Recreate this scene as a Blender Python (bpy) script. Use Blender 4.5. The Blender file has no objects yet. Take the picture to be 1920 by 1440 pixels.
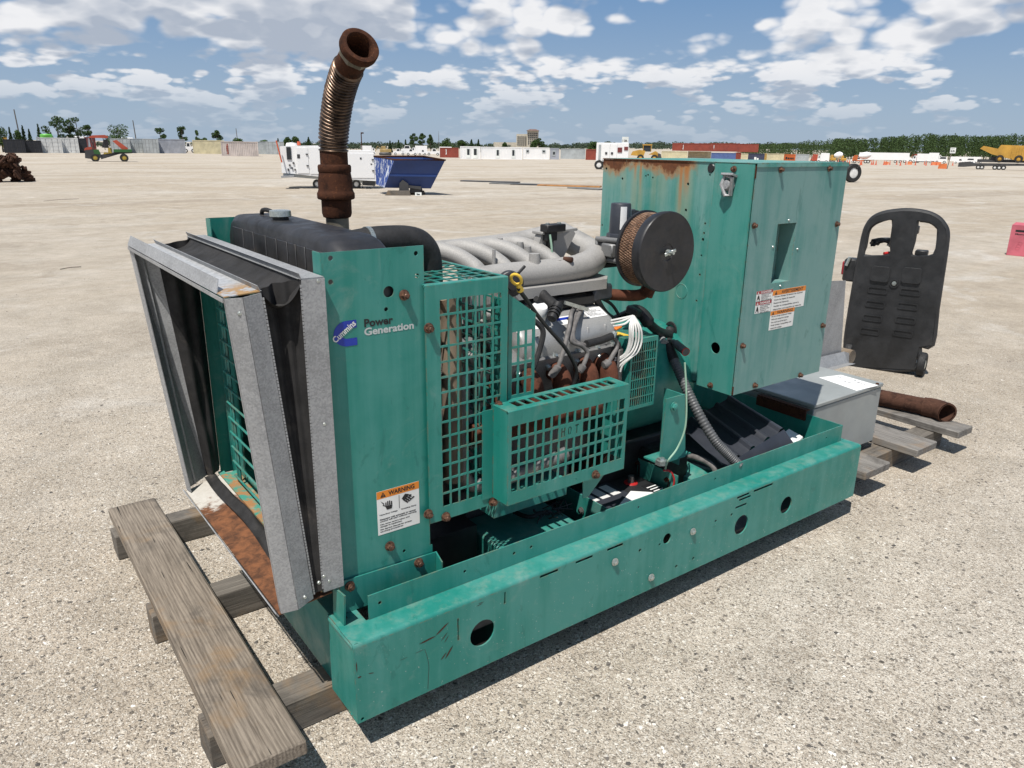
import bpy, bmesh, math, random
from mathutils import Vector, Matrix
random.seed(7)
R = math.radians
# ------------------------------------------------------------------ camera, sky, sun, exposure
scene = bpy.context.scene
F_PX, CX, CY = 1414.4, 960.0, 720.0                      # focal length and centre in photo pixels
PSI, TH, RO = R(36.52), R(17.6), R(-0.73)                # heading, pitch down, roll
CAM = Vector((-0.65208566, -1.54792424, 1.46955307))     # z = 0 is the underside of the steel skid
GZ = -0.105                                              # ground level (skid rests on timbers)
fwd = Vector((math.sin(PSI)*math.cos(TH), math.cos(PSI)*math.cos(TH), -math.sin(TH)))
_r = Vector((math.cos(PSI), -math.sin(PSI), 0)); _d = fwd.cross(_r)
right = _r*math.cos(RO) + _d*math.sin(RO); down = _d*math.cos(RO) - _r*math.sin(RO)
cam_data = bpy.data.cameras.new('camera'); cam = bpy.data.objects.new('camera', cam_data)
scene.collection.objects.link(cam)
m3 = Matrix((right, -down, -fwd)).transposed()
cam.matrix_world = Matrix.Translation(CAM) @ m3.to_4x4()
cam_data.sensor_width = 36.0; cam_data.lens = F_PX/1920*36
cam_data.clip_start = 0.05; cam_data.clip_end = 20000
scene.camera = cam

SUN_D = Vector((0.42, 0.22, -1.0)).normalized()          # direction the light travels
SUN_EL = math.asin(-SUN_D.z); SUN_AZ = math.atan2(-SUN_D.x, -SUN_D.y)
sun_data = bpy.data.lights.new('sun', 'SUN'); sun = bpy.data.objects.new('sun', sun_data)
scene.collection.objects.link(sun)
sun_data.energy = 4.95; sun_data.angle = R(0.53); sun_data.color = (1.0, 0.955, 0.89)
sun.rotation_euler = SUN_D.to_track_quat('-Z', 'Y').to_euler()
sun.location = (-20, -10, 50)

scene.view_settings.view_transform = 'Standard'; scene.view_settings.look = 'None'
scene.view_settings.gamma = 1.0; scene.view_settings.exposure = 0.12
scene.view_settings.use_curve_mapping = False

world = bpy.data.worlds.new('World'); scene.world = world; world.use_nodes = True
SKY_STRENGTH = 0.070

class NT:
    """tiny node-tree helper"""
    def __init__(s, tree): s.t = tree; s.n = tree.nodes; s.l = tree.links
    def node(s, typ, **kw):
        n = s.n.new(typ)
        for k, v in kw.items():
            if k.startswith('i_'): s.set(n.inputs[k[2:]], v)
            else: setattr(n, k, v)
        return n
    def set(s, sock, v):
        if hasattr(v, 'default_value') and hasattr(v, 'is_linked') and not isinstance(v, (int, float)): s.l.new(v, sock)
        elif isinstance(v, (tuple, list)) and len(v) == 3 and sock.type == 'RGBA': sock.default_value = (*v, 1)
        else: sock.default_value = v
    def math(s, op, a, b=None, c=None, clamp=False):
        n = s.n.new('ShaderNodeMath'); n.operation = op; n.use_clamp = clamp
        for i, v in enumerate((a, b, c)):
            if v is not None: s.set(n.inputs[i], v)
        return n.outputs[0]
    def vmath(s, op, a, b=None):
        n = s.n.new('ShaderNodeVectorMath'); n.operation = op
        s.set(n.inputs[0], a)
        if b is not None: s.set(n.inputs[1], b)
        return n.outputs['Value'] if op in ('DOT_PRODUCT', 'LENGTH') else n.outputs[0]
    def mix(s, fac, a, b, blend='MIX'):
        n = s.n.new('ShaderNodeMix'); n.data_type = 'RGBA'; n.blend_type = blend
        s.set(n.inputs['Factor'], fac); s.set(n.inputs[6], a); s.set(n.inputs[7], b)
        return n.outputs[2]
    def ramp(s, v, lo, hi, a=0.0, b=1.0, smooth=True):
        n = s.n.new('ShaderNodeMapRange'); n.interpolation_type = 'SMOOTHSTEP' if smooth else 'LINEAR'
        for k, val in zip(('Value', 'From Min', 'From Max', 'To Min', 'To Max'), (v, lo, hi, a, b)): s.set(n.inputs[k], val)
        return n.outputs[0]
    def noise(s, vec, scale, detail=4, rough=0.55, dist=0.0, dim='3D'):
        n = s.n.new('ShaderNodeTexNoise'); n.noise_dimensions = dim
        if vec is not None: s.set(n.inputs['Vector'], vec)
        for k, v in (('Scale', scale), ('Detail', detail), ('Roughness', rough), ('Distortion', dist)): s.set(n.inputs[k], v)
        return n.outputs[0]
    def mapping(s, vec, scale=(1, 1, 1), loc=(0, 0, 0), rot=(0, 0, 0)):
        n = s.n.new('ShaderNodeMapping'); s.set(n.inputs[0], vec)
        n.inputs['Scale'].default_value = scale; n.inputs['Location'].default_value = loc; n.inputs['Rotation'].default_value = rot
        return n.outputs[0]

def build_sky():
    w = NT(world.node_tree); w.n.clear()
    out = w.node('ShaderNodeOutputWorld'); bg = w.node('ShaderNodeBackground')
    sky = w.node('ShaderNodeTexSky', sky_type='NISHITA', sun_disc=False)
    sky.sun_elevation = SUN_EL; sky.sun_rotation = SUN_AZ
    sky.air_density = 1.0; sky.dust_density = 0.3; sky.ozone_density = 2.5; sky.altitude = 10
    tc = w.node('ShaderNodeTexCoord').outputs['Generated']
    sep = w.node('ShaderNodeSeparateXYZ'); w.l.new(tc, sep.inputs[0]); z = w.math('MAXIMUM', sep.outputs[2], 0.0)
    hl = w.math('SQRT', w.math('ADD', w.math('MULTIPLY', sep.outputs[0], sep.outputs[0]), w.math('MULTIPLY', sep.outputs[1], sep.outputs[1])))
    hx = w.math('DIVIDE', sep.outputs[0], w.math('MAXIMUM', hl, 0.02)); hy = w.math('DIVIDE', sep.outputs[1], w.math('MAXIMUM', hl, 0.02))
    # clouds are drawn on a drum round the viewer: rows nearer the horizon are farther away, hence smaller
    def vec(dz, zs):
        c = w.node('ShaderNodeCombineXYZ'); w.l.new(hx, c.inputs[0]); w.l.new(hy, c.inputs[1])
        w.l.new(w.math('MULTIPLY', w.math('ADD', z, dz), zs), c.inputs[2]); return c.outputs[0]
    hi = w.ramp(z, 0.055, 0.125)
    big = w.noise(w.mapping(vec(0.0, 1.0), loc=CLOUD_C), 1.9, 1, 0.5)
    def field(dz):
        v1 = vec(dz, 2.0); v2 = vec(dz, 2.9)
        def layer(v, sc, loc, vs):
            n = w.noise(w.mapping(v, loc=loc), sc, 5, 0.52)
            vo = w.node('ShaderNodeTexVoronoi', feature='F1'); w.l.new(w.mapping(v, loc=loc), vo.inputs['Vector']); vo.inputs['Scale'].default_value = vs
            vo.inputs['Detail'].default_value = 1.0; vo.inputs['Roughness'].default_value = 0.55
            return w.math('ADD', n, w.math('MULTIPLY', w.math('SUBTRACT', 0.42, vo.outputs['Distance']), 0.20))
        a = layer(v1, 3.9, CLOUD_A, 17); b = layer(v2, 10.0, CLOUD_B, 36)
        m = w.math('ADD', w.math('MULTIPLY', a, hi), w.math('MULTIPLY', w.math('SUBTRACT', b, 0.012), w.math('SUBTRACT', 1.0, hi)))
        side = w.math('ADD', w.math('MULTIPLY', hx, CLOUD_SIDE[0]), w.math('MULTIPLY', hy, CLOUD_SIDE[1]))   # cloudier towards one quarter
        return w.math('ADD', w.math('ADD', m, side), w.math('MULTIPLY', w.math('SUBTRACT', big, 0.5), CLOUD_BIG))
    d0 = field(0.0); d1 = field(w.math('ADD', w.math('MULTIPLY', z, 0.17), 0.007))
    cov = w.ramp(d0, CLOUD_T, CLOUD_T+0.075)
    thick = w.ramp(w.math('ADD', w.math('MULTIPLY', d1, 0.75), w.math('MULTIPLY', d0, 0.25)), CLOUD_T+0.0, CLOUD_T+0.17)
    edge = w.ramp(w.math('SUBTRACT', d0, d1), -0.06, 0.08, -0.22, 0.22)     # crisp lit tops of each puff
    lit = w.math('ADD', w.math('SUBTRACT', 1.0, thick), edge, clamp=True)
    puff = w.noise(vec(0.0, 2.2), 22.0, 3, 0.6)
    lit = w.math('ADD', lit, w.math('MULTIPLY', w.math('SUBTRACT', puff, 0.5), 0.7), clamp=True)
    ccol = w.mix(lit, (5.6, 6.3, 7.5), (11.8, 11.8, 12.0))
    far = w.ramp(z, 0.0, 0.24)
    haze = w.mix(far, (4.5, 6.0, 8.0), (1.75, 3.8, 7.2))
    haze = w.mix(w.ramp(z, 0.22, 0.9), haze, (1.25, 2.15, 3.7))
    blue = w.mix(0.85, sky.outputs[0], haze)
    cloudy = w.math('MULTIPLY', w.math('MULTIPLY', cov, w.ramp(z, 0.008, 0.10, 0.15, 0.96)), w.ramp(z, 0.25, 0.75, 1.0, 0.35))
    col = w.mix(cloudy, blue, ccol)
    w.l.new(col, bg.inputs[0]); bg.inputs[1].default_value = SKY_STRENGTH
    w.l.new(bg.outputs[0], out.inputs[0])
    world.cycles.sampling_method = 'MANUAL'; world.cycles.sample_map_resolution = 128
CLOUD_A, CLOUD_B, CLOUD_C, CLOUD_BIG, CLOUD_T, CLOUD_SIDE = (7.2, 1.9, 0.3), (16.1, 7.0, 0.3), (0.35, 2.1, 0.0), 0.10, 0.402, (-0.06, 0.035)
build_sky()

# ------------------------------------------------------------------ pixel helpers (a pixel gives a direction; a plane or the ground gives the distance)
def ray(px, py): return right*(px-CX) + down*(py-CY) + fwd*F_PX
def U(px, py, ax, v):
    d = ray(px, py); t = (v-CAM[ax])/d[ax]
    return CAM + d*t
def terrain(x, y):
    dx, dy = x-CAM.x, y-CAM.y; r = math.hypot(dx, dy)
    az = math.atan2(dx, dy) - PSI
    q = max(-1.0, min(1.0, az/0.5)); k = 0.0098 + (0.0030 if q < 0 else 0.0013)*q
    rr = max(0.0, r-20.0); rr = rr*rr/(rr+15.0)
    return GZ - k*min(rr, 420.0) - 0.001*max(0.0, rr-420.0)
def G(px, py):
    d = ray(px, py).normalized(); t = 0.5; step = 0.5
    while t < 6000:
        p = CAM + d*t
        if p.z < terrain(p.x, p.y): break
        step = max(0.05, t*0.01); t += step
    lo, hi = t-step, t
    for _ in range(24):
        t = (lo+hi)/2; p = CAM + d*t
        if p.z < terrain(p.x, p.y): hi = t
        else: lo = t
    return CAM + d*t
def mpp(p):                                                # metres per photo pixel at a point
    return (Vector(p)-CAM).dot(fwd)/F_PX

# ------------------------------------------------------------------ mesh helpers
COL = scene.collection
def rot_basis(n, up=Vector((0, 0, 1))):
    n = Vector(n).normalized()
    if abs(n.dot(up)) > 0.98: up = Vector((1, 0, 0))
    u = up.cross(n).normalized(); v = n.cross(u)
    return u, v, n
class MB:
    def __init__(s): s.v = []; s.f = []; s.m = []; s.mi = 0
    def add(s, vs, fs):
        o = len(s.v); s.v += [tuple(v) for v in vs]
        for f in fs: s.f.append(tuple(i+o for i in f)); s.m.append(s.mi)
        return s
    def mat(s, i): s.mi = i; return s
    def box(s, a, b, M=None, ch=0.0):
        x0, y0, z0 = [min(p, q) for p, q in zip(a, b)]; x1, y1, z1 = [max(p, q) for p, q in zip(a, b)]
        if ch <= 0:
            vs = [(x0,y0,z0),(x1,y0,z0),(x1,y1,z0),(x0,y1,z0),(x0,y0,z1),(x1,y0,z1),(x1,y1,z1),(x0,y1,z1)]
            fs = [(3,2,1,0),(4,5,6,7),(0,1,5,4),(1,2,6,5),(2,3,7,6),(3,0,4,7)]
        else:
            ch = min(ch, (x1-x0)*.45, (y1-y0)*.45, (z1-z0)*.45)
            lo, hi = (x0, y0, z0), (x1, y1, z1); vs = []; idx = {}
            for sx in (0, 1):
                for sy in (0, 1):
                    for sz in (0, 1):
                        sg = (sx, sy, sz)
                        for k in range(3):
                            c = []
                            for j in range(3):
                                base = hi[j] if sg[j] else lo[j]
                                if j != k: base += (-ch if sg[j] else ch)
                                c.append(base)
                            idx[(sx, sy, sz, k)] = len(vs); vs.append(tuple(c))
            fs = []
            for k in range(3):
                i, j = (k+1) % 3, (k+2) % 3
                for sd in (0, 1):
                    q = []
                    for (p, r_) in ((0,0),(1,0),(1,1),(0,1)):
                        g = [0,0,0]; g[k] = sd; g[i] = p; g[j] = r_; q.append(idx[(*g, k)])
                    fs.append(tuple(q if sd else q[::-1]))
                for p in (0, 1):
                    for r_ in (0, 1):
                        g0 = [0,0,0]; g1 = [0,0,0]; g0[k] = 0; g1[k] = 1
                        for g in (g0, g1): g[i] = p; g[j] = r_
                        q = [idx[(*g0, i)], idx[(*g1, i)], idx[(*g1, j)], idx[(*g0, j)]]
                        fs.append(tuple(q if (p != r_) else q[::-1]))
            for sx in (0,1):
                for sy in (0,1):
                    for sz in (0,1):
                        q = [idx[(sx,sy,sz,k)] for k in range(3)]
                        fs.append(tuple(q if (sx+sy+sz) % 2 == 1 else q[::-1]))
        if M is not None: vs = [M @ Vector(v) for v in vs]
        return s.add(vs, fs)
    def obox(s, c, half, u, v, w, ch=0.0):                 # oriented box
        M = Matrix((Vector(u).normalized(), Vector(v).normalized(), Vector(w).normalized())).transposed().to_4x4()
        M.translation = Vector(c)
        return s.box([-h for h in half], half, M, ch)
    def cyl(s, p0, p1, r0, r1=None, n=16, caps=True):
        r1 = r0 if r1 is None else r1
        p0, p1 = Vector(p0), Vector(p1); u, v, w = rot_basis(p1-p0); vs = []; fs = []
        for p, r in ((p0, r0), (p1, r1)):
            for i in range(n):
                a = 2*math.pi*i/n; vs.append(p + u*(r*math.cos(a)) + v*(r*math.sin(a)))
        for i in range(n): j = (i+1) % n; fs.append((i, j, n+j, n+i))
        if caps: fs.append(tuple(range(n-1, -1, -1))); fs.append(tuple(range(n, 2*n)))
        return s.add(vs, fs)
    def lathe(s, prof, origin, axis, n=32, up=Vector((0,0,1))):   # prof: (radius, distance along the axis)
        u, v, w = rot_basis(axis, up); o = Vector(origin); vs = []; fs = []; rings = []
        for r, t in prof:
            if r < 1e-6: rings.append([len(vs)]); vs.append(o + w*t)
            else:
                rings.append(list(range(len(vs), len(vs)+n)))
                for i in range(n):
                    a = 2*math.pi*i/n; vs.append(o + w*t + u*(r*math.cos(a)) + v*(r*math.sin(a)))
        for a, b in zip(rings, rings[1:]):
            for i in range(n):
                j = (i+1) % n
                if len(a) == 1 and len(b) == 1: continue
                if len(a) == 1: fs.append((a[0], b[j], b[i]))
                elif len(b) == 1: fs.append((a[i], a[j], b[0]))
                else: fs.append((a[i], a[j], b[j], b[i]))
        return s.add(vs, fs)
    def tube(s, pts, r, n=10, caps=True, closed=False):    # r: number or list
        pts = [Vector(p) for p in pts]; k = len(pts); vs = []; fs = []
        rs = r if isinstance(r, (list, tuple)) else [r]*k
        u = None
        for i, p in enumerate(pts):
            t = (pts[(i+1) % k if closed else min(i+1, k-1)] - pts[(i-1) % k if closed else max(i-1, 0)]).normalized()
            if u is None: u, v, _ = rot_basis(t)
            else:
                u = (u - t*u.dot(t)).normalized(); v = t.cross(u)
            for j in range(n):
                a = 2*math.pi*j/n; vs.append(p + u*(rs[i]*math.cos(a)) + v*(rs[i]*math.sin(a)))
        for i in range(k if closed else k-1):
            i2 = (i+1) % k
            for j in range(n): j2 = (j+1) % n; fs.append((i*n+j, i*n+j2, i2*n+j2, i2*n+j))
        if caps and not closed: fs.append(tuple(range(n-1, -1, -1))); fs.append(tuple((k-1)*n+j for j in range(n)))
        return s.add(vs, fs)
    def prism(s, poly, o, u, v, w, depth):                 # convex or simple polygon in (u, v), extruded along w
        o, u, v, w = Vector(o), Vector(u), Vector(v), Vector(w); n = len(poly)
        vs = [o+u*a+v*b for a, b in poly] + [o+u*a+v*b+w*depth for a, b in poly]
        fs = [tuple(range(n-1, -1, -1)), tuple(range(n, 2*n))] + [(i, (i+1) % n, n+(i+1) % n, n+i) for i in range(n)]
        return s.add(vs, fs)
    def lattice(s, us, vs_, solid, o, u, v, w, t):         # sheet on lattice lines with open cells
        o, u, v, w = Vector(o), Vector(u), Vector(v), Vector(w); nu, nv = len(us), len(vs_)
        P = [o+u*a+v*b+w*c for c in (0, t) for b in vs_ for a in us]; fs = []
        I = lambda i, j, k: k*nu*nv + j*nu + i
        ok = lambda i, j: 0 <= i < nu-1 and 0 <= j < nv-1 and solid(i, j)
        for i in range(nu-1):
            for j in range(nv-1):
                if not ok(i, j): continue
                fs.append((I(i,j,1), I(i+1,j,1), I(i+1,j+1,1), I(i,j+1,1)))
                fs.append((I(i,j,0), I(i,j+1,0), I(i+1,j+1,0), I(i+1,j,0)))
                if not ok(i, j-1): fs.append((I(i,j,0), I(i+1,j,0), I(i+1,j,1), I(i,j,1)))
                if not ok(i, j+1): fs.append((I(i,j+1,1), I(i+1,j+1,1), I(i+1,j+1,0), I(i,j+1,0)))
                if not ok(i-1, j): fs.append((I(i,j,1), I(i,j+1,1), I(i,j+1,0), I(i,j,0)))
                if not ok(i+1, j): fs.append((I(i+1,j,0), I(i+1,j+1,0), I(i+1,j+1,1), I(i+1,j,1)))
        return s.add(P, fs)
    def sheet(s, loops, o, u, v, w, t):                    # 2-D outline with holes -> thick sheet
        vs, fs = fill2d(loops, t); o, u, v, w = Vector(o), Vector(u), Vector(v), Vector(w)
        return s.add([o+u*a+v*b+w*(c+t/2) for a, b, c in vs], fs)
    def text(s, txt, o, u, v, width=None, height=None, bold=0.0, lift=0.0006, shear=0.0, align='LEFT'):
        vs, fs = textmesh(txt, bold, shear)
        xs = [p[0] for p in vs]; ys = [p[1] for p in vs]; x0, x1, y0, y1 = min(xs), max(xs), min(ys), max(ys)
        u, v = Vector(u).normalized(), Vector(v).normalized(); w = u.cross(v); o = Vector(o)
        sx = width/(x1-x0) if width else None; sy = height/(y1-y0) if height else sx
        sx = sx or sy
        return s.add([o + u*((p[0]-x0)*sx) + v*((p[1]-y0)*sy) + w*lift for p in vs], fs)
    def build(s, name, mats, parent=None, smooth=True, ang=38, normals=True):
        me = bpy.data.meshes.new(name); me.from_pydata(s.v, [], s.f)
        mats = mats if isinstance(mats, (list, tuple)) else [mats]
        for m in mats: me.materials.append(M[m] if isinstance(m, str) else m)
        if len(mats) > 1: me.polygons.foreach_set('material_index', s.m)
        if normals and len(s.f) < 60000:
            bm = bmesh.new(); bm.from_mesh(me); bmesh.ops.recalc_face_normals(bm, faces=bm.faces); bm.to_mesh(me); bm.free()
        if smooth:
            me.polygons.foreach_set('use_smooth', [True]*len(me.polygons)); me.set_sharp_from_angle(angle=R(ang))
        me.update()
        ob = bpy.data.objects.new(name, me); COL.objects.link(ob)
        if parent is not None: ob.parent = parent
        return ob
def fill2d(loops, t):
    cu = bpy.data.curves.new('tmp', 'CURVE'); cu.dimensions = '2D'; cu.fill_mode = 'BOTH'; cu.extrude = t/2
    for lp in loops:
        sp = cu.splines.new('POLY'); sp.points.add(len(lp)-1); sp.use_cyclic_u = True
        for p, q in zip(sp.points, lp): p.co = (q[0], q[1], 0, 1)
    return curve_mesh(cu)
def curve_mesh(cu):
    ob = bpy.data.objects.new('tmp', cu); me = bpy.data.meshes.new_from_object(ob)
    key = {}; idx = []; vs = []
    for v in me.vertices:
        k = tuple(round(c, 6) for c in v.co)
        if k not in key: key[k] = len(vs); vs.append(tuple(v.co))
        idx.append(key[k])
    fs = [tuple(dict.fromkeys(idx[i] for i in p.vertices)) for p in me.polygons]
    r = (vs, [f for f in fs if len(f) > 2])
    bpy.data.objects.remove(ob); bpy.data.meshes.remove(me); bpy.data.curves.remove(cu)
    return r
_tc = {}
def textmesh(txt, bold=0.0, shear=0.0):
    k = (txt, bold, shear)
    if k not in _tc:
        cu = bpy.data.curves.new('tmp', 'FONT'); cu.body = txt; cu.offset = bold; cu.shear = shear; cu.resolution_u = 3; cu.fill_mode = 'FRONT'
        _tc[k] = curve_mesh(cu)
    return _tc[k]
def circ(cx, cy, r, n=20, ry=None): return [(cx+r*math.cos(2*math.pi*i/n), cy+(ry or r)*math.sin(2*math.pi*i/n)) for i in range(n)]
def rect(x0, y0, x1, y1): return [(x0,y0),(x1,y0),(x1,y1),(x0,y1)]
def rrect(x0, y0, x1, y1, r, n=5):
    o = []
    for cx, cy, a0 in ((x1-r,y0+r,-90),(x1-r,y1-r,0),(x0+r,y1-r,90),(x0+r,y0+r,180)):
        for i in range(n+1): a = R(a0+90*i/n); o.append((cx+r*math.cos(a), cy+r*math.sin(a)))
    return o
def bez(pts, n=8):                                         # Catmull-Rom through points
    pts = [Vector(p) for p in pts]; o = []
    for i in range(len(pts)-1):
        p0, p1, p2, p3 = pts[max(i-1,0)], pts[i], pts[i+1], pts[min(i+2, len(pts)-1)]
        for k in range(n):
            t = k/n; o.append(0.5*((2*p1)+(p2-p0)*t+(2*p0-5*p1+4*p2-p3)*t*t+(3*p1-p0-3*p2+p3)*t**3))
    o.append(pts[-1]); return o
EX, EY, EZ = Vector((1,0,0)), Vector((0,1,0)), Vector((0,0,1))
def empty(name, loc=(0,0,0), rz=0.0):
    o = bpy.data.objects.new(name, None); COL.objects.link(o); o.location = loc; o.rotation_euler = (0,0,rz); o.empty_display_size = 0.1
    return o
def tag(o, label, cat, group=None, kind=None):
    if label: o['label'] = label
    if cat: o['category'] = cat
    if group: o['group'] = group
    if kind: o['kind'] = kind
    return o
def copy_tree(o, parent=None):
    c = o.copy(); COL.objects.link(c); c.parent = parent
    for ch in list(o.children): copy_tree(ch, c)
    return c
# ------------------------------------------------------------------ materials (procedural)
M = {}
def new_mat(name):
    m = bpy.data.materials.new(name); m.use_nodes = True; t = NT(m.node_tree)
    b = m.node_tree.nodes['Principled BSDF']; M[name] = m
    return m, t, b
def coords(t): return t.node('ShaderNodeTexCoord').outputs['Object']
def bump(t, b, h, strength=0.3, dist=0.002):
    n = t.node('ShaderNodeBump'); n.inputs['Strength'].default_value = strength; n.inputs['Distance'].default_value = dist
    t.l.new(h, n.inputs['Height']); t.l.new(n.outputs[0], b.inputs['Normal']); return n
def edge_mask(t, radius=0.004, samples=2):
    bv = t.node('ShaderNodeBevel', samples=samples); bv.inputs['Radius'].default_value = radius
    g = t.node('ShaderNodeNewGeometry')
    return t.math('SUBTRACT', 1.0, t.vmath('DOT_PRODUCT', bv.outputs[0], g.outputs['Normal']))
def simple(name, col, rough=0.5, metal=0.0, var=0.12, scale=8.0, grime=0.0, gcol=(0.12,0.1,0.08), bmp=0.0, bscale=60, spec=0.5):
    m, t, b = new_mat(name); c = coords(t)
    n = t.noise(c, scale, 5, 0.6)
    dark = tuple(x*(1-var*2) for x in col); lite = tuple(min(1, x*(1+var)) for x in col)
    k = t.mix(t.ramp(n, 0.3, 0.7), dark, lite)
    if grime > 0:
        g = t.ramp(t.noise(c, scale*0.7, 6, 0.7, 0.6), 0.56, 0.72, 0, grime); k = t.mix(g, k, gcol)
    t.l.new(k, b.inputs['Base Color']); b.inputs['Metallic'].default_value = metal
    r = t.ramp(t.noise(c, scale*3, 3, 0.6), 0.3, 0.7, max(0.02, rough-0.1), min(1, rough+0.1)); t.l.new(r, b.inputs['Roughness'])
    b.inputs['Specular IOR Level'].default_value = spec
    if bmp > 0: bump(t, b, t.noise(c, bscale, 4, 0.6), bmp, 0.003)
    return m
BOX_TOP = 1.416
STREAKS = ((0.490, 0.022, 0.16, 1.0), (0.515, 0.012, 0.26, 0.9), (0.76, 0.012, 0.10, 0.8), (0.725, 0.009, 0.16, 0.75), (0.655, 0.010, 0.07, 0.6), (0.61, 0.018, 0.06, 0.5), (0.83, 0.010, 0.05, 0.6), (0.90, 0.02, 0.03, 0.6))
def paint_green(name, base, fade, fade_amt, streaks=False, rough=0.34, dusty=0.5):
    m, t, b = new_mat(name); c = coords(t); sep = t.node('ShaderNodeSeparateXYZ'); t.l.new(c, sep.inputs[0])
    x, y, z = sep.outputs
    big = t.noise(c, 2.3, 5, 0.62, 0.4)
    vert = t.noise(t.mapping(c, (14, 14, 1.0)), 1.6, 4, 0.6)               # runs from rain
    f = t.math('ADD', t.math('MULTIPLY', big, 0.6), t.math('MULTIPLY', vert, 0.4))
    k = t.mix(t.ramp(f, 0.40, 0.60, 0, fade_amt), base, fade)
    # matt scuffs where the chalky film was rubbed off
    sc = t.ramp(t.noise(t.mapping(c, (5, 5, 2.2), rot=(0.5, 0.4, 0.2)), 2.6, 7, 0.68, 1.2), 0.60, 0.66)
    k = t.mix(t.math('MULTIPLY', sc, 0.45), k, tuple(v*0.72 for v in base))
    # dust specks and settled dust on upward faces
    g = t.node('ShaderNodeNewGeometry'); gs = t.node('ShaderNodeSeparateXYZ'); t.l.new(g.outputs['Normal'], gs.inputs[0])
    dn = t.ramp(t.noise(c, 16, 6, 0.7), 0.45, 0.7)
    upm = t.math('MULTIPLY', t.ramp(gs.outputs[2], 0.4, 0.95), t.math('MULTIPLY', dn, 0.30*dusty))
    k = t.mix(upm, k, (0.42, 0.38, 0.31))
    vo = t.node('ShaderNodeTexVoronoi'); t.l.new(c, vo.inputs['Vector']); vo.inputs['Scale'].default_value = 95
    rnd = t.node('ShaderNodeSeparateColor'); t.l.new(vo.outputs['Color'], rnd.inputs[0])
    spk = t.math('MULTIPLY', t.math('LESS_THAN', vo.outputs['Distance'], t.math('MULTIPLY', rnd.outputs[0], 0.22)), t.math('GREATER_THAN', rnd.outputs[1], 0.72))
    lowz = t.ramp(z, 0.35, 0.0)
    k = t.mix(t.math('MULTIPLY', spk, t.math('MULTIPLY', lowz, 0.45)), k, (0.5, 0.5, 0.45))
    # thin dried dust film, blotchy, and a few vertical drip lines
    film = t.ramp(t.noise(t.mapping(c, loc=(1.1, 0.4, 2.0)), 5.5, 8, 0.72, 0.8), 0.54, 0.72, 0, 0.20*dusty+0.04)
    k = t.mix(film, k, (0.40, 0.40, 0.36))
    drip = t.math('MULTIPLY', t.ramp(t.noise(t.mapping(c, (1, 1, 0.035)), 42, 2, 0.5), 0.66, 0.74), t.ramp(t.noise(c, 2.1, 3, 0.6), 0.5, 0.62, 0, 0.30))
    k = t.mix(drip, k, tuple(min(1, v*0.9+0.12) for v in base))
    # chipped, rusting edges
    e = edge_mask(t, 0.005)
    chip = t.math('MULTIPLY', t.ramp(e, 0.05, 0.16), t.ramp(t.noise(c, 26, 5, 0.7), 0.48, 0.58))
    rustc = t.mix(t.noise(c, 60, 4, 0.6), (0.09, 0.035, 0.015), (0.30, 0.17, 0.08))
    k = t.mix(t.math('MULTIPLY', chip, 0.85), k, rustc)
    # scattered chips
    ch2 = t.ramp(t.noise(c, 21, 8, 0.72, 0.5), 0.735, 0.75)
    k = t.mix(ch2, k, (0.07, 0.035, 0.02))
    rr = t.ramp(t.noise(c, 9, 5, 0.65), 0.3, 0.7, rough-0.06, rough+0.2)
    if streaks:
        inface = t.math('MULTIPLY', t.math('LESS_THAN', gs.outputs[0], -0.5), t.math('GREATER_THAN', y, 0.30))
        yw = t.math('ADD', y, t.math('MULTIPLY', t.math('SUBTRACT', t.noise(t.mapping(c, (1, 1, 0.25)), 9, 3, 0.6), 0.5), 0.045))
        streak = None; pale = None
        for yc, wd, ln, st in STREAKS:                       # rust runs: where along the roof edge, width, length, strength
            g_ = t.ramp(t.math('ABSOLUTE', t.math('SUBTRACT', yw, yc)), wd, wd*0.15)
            f_ = t.math('MULTIPLY', g_, t.ramp(z, BOX_TOP-ln, BOX_TOP-0.01, 0, st))
            p_ = t.math('MULTIPLY', t.ramp(t.math('ABSOLUTE', t.math('SUBTRACT', yw, yc)), wd*2.6, wd*0.4), t.ramp(z, BOX_TOP-ln*4.5, BOX_TOP-0.05, 0, 0.5*min(1, st+.2)))
            streak = f_ if streak is None else t.math('MAXIMUM', streak, f_); pale = p_ if pale is None else t.math('MAXIMUM', pale, p_)
        k = t.mix(t.math('MULTIPLY', pale, inface), k, (0.30, 0.33, 0.22))
        k = t.mix(t.math('MULTIPLY', streak, inface), k, (0.40, 0.15, 0.035))
        ragged = t.math('ADD', z, t.math('MULTIPLY', t.math('SUBTRACT', t.noise(c, 20, 6, 0.72), 0.5), 0.11))
        thick_ = t.ramp(t.noise(t.mapping(c, (0, 1, 0), loc=(0, 0.37, 0)), 5.0, 3, 0.6), 0.35, 0.65, -0.022, 0.018)
        crust = t.math('MULTIPLY', t.ramp(t.math('ADD', ragged, thick_), BOX_TOP-0.035, BOX_TOP-0.018), t.math('MULTIPLY', inface, t.ramp(y, 0.44, 0.47)))
        rim_ = t.math('MULTIPLY', t.ramp(t.math('ADD', ragged, thick_), BOX_TOP-0.062, BOX_TOP-0.03), t.math('MULTIPLY', inface, t.ramp(y, 0.42, 0.46)))
        k = t.mix(t.math('MULTIPLY', rim_, 0.75), k, (0.36, 0.16, 0.05))
        k = t.mix(crust, k, t.mix(t.noise(c, 45, 4, 0.7), (0.018, 0.009, 0.007), (0.24, 0.08, 0.025)))
        rr = t.math('MAXIMUM', rr, t.math('MULTIPLY', crust, 0.85))
    t.l.new(k, b.inputs['Base Color']); t.l.new(rr, b.inputs['Roughness'])
    b.inputs['Specular IOR Level'].default_value = 0.45
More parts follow.
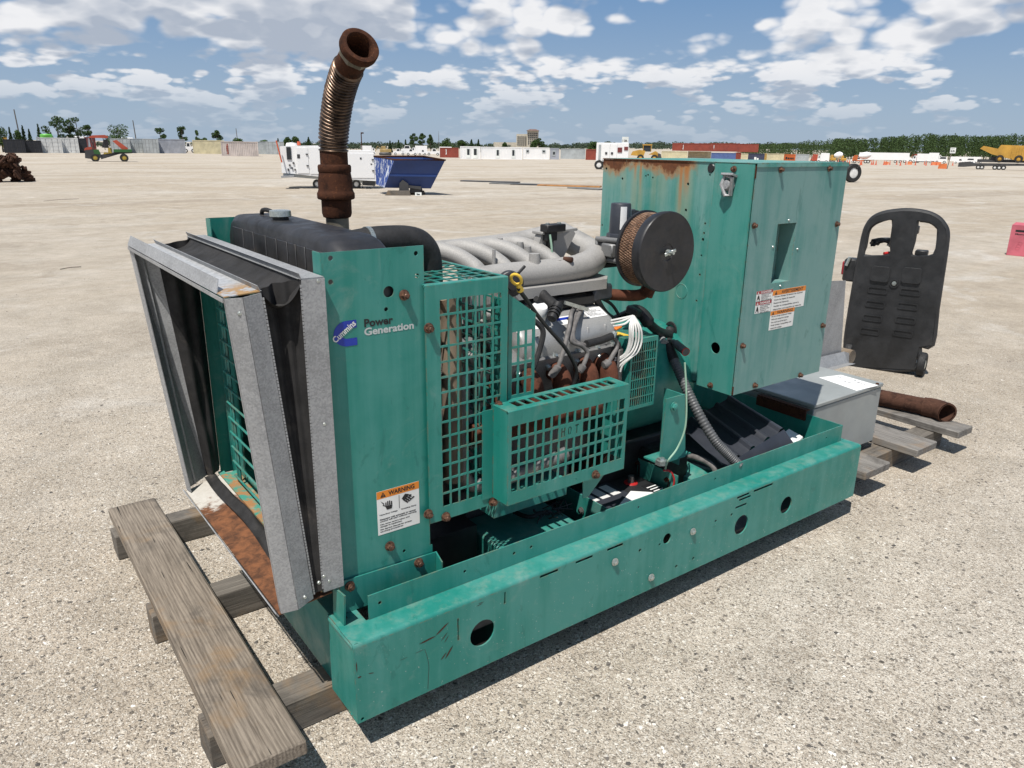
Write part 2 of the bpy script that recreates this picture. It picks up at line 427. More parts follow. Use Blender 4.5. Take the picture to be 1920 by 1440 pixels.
    bump(t, b, t.math('ADD', t.noise(c, 180, 2, 0.5), t.math('MULTIPLY', t.noise(c, 3.5, 3, 0.5), 3.0)), 0.10, 0.002)
    return m
paint_green('green', (0.014, 0.190, 0.155), (0.052, 0.245, 0.212), 0.85, dusty=0.7)
paint_green('green_strip', (0.020, 0.215, 0.178), (0.075, 0.265, 0.230), 0.85, rough=0.42)
paint_green('green_box', (0.030, 0.220, 0.185), (0.150, 0.315, 0.285), 0.95, streaks=True, rough=0.45, dusty=0.5)
paint_green('green_lid', (0.075, 0.225, 0.205), (0.155, 0.285, 0.268), 0.95, rough=0.5, dusty=0.4)

def galv(name, col=(0.355,0.36,0.365)):
    m, t, b = new_mat(name); c = coords(t)
    vo = t.node('ShaderNodeTexVoronoi'); t.l.new(t.vmath('ADD', c, t.vmath('SCALE', (0,0,0))), vo.inputs['Vector']) if False else t.l.new(c, vo.inputs['Vector'])
    vo.inputs['Scale'].default_value = 260
    s = t.node('ShaderNodeSeparateColor'); t.l.new(vo.outputs['Color'], s.inputs[0])
    n = t.noise(c, 5, 6, 0.7, 0.8)
    f = t.math('ADD', t.math('MULTIPLY', s.outputs[0], 0.25), t.math('MULTIPLY', n, 0.75))
    k = t.mix(t.ramp(f, 0.25, 0.75), tuple(v*0.70 for v in col), tuple(min(1, v*1.12) for v in col))
    wr = t.ramp(t.noise(t.mapping(c, (8, 8, 1.6)), 5, 6, 0.7), 0.66, 0.72); k = t.mix(t.math('MULTIPLY', wr, 0.5), k, (0.7, 0.7, 0.7))
    t.l.new(k, b.inputs['Base Color']); b.inputs['Metallic'].default_value = 0.30
    t.l.new(t.ramp(s.outputs[1], 0, 1, 0.50, 0.64), b.inputs['Roughness'])
    bump(t, b, t.noise(c, 14, 4, 0.6), 0.12, 0.004)
    return m
galv('galv')
def rusty(name, dark, mid, lite, sc=22, rough=0.9, bstr=0.5, patches=None):
    m, t, b = new_mat(name); c = coords(t)
    n = t.noise(c, sc, 8, 0.7, 0.3); n2 = t.noise(c, sc*5, 4, 0.65)
    k = t.mix(t.ramp(n, 0.3, 0.55), dark, mid); k = t.mix(t.ramp(n2, 0.55, 0.75, 0, 0.7), k, lite)
    if patches:
        k = t.mix(t.ramp(t.noise(t.mapping(c, loc=(0.7, 0.05, 0)), 4.5, 4, 0.6, 0.6), 0.47, 0.56), k, patches)
    t.l.new(k, b.inputs['Base Color']); b.inputs['Roughness'].default_value = rough; b.inputs['Specular IOR Level'].default_value = 0.2
    bump(t, b, t.math('ADD', n, n2), bstr, 0.002); return m
rusty('rust', (0.020,0.009,0.006), (0.060,0.023,0.012), (0.16,0.06,0.024))
rusty('rust_pipe', (0.028,0.014,0.010), (0.075,0.036,0.024), (0.12,0.062,0.04), 14)
rusty('rust_tray', (0.13,0.045,0.014), (0.30,0.105,0.028), (0.40,0.19,0.07), 30, 0.95, 0.7)
rusty('rust_manifold', (0.035,0.014,0.010), (0.11,0.042,0.025), (0.17,0.075,0.045), 12)
rusty('chain_rust', (0.020,0.011,0.008), (0.065,0.033,0.022), (0.12,0.065,0.04), 5)
def tray_mat():
    m, t, b = new_mat('galv_rust'); c = coords(t)
    n = t.noise(c, 30, 8, 0.72, 0.4); sp = t.node('ShaderNodeSeparateXYZ'); t.l.new(c, sp.inputs[0])
    r = t.mix(t.ramp(n, 0.3, 0.7), (0.062, 0.026, 0.012), (0.225, 0.088, 0.035))
    w = t.mix(t.noise(c, 40, 5, 0.6), (0.40, 0.37, 0.32), (0.60, 0.58, 0.54))
    msk = t.math('ADD', sp.outputs[1], t.math('MULTIPLY', t.math('SUBTRACT', t.noise(c, 11, 6, 0.7), 0.5), 0.55))
    k = t.mix(t.ramp(msk, 0.82, 0.90), r, w)
    t.l.new(k, b.inputs['Base Color']); b.inputs['Roughness'].default_value = 0.9; bump(t, b, n, 0.5, 0.003)
tray_mat()
def green_rust():
    m, t, b = new_mat('green_rust'); c = coords(t)
    k = t.mix(t.ramp(t.noise(c, 17, 7, 0.7, 0.5), 0.44, 0.56), (0.05, 0.26, 0.20), (0.33, 0.17, 0.07))
    k = t.mix(t.ramp(t.noise(c, 9, 5, 0.7), 0.55, 0.7, 0, 0.7), k, (0.40, 0.36, 0.28))
    t.l.new(k, b.inputs['Base Color']); b.inputs['Roughness'].default_value = 0.85
green_rust()
def alu(name, col, speck=0.35, rough=0.5, metal=0.5):
    m, t, b = new_mat(name); c = coords(t)
    n = t.noise(c, 420, 2, 0.6); n2 = t.noise(c, 9, 5, 0.6)
    k = t.mix(t.ramp(n, 0.35, 0.65), tuple(v*(1-speck) for v in col), tuple(min(1, v*(1+speck)) for v in col))
    k = t.mix(t.ramp(n2, 0.5, 0.75, 0, 0.45), k, tuple(v*0.45 for v in col))
    t.l.new(k, b.inputs['Base Color']); b.inputs['Metallic'].default_value = metal; b.inputs['Roughness'].default_value = rough
    bump(t, b, n, 0.25, 0.001); return m
alu('alu_cast', (0.34,0.33,0.315), 0.14, 0.66, 0.15); alu('alu_valve', (0.36,0.36,0.355), 0.10, 0.45, 0.3); alu('alu_cover', (0.21,0.21,0.21), 0.15, 0.5, 0.35); alu('iron', (0.12,0.115,0.11), 0.3, 0.6, 0.4)
simple('bellows', (0.13,0.085,0.058), 0.40, 0.6, 0.35, 30)
simple('pipe_dull', (0.20,0.18,0.14), 0.6, 0.4, 0.25, 12)
simple('black', (0.012,0.012,0.013), 0.5, 0, 0.2, 20)
simple('black_paint', (0.018,0.018,0.020), 0.42, 0, 0.25, 9, 0.25, (0.07,0.06,0.055))
simple('tank_black', (0.022,0.022,0.025), 0.5, 0, 0.3, 7, 0.55, (0.10,0.075,0.05), 0.1)
simple('rubber', (0.016,0.016,0.017), 0.72, 0, 0.2, 30, 0.2, (0.06,0.055,0.05), 0.25, 160)
simple('canvas', (0.020,0.019,0.019), 0.78, 0, 0.3, 10, 0.5, (0.10,0.085,0.07), 0.5, 420)
simple('plastic_black', (0.021,0.022,0.024), 0.5, 0, 0.25, 5, 0.45, (0.055,0.052,0.05), 0.22, 500)
simple('plastic_slate', (0.035,0.039,0.050), 0.42, 0, 0.1, 5, 0.3, (0.10,0.10,0.11))
simple('conduit', (0.085,0.088,0.092), 0.5, 0, 0.12, 20)
simple('grey_hose', (0.16,0.15,0.145), 0.7, 0, 0.2, 30)
simple('bolt', (0.14,0.072,0.046), 0.5, 0.35, 0.4, 120)
simple('screen_rust', (0.30,0.19,0.125), 0.5, 0.3, 0.35, 40)
simple('zinc', (0.50,0.54,0.52), 0.35, 0.8, 0.1, 90)
simple('grey_paint', (0.29,0.31,0.305), 0.45, 0, 0.06, 4, 0.12, (0.2,0.18,0.15))
simple('paper', (0.80,0.80,0.79), 0.6, 0, 0.03, 6)
simple('label_white', (0.74,0.74,0.72), 0.35, 0, 0.04, 6)
simple('label_orange', (0.70,0.22,0.02), 0.4, 0, 0.05, 6)
simple('label_red', (0.32,0.02,0.03), 0.4, 0, 0.05, 6)
simple('ink', (0.010,0.010,0.012), 0.5, 0, 0.0, 6)
simple('ink_grey', (0.14,0.14,0.15), 0.6, 0, 0.0, 6)
simple('ink_silver', (0.50,0.55,0.55), 0.4, 0.2, 0.04, 30)
simple('logo_blue', (0.006,0.035,0.36), 0.35, 0, 0.06, 9)
simple('yellow', (0.78,0.52,0.06), 0.4, 0, 0.05, 9)
simple('wire_white', (0.72,0.71,0.68), 0.5, 0, 0.05, 9)
simple('wire_red', (0.45,0.02,0.02), 0.5, 0, 0.05, 9)
simple('wire_green', (0.33,0.50,0.38), 0.5, 0, 0.05, 9)
simple('hot_orange', (0.75,0.20,0.03), 0.5, 0, 0.05, 9)
simple('filter_mesh', (0.20,0.10,0.055), 0.7, 0.1, 0.3, 60, 0.3, (0.35,0.25,0.18))
rusty('standpipe', (0.16,0.13,0.10), (0.24,0.19,0.14), (0.30,0.16,0.09), 6)
simple('dark_interior', (0.010,0.010,0.010), 0.9)
def wood(name, axis, a=(0.115,0.095,0.075), bcol=(0.29,0.245,0.195), stain=(0.06,0.055,0.05)):
    m, t, b = new_mat(name); c = coords(t)
    sc = [38, 38, 38]; sc[axis] = 1.6
    g = t.noise(t.mapping(c, tuple(sc)), 3.2, 7, 0.72, 0.5)
    wv = t.node('ShaderNodeTexWave', wave_type='BANDS', bands_direction='X' if axis != 0 else 'Y')
    sc2 = [1, 1, 1]; sc2[axis] = 0.06
    t.l.new(t.mapping(c, tuple(sc2)), wv.inputs['Vector']); wv.inputs['Scale'].default_value = 30; wv.inputs['Distortion'].default_value = 7; wv.inputs['Detail'].default_value = 3; wv.inputs['Detail Scale'].default_value = 1.2
    f = t.math('ADD', t.math('MULTIPLY', g, 0.90), t.math('MULTIPLY', wv.outputs[0], 0.10))
    k = t.mix(t.ramp(f, 0.3, 0.7), a, bcol)
    k = t.mix(t.ramp(t.noise(c, 5, 5, 0.65, 0.5), 0.5, 0.7, 0, 0.6), k, stain)
    k = t.mix(t.ramp(t.noise(c, 3.2, 5, 0.65, 0.3), 0.50, 0.68, 0, 0.7), k, (0.25, 0.165, 0.09))
    crack = t.ramp(t.noise(t.mapping(c, tuple(v*2.2 for v in sc)), 1.2, 3, 0.5), 0.27, 0.31); k = t.mix(t.math('SUBTRACT', 1.0, crack), k, (0.03, 0.027, 0.023))
    t.l.new(k, b.inputs['Base Color']); b.inputs['Roughness'].default_value = 0.9; b.inputs['Specular IOR Level'].default_value = 0.2
    bump(t, b, t.math('ADD', f, crack), 0.6, 0.003)
wood('wood_y', 1); wood('wood_grey', 1, (0.12,0.112,0.102), (0.27,0.255,0.235)); wood('wood_x', 0, (0.10,0.09,0.078), (0.20,0.18,0.155))

# ------------------------------------------------------------------ ground
def ground_mat():
    m, t, b = new_mat('crushed_shell'); c = coords(t)
    big = t.noise(c, 0.11, 5, 0.6, 0.5); mid = t.noise(c, 0.9, 6, 0.65, 0.4); fine = t.noise(c, 14, 4, 0.7)
    # wheel-packed streaks far off: long bands across the yard
    band = t.noise(t.mapping(c, (0.05, 0.42, 1), rot=(0, 0, R(18))), 1.0, 5, 0.62, 0.6)
    tan = t.mix(t.ramp(big, 0.35, 0.65), (0.500, 0.432, 0.345), (0.570, 0.515, 0.440))
    tan = t.mix(t.ramp(mid, 0.5, 0.72, 0, 0.5), tan, (0.62, 0.58, 0.52))
    tan = t.mix(t.ramp(band, 0.50, 0.66, 0, 0.55), tan, (0.63, 0.595, 0.535))
    tan = t.mix(t.ramp(band, 0.47, 0.34, 0, 0.55), tan, (0.39, 0.335, 0.27))
    patch = t.noise(t.mapping(c, loc=(3.3, 1.7, 0)), 0.55, 6, 0.68, 0.9)
    tan = t.mix(t.ramp(patch, 0.56, 0.70, 0, 0.75), tan, (0.68, 0.65, 0.60))
    tan = t.mix(t.ramp(patch, 0.44, 0.30, 0, 0.7), tan, (0.40, 0.345, 0.28))
    fans = t.node('ShaderNodeVectorMath', operation='LENGTH'); off = t.vmath('SUBTRACT', c, tuple(CAM))
    t.l.new(off, fans.inputs[0]); near = t.ramp(fans.outputs['Value'], 13, 2.0)
    cols = None; h = None
    wob = t.node('ShaderNodeTexNoise'); t.l.new(c, wob.inputs['Vector']); wob.inputs['Scale'].default_value = 60; wob.inputs['Detail'].default_value = 2
    wc = t.vmath('ADD', c, t.vmath('MULTIPLY', t.vmath('SUBTRACT', wob.outputs['Color'], (0.5,0.5,0.5)), (0.012,0.012,0.012)))
    for sc, lo, amt in ((150, 0.45, 0.80), (270, 0.35, 0.85), (75, 0.90, 0.8)):
        vo = t.node('ShaderNodeTexVoronoi', voronoi_dimensions='2D'); t.l.new(wc, vo.inputs['Vector']); vo.inputs['Scale'].default_value = sc; vo.inputs['Randomness'].default_value = 1.0
        s = t.node('ShaderNodeSeparateColor'); t.l.new(vo.outputs['Color'], s.inputs[0])
        pick = t.math('MULTIPLY', t.math('GREATER_THAN', s.outputs[1], lo), t.ramp(vo.outputs['Distance'], 0.62, 0.40))
        ramp = t.node('ShaderNodeValToRGB'); t.l.new(s.outputs[0], ramp.inputs[0]); cr = ramp.color_ramp
        cr.elements[0].position = 0.0; cr.elements[0].color = (0.045, 0.042, 0.04, 1); cr.elements[1].position = 1.0; cr.elements[1].color = (0.96, 0.93, 0.86, 1)
        for p, cc in ((0.12, (0.20,0.18,0.16,1)), (0.3, (0.42,0.36,0.29,1)), (0.6, (0.58,0.515,0.43,1)), (0.82, (0.82,0.77,0.68,1))):
            e = cr.elements.new(p); e.color = cc
        tan = t.mix(t.math('MULTIPLY', pick, t.math('MULTIPLY', near, amt)), tan, ramp.outputs[0])
        hh = t.math('MULTIPLY', pick, t.math('SUBTRACT', 1.0, vo.outputs['Distance'])); hh = t.math('DIVIDE', hh, sc/80)
        h = hh if h is None else t.math('ADD', h, hh)
    tan = t.mix(t.ramp(fine, 0.40, 0.72, 0, 0.18), tan, (0.33, 0.28, 0.225))
    crumb = t.noise(c, 2.6, 10, 0.82, 0.2)
    tan = t.mix(1.0, tan, t.mix(t.ramp(crumb, 0.30, 0.70, 0, 1, False), (0.645, 0.635, 0.615), (1.00, 0.99, 0.975)), 'MULTIPLY')
    t.l.new(tan, b.inputs['Base Color']); b.inputs['Roughness'].default_value = 0.95; b.inputs['Specular IOR Level'].default_value = 0.15
    hsum = t.math('ADD', t.math('ADD', t.math('MULTIPLY', h, 0.9), t.math('MULTIPLY', fine, 0.35)), t.math('MULTIPLY', crumb, 0.8))
    bump(t, b, hsum, 0.75, 0.008)
ground_mat()
def build_ground():
    mb = MB(); n = 160; rs = [0.0]
    r = 0.4
    while r < 9000: rs.append(r); r *= 1.09
    vs = [(CAM.x, CAM.y, GZ)]; fs = []
    for r in rs[1:]:
        for i in range(n):
            a = 2*math.pi*i/n; x = CAM.x+r*math.sin(a); y = CAM.y+r*math.cos(a)
            vs.append((x, y, terrain(x, y)))
    for i in range(n): fs.append((0, 1+(i+1) % n, 1+i))
    for k in range(len(rs)-2):
        for i in range(n):
            j = (i+1) % n; a = 1+k*n; bq = a+n
            fs.append((a+i, a+j, bq+j, bq+i))
    o = mb.add(vs, fs).build('ground', 'crushed_shell', ang=180)
    tag(o, None, None, kind='structure'); return o
ground = build_ground()

def pebbles():
    m, t, b = new_mat('pebble'); c = coords(t)
    vo = t.node('ShaderNodeTexVoronoi', voronoi_dimensions='2D'); t.l.new(c, vo.inputs['Vector']); vo.inputs['Scale'].default_value = 60
    s_ = t.node('ShaderNodeSeparateColor'); t.l.new(vo.outputs['Color'], s_.inputs[0])
    r_ = t.node('ShaderNodeValToRGB'); t.l.new(s_.outputs[0], r_.inputs[0]); cr = r_.color_ramp
    cr.elements[0].color = (0.07,0.065,0.06,1); cr.elements[1].color = (0.75,0.72,0.66,1)
    for p_, cc in ((0.25,(0.13,0.115,0.10,1)),(0.5,(0.34,0.295,0.24,1)),(0.8,(0.50,0.46,0.40,1))): e_ = cr.elements.new(p_); e_.color = cc
    t.l.new(r_.outputs[0], b.inputs['Base Color']); b.inputs['Roughness'].default_value = 0.9
    rnd = random.Random(12); vs, fs = [], []
    base = [(1,0,0),(0,1,0),(-1,0,0),(0,-1,0),(.1,.1,1),(0,0,-1),(.6,.6,.5),(-.6,.6,.45),(-.6,-.6,.5),(.6,-.6,.4)]
    hull = [(4,6,7),(4,7,8),(4,8,9),(4,9,6),(0,1,6),(1,2,7),(2,3,8),(3,0,9),(6,1,7),(7,2,8),(8,3,9),(9,0,6)]
    n = 0
    while n < 6500:
        px_, py_ = rnd.uniform(-60, 1980), rnd.uniform(470, 1480)
        p = U(px_, py_, 2, GZ)
        if (p-CAM).length > 11 or (-.02 < p.x < 2.42 and -.02 < p.y < 1.25): continue
        s = rnd.choice((.0022,.003,.003,.004,.004,.005,.0065))*rnd.uniform(.7,1.3); a = rnd.uniform(0, 6.28); o = len(vs); sx, sy, sz = s*rnd.uniform(.8,1.5), s, s*rnd.uniform(.4,.8)
        for x, y, z in base:
            j = rnd.uniform(.8, 1.2); x2, y2 = x*sx*j, y*sy*j
            vs.append((p.x+x2*math.cos(a)-y2*math.sin(a), p.y+x2*math.sin(a)+y2*math.cos(a), GZ+max(z, -.2)*sz*j))
        fs += [tuple(i+o for i in f) for f in hull]; n += 1
    tag(MB().add(vs, fs).build('loose_gravel', 'pebble', None, smooth=False, normals=False), 'loose light and dark pebbles scattered over the packed shell ground', 'gravel', kind='stuff')
pebbles()
# ================================================================== the generator set
gen = tag(empty('generator_set', (0, 0, 0)), 'green open skid generator set with rusty exhaust stack and control box', 'generator')
L, W, RT = 2.39, 1.21, 0.245
def pl(pts, ax, v):                                        # pixel outline -> plane coordinates
    o = []
    for q in pts:
        p = U(q[0], q[1], ax, v); o.append((p.x, p.z) if ax == 1 else (p.y, p.z) if ax == 0 else (p.x, p.y))
    return o
def pc(px, py, rx, ax, v, n=20):                           # round hole: centre pixel and radius in metres
    c = pl([(px, py)], ax, v)[0]; return circ(c[0], c[1], rx, n)
def bolt_mesh(mb, p, n, r=0.011, h=0.012, washer=True):
    n = Vector(n).normalized(); p = Vector(p)
    if washer: mb.lathe([(0, 0.0012), (r*1.35, 0.0012), (r*1.35, 0.004), (r*0.9, 0.005)], p, n, 18)
    mb.cyl(p+n*0.004, p+n*(0.004+h), r, r*0.96, 6)
    mb.lathe([(r*0.62, 0.004+h), (r*0.45, 0.004+h+0.002), (0, 0.004+h+0.002)], p, n, 12)
def bolt(parent, p, n=(0,-1,0), mat='bolt', r=0.0105, h=0.012, name='bolt'):
    mb = MB(); bolt_mesh(mb, p, n, r, h); return mb.build(name, mat, parent)

# ---- skid rails
def rail_profile(mb, x0, x1, flip=False, t=0.005, dep=0.080):
    r = 0.012; arc = [(r - r*math.cos(R(a)), RT-r+r*math.sin(R(a))) for a in range(0, 91, 15)]
    inn = [(y+(t if i < 6 else 0)*(1 if i else 1), z-(t if i > 0 else 0)) for i, (y, z) in enumerate(arc)]
    inn = [(r-(r-t)*math.cos(R(a)), RT-r+(r-t)*math.sin(R(a))) for a in range(0, 91, 15)]
    poly = arc + [(dep, RT), (dep, RT-t)] + inn[::-1]
    if flip: poly = [(W-y, z) for y, z in poly]
    n = len(poly); vs = [(x0, y, z) for y, z in poly] + [(x1, y, z) for y, z in poly]
    m = len(arc); fs = [(i, (i+1) % n, n+(i+1) % n, n+i) for i in range(n)]
    # end caps in quads (profile is a bent strip)
    for k in range(m-1):
        a, b_, c_, d_ = k, k+1, n-2-k, n-1-k
        fs.append((a, b_, c_, d_)); fs.append((n+a, n+d_, n+c_, n+b_))
    fs.append((m-1, m, m+1, m+2)); fs.append((n+m-1, n+m+2, n+m+1, n+m))
    mb.add(vs, fs)
holes = [pc(905,1187,0.043,1,0), pc(1251,1010,0.020,1,0), pc(1390,984,0.040,1,0), pc(1474,947,0.037,1,0)]
for q, r in (((673,1213),.005),((680,1348),.005),((1200,1032),.006),((1237,1021),.005),((1342,977),.006),((1372,965),.006),((1300,1047),.006),((1268,1062),.006),((1150,1058),.005)):
    holes.append(pc(*q, r, 1, 0, 10))
for a, b in (((1013,1075),(1047,1058)),((1080,1046),(1112,1032)),((1139,1024),(1169,1009)),((1383,927),(1406,917)),((1414,916),(1450,899)),((1386,939),(1408,929)),((1379,953),(1400,944))):
    p, q = pl([a, b], 1, 0); zz = min((p[1]+q[1])/2, 0.226); holes.append(rect(p[0], zz-0.0045, q[0], zz+0.0045))
p = pl([(947,1110),(947,1132)],1,0); holes.append(rect(p[0][0]-.003, p[1][1], p[0][0]+.003, p[0][1]))
p = pl([(859,1160),(861,1200)],1,0); holes.append(rect(p[0][0]-.0022, p[1][1], p[0][0]+.0022, p[0][1]))
holes = [h for h in holes if max(q[1] for q in h) < RT-0.013]
mb = MB(); mb.sheet([rect(0, 0, L, RT-0.012)] + holes, (0, 0.005, 0), EX, EZ, -EY, 0.005)
rail_profile(mb, 0, L)
mb.box((0.0015, 0.005, 0.0), (0.0065, 0.168, RT-0.012))                       # end plate
mb.box((0.0015, 0.0801, RT-0.005), (0.075, 0.118, RT)); mb.box((0.0015, 0.118, RT-0.005), (0.012, 0.166, RT)); mb.box((0.04, 0.118, RT-0.005), (0.075, 0.166, RT))
mb.cyl((0.010, 0.005, RT-0.012), (0.010, 0.166, RT-0.012), 0.0118, n=16)
mb.box((0, 0.006, 0.0), (L, 0.06, 0.005))                                      # bottom lip
near_rail = mb.build('skid_rail', 'green', gen)
mb = MB(); mb.box((0, W-0.005, 0), (L, W, RT-0.012)); rail_profile(mb, 0, L, True); mb.box((0, W-0.168, 0), (0.005, W-0.005, RT-0.012)); mb.box((0, W-0.06, 0), (L, W-0.006, 0.005))
mb.build('skid_rail', 'green', gen)
fl_holes = [circ(U(*q,1,.079).x, 0.285, .005, 10) for q in ((712,1140),(871,1079),(963,1049),(995,1035),(1196,956),(1340,903),(1548,825))]
mb = MB(); mb.sheet([rect(0.083, RT+0.0005, 2.355, 0.318)] + fl_holes, (0, 0.081, 0), EX, EZ, -EY, 0.004)
mb.build('rail_flange', 'green', gen)
mb = MB(); mb.box((2.352, 0.0815, RT-0.06), (2.356, W-0.08, 0.318)); mb.box((2.3565, 0.0815, RT-0.005), (L-.003, W-0.081, RT)); mb.box((L-.009, 0.012, 0), (L-.003, W-0.012, RT-0.006)); mb.build('end_flange', 'green', gen)
mb = MB(); mb.box((0.016, 0.169, 0.0), (0.022, W-0.169, 0.225)); mb.box((0.022, 0.169, 0.220), (0.30, W-0.169, 0.225)); mb.box((0.0215, 0.169, 0), (0.10, W-0.169, 0.005)); mb.build('cross_member', 'green', gen)
mb = MB(); mb.box((0.083, W-0.081, RT+0.0005), (2.352, W-0.077, 0.318)); mb.build('rail_flange', 'green', gen)
for q in ((1152,1053),(1298,996),(1220,1082)): bolt(near_rail, U(*q,1,0), (0,-1,0), 'zinc', 0.010, 0.006)
mb = MB(); mb.box((0.33, 0.085, 0.0055), (2.34, 1.12, 0.009)); mb.build('dark_filler_pan', 'black_paint', gen)  # added black sheet: hides lit ground and bounce, keeps the skid interior dark
# scrapes that go through the paint
mb = MB()
def scrape(mb, a, b, w, y=-0.0006):
    p, q = U(*a,1,0), U(*b,1,0); d = (q-p); n_ = Vector((d.z, 0, -d.x)).normalized()*w; m1 = p.lerp(q, .3); m2 = p.lerp(q, .7)
    pts = [p, m1-n_*.8, m2-n_, q, m2+n_*.7, m1+n_]
    mb.add([(v.x, y, v.z) for v in pts], [(0,1,2,3,4,5)])
for a, b, w in (((785,1208),(818,1192),.0026),((816,1192),(842,1166),.0030),((826,1203),(840,1184),.0012),((832,1206),(842,1190),.001),((826,1238),(838,1222),.002),((834,1236),(850,1209),.003),((748,1239),(766,1231),.0005),((776,1226),(796,1217),.0006),((893,1137),(905,1131),.0009),((896,1132),(908,1128),.0008),((690,1263),(702,1261),.0011),((668,1240),(669,1262),.0016),((670,1271),(678,1268),.0022)):
    mb = MB(); scrape(mb, a, b, w); mb.build('paint_scrape', 'rust_pipe', near_rail, smooth=False)
pts = bez([U(*q,1,0) for q in ((796,1217),(801,1232),(804,1250),(803,1270),(802,1292))], 4)
mb = MB()
for a, b in zip(pts, pts[1:]):
    mb.add([(a.x-.0005,-.0006,a.z),(a.x+.0005,-.0006,a.z),(b.x+.0005,-.0006,b.z),(b.x-.0005,-.0006,b.z)], [(0,1,2,3)])
mb.build('paint_scrape', 'rust_pipe', near_rail, smooth=False)

# ---- radiator side panels
YP = 0.150
ph = [pc(620,484,.0062,1,YP,12), pc(780,475,.0062,1,YP,12), pc(620,529,.0062,1,YP,12), pc(782,517,.0062,1,YP,12), pc(729,547,.0145,1,YP,20), pc(724,580,.0055,1,YP,12), pc(758,1033,.005,1,YP,10)]
mb = MB(); mb.sheet([[(0.040,0.30),(0.325,0.30),(0.325,0.36),(0.318,0.362),(0.318,1.222),(0.040,1.222)]] + ph, (0, YP+0.003, 0), EX, EZ, -EY, 0.003)
mb.box((0.0395, YP+0.0031, 0.30), (0.0425, 0.197, 1.222)); mb.cyl((0.0425,YP+.003,.30),(0.0425,YP+.003,1.222),.003,n=12)
side_panel = mb.build('side_panel', 'green', gen)
MB().box((0.175, YP+.026, 1.02), (0.30, YP+.029, 1.20)).build('stiffener', 'green', gen)
mb = MB(); mb.box((0.04, 1.10, 0.30), (0.32, 1.103, 1.226)); mb.box((0.0395, 1.052, 1.155), (0.0425, 1.0995, 1.226)); mb.build('side_panel', 'green', gen)
for q in ((757,553),(803,615),(730,1023)): bolt(side_panel, U(*q,1,YP if q[0] != 803 else .138))
# foot bracket
mb = MB(); yb = 0.1405
mb.sheet([[(0.030,RT+.001),(0.330,RT+.001),(0.330,0.338),(0.032,0.346)], circ(0.06,0.31,.004,8)], (0, yb+0.004, 0), EX, EZ, -EY, 0.004)
mb.add([U(624,1100,0,0.016), U(645,1118,0,0.016), U(645,1176,0,0.016), U(625,1151,0,0.016)] , [(0,1,2,3)])
v4 = [U(624,1100,0,0.016), U(645,1118,0,0.016), U(645,1176,0,0.016), U(625,1151,0,0.016)]
mb.v = mb.v[:-4]; mb.f = mb.f[:-1]; mb.m = mb.m[:-1]
mb.add([(0.016,v.y,v.z) for v in v4]+[(0.021,v.y,v.z) for v in v4], [(0,1,2,3),(7,6,5,4),(0,4,5,1),(1,5,6,2),(2,6,7,3),(3,7,4,0)])
mb.add([(0.3305,yb+.004,RT+.001),(0.3305,yb+.004,.338),(0.3305,yb-.032,.320),(0.3305,yb-.032,RT+.001),(0.3345,yb+.004,RT+.001),(0.3345,yb+.004,.338),(0.3345,yb-.032,.320),(0.3345,yb-.032,RT+.001)], [(0,1,2,3),(7,6,5,4),(0,4,5,1),(1,5,6,2),(2,6,7,3),(3,7,4,0)])
br = mb.build('foot_bracket', 'green', gen)
for q in ((655,1098),(784,1054)): bolt(br, U(*q,1,yb))
# ---- emblem, lettering and warning sticker on the side panel
def uv1(px, py, v): return U(px, py, 1, v)
mb = MB(); c0 = uv1(648,629,YP); 
a0, a1 = uv1(626,640,YP), uv1(669,605,YP)
# the C of the emblem: a thick open ring squared off on its right
wC = uv1(669,620,YP).x - uv1(625,620,YP).x; hC = uv1(650,603,YP).z - uv1(650,651,YP).z; xl = uv1(625,625,YP).x; zb = uv1(640,651,YP).z
def cpt(a, ro): return (xl + wC*0.56 + ro*wC*0.56*math.cos(R(a)), zb + hC/2 + ro*hC/2*math.sin(R(a)))
outer = [cpt(a, 1) for a in range(90, 271, 10)]; inner = [cpt(a, 0.40) for a in range(270, 89, -10)]
poly = [(xl+wC, zb+hC)] + outer + [(xl+wC, zb), (xl+wC, zb+hC*.30)] + inner + [(xl+wC, zb+hC*.70)]
vs, fs = fill2d([poly], 0); mb.add([(a, YP-0.0008, b) for a, b, c in vs], fs)
# diagonal name band
mb.mat(1); e0 = uv1(627,642,YP); e1 = uv1(666,606,YP); du = (e1-e0).normalized(); dv = Vector((-du.z, 0, du.x))
mb.text('Cummins', Vector((e0.x, YP, e0.z)) - dv*0.004, du, dv, width=(e1-e0).length, height=0.017, bold=0.025, lift=0.0016)
mb.mat(2); t0 = uv1(683,614,YP); t1 = uv1(737,612,YP)
mb.text('Power', (t0.x, YP, t0.z), EX, EZ, width=t1.x-t0.x, height=0.021, bold=0.03, lift=0.0008)
mb.mat(3); t0 = uv1(683,629,YP); t1 = uv1(776,624,YP)
mb.text('Generation', (t0.x, YP, t0.z-0.001), EX, EZ, width=t1.x-t0.x, height=0.020, bold=0.03, lift=0.0008)
mb.build('emblem', ['logo_blue', 'label_white', 'ink', 'ink_silver'], side_panel, smooth=False, normals=False)
def marks(mb, o, u, v, w, h, seed=1, fill=.8, lift=.0006):
    """unreadable print: a run of small strokes"""
    rnd = random.Random(seed); o, u, v = Vector(o), Vector(u).normalized(), Vector(v).normalized(); n_ = u.cross(v)*lift; x = 0.0
    while x < w:
        b = h*rnd.uniform(.35, .8); 
        if x+b > w: break
        if rnd.random() < fill:
            z0, z1 = (0, h) if rnd.random() < .4 else (0, h*.7); q = [o+u*x+v*z0+n_, o+u*(x+b)+v*z0+n_, o+u*(x+b)+v*z1+n_, o+u*x+v*z1+n_]; mb.add(q, [(0,1,2,3)])
        x += b*1.25
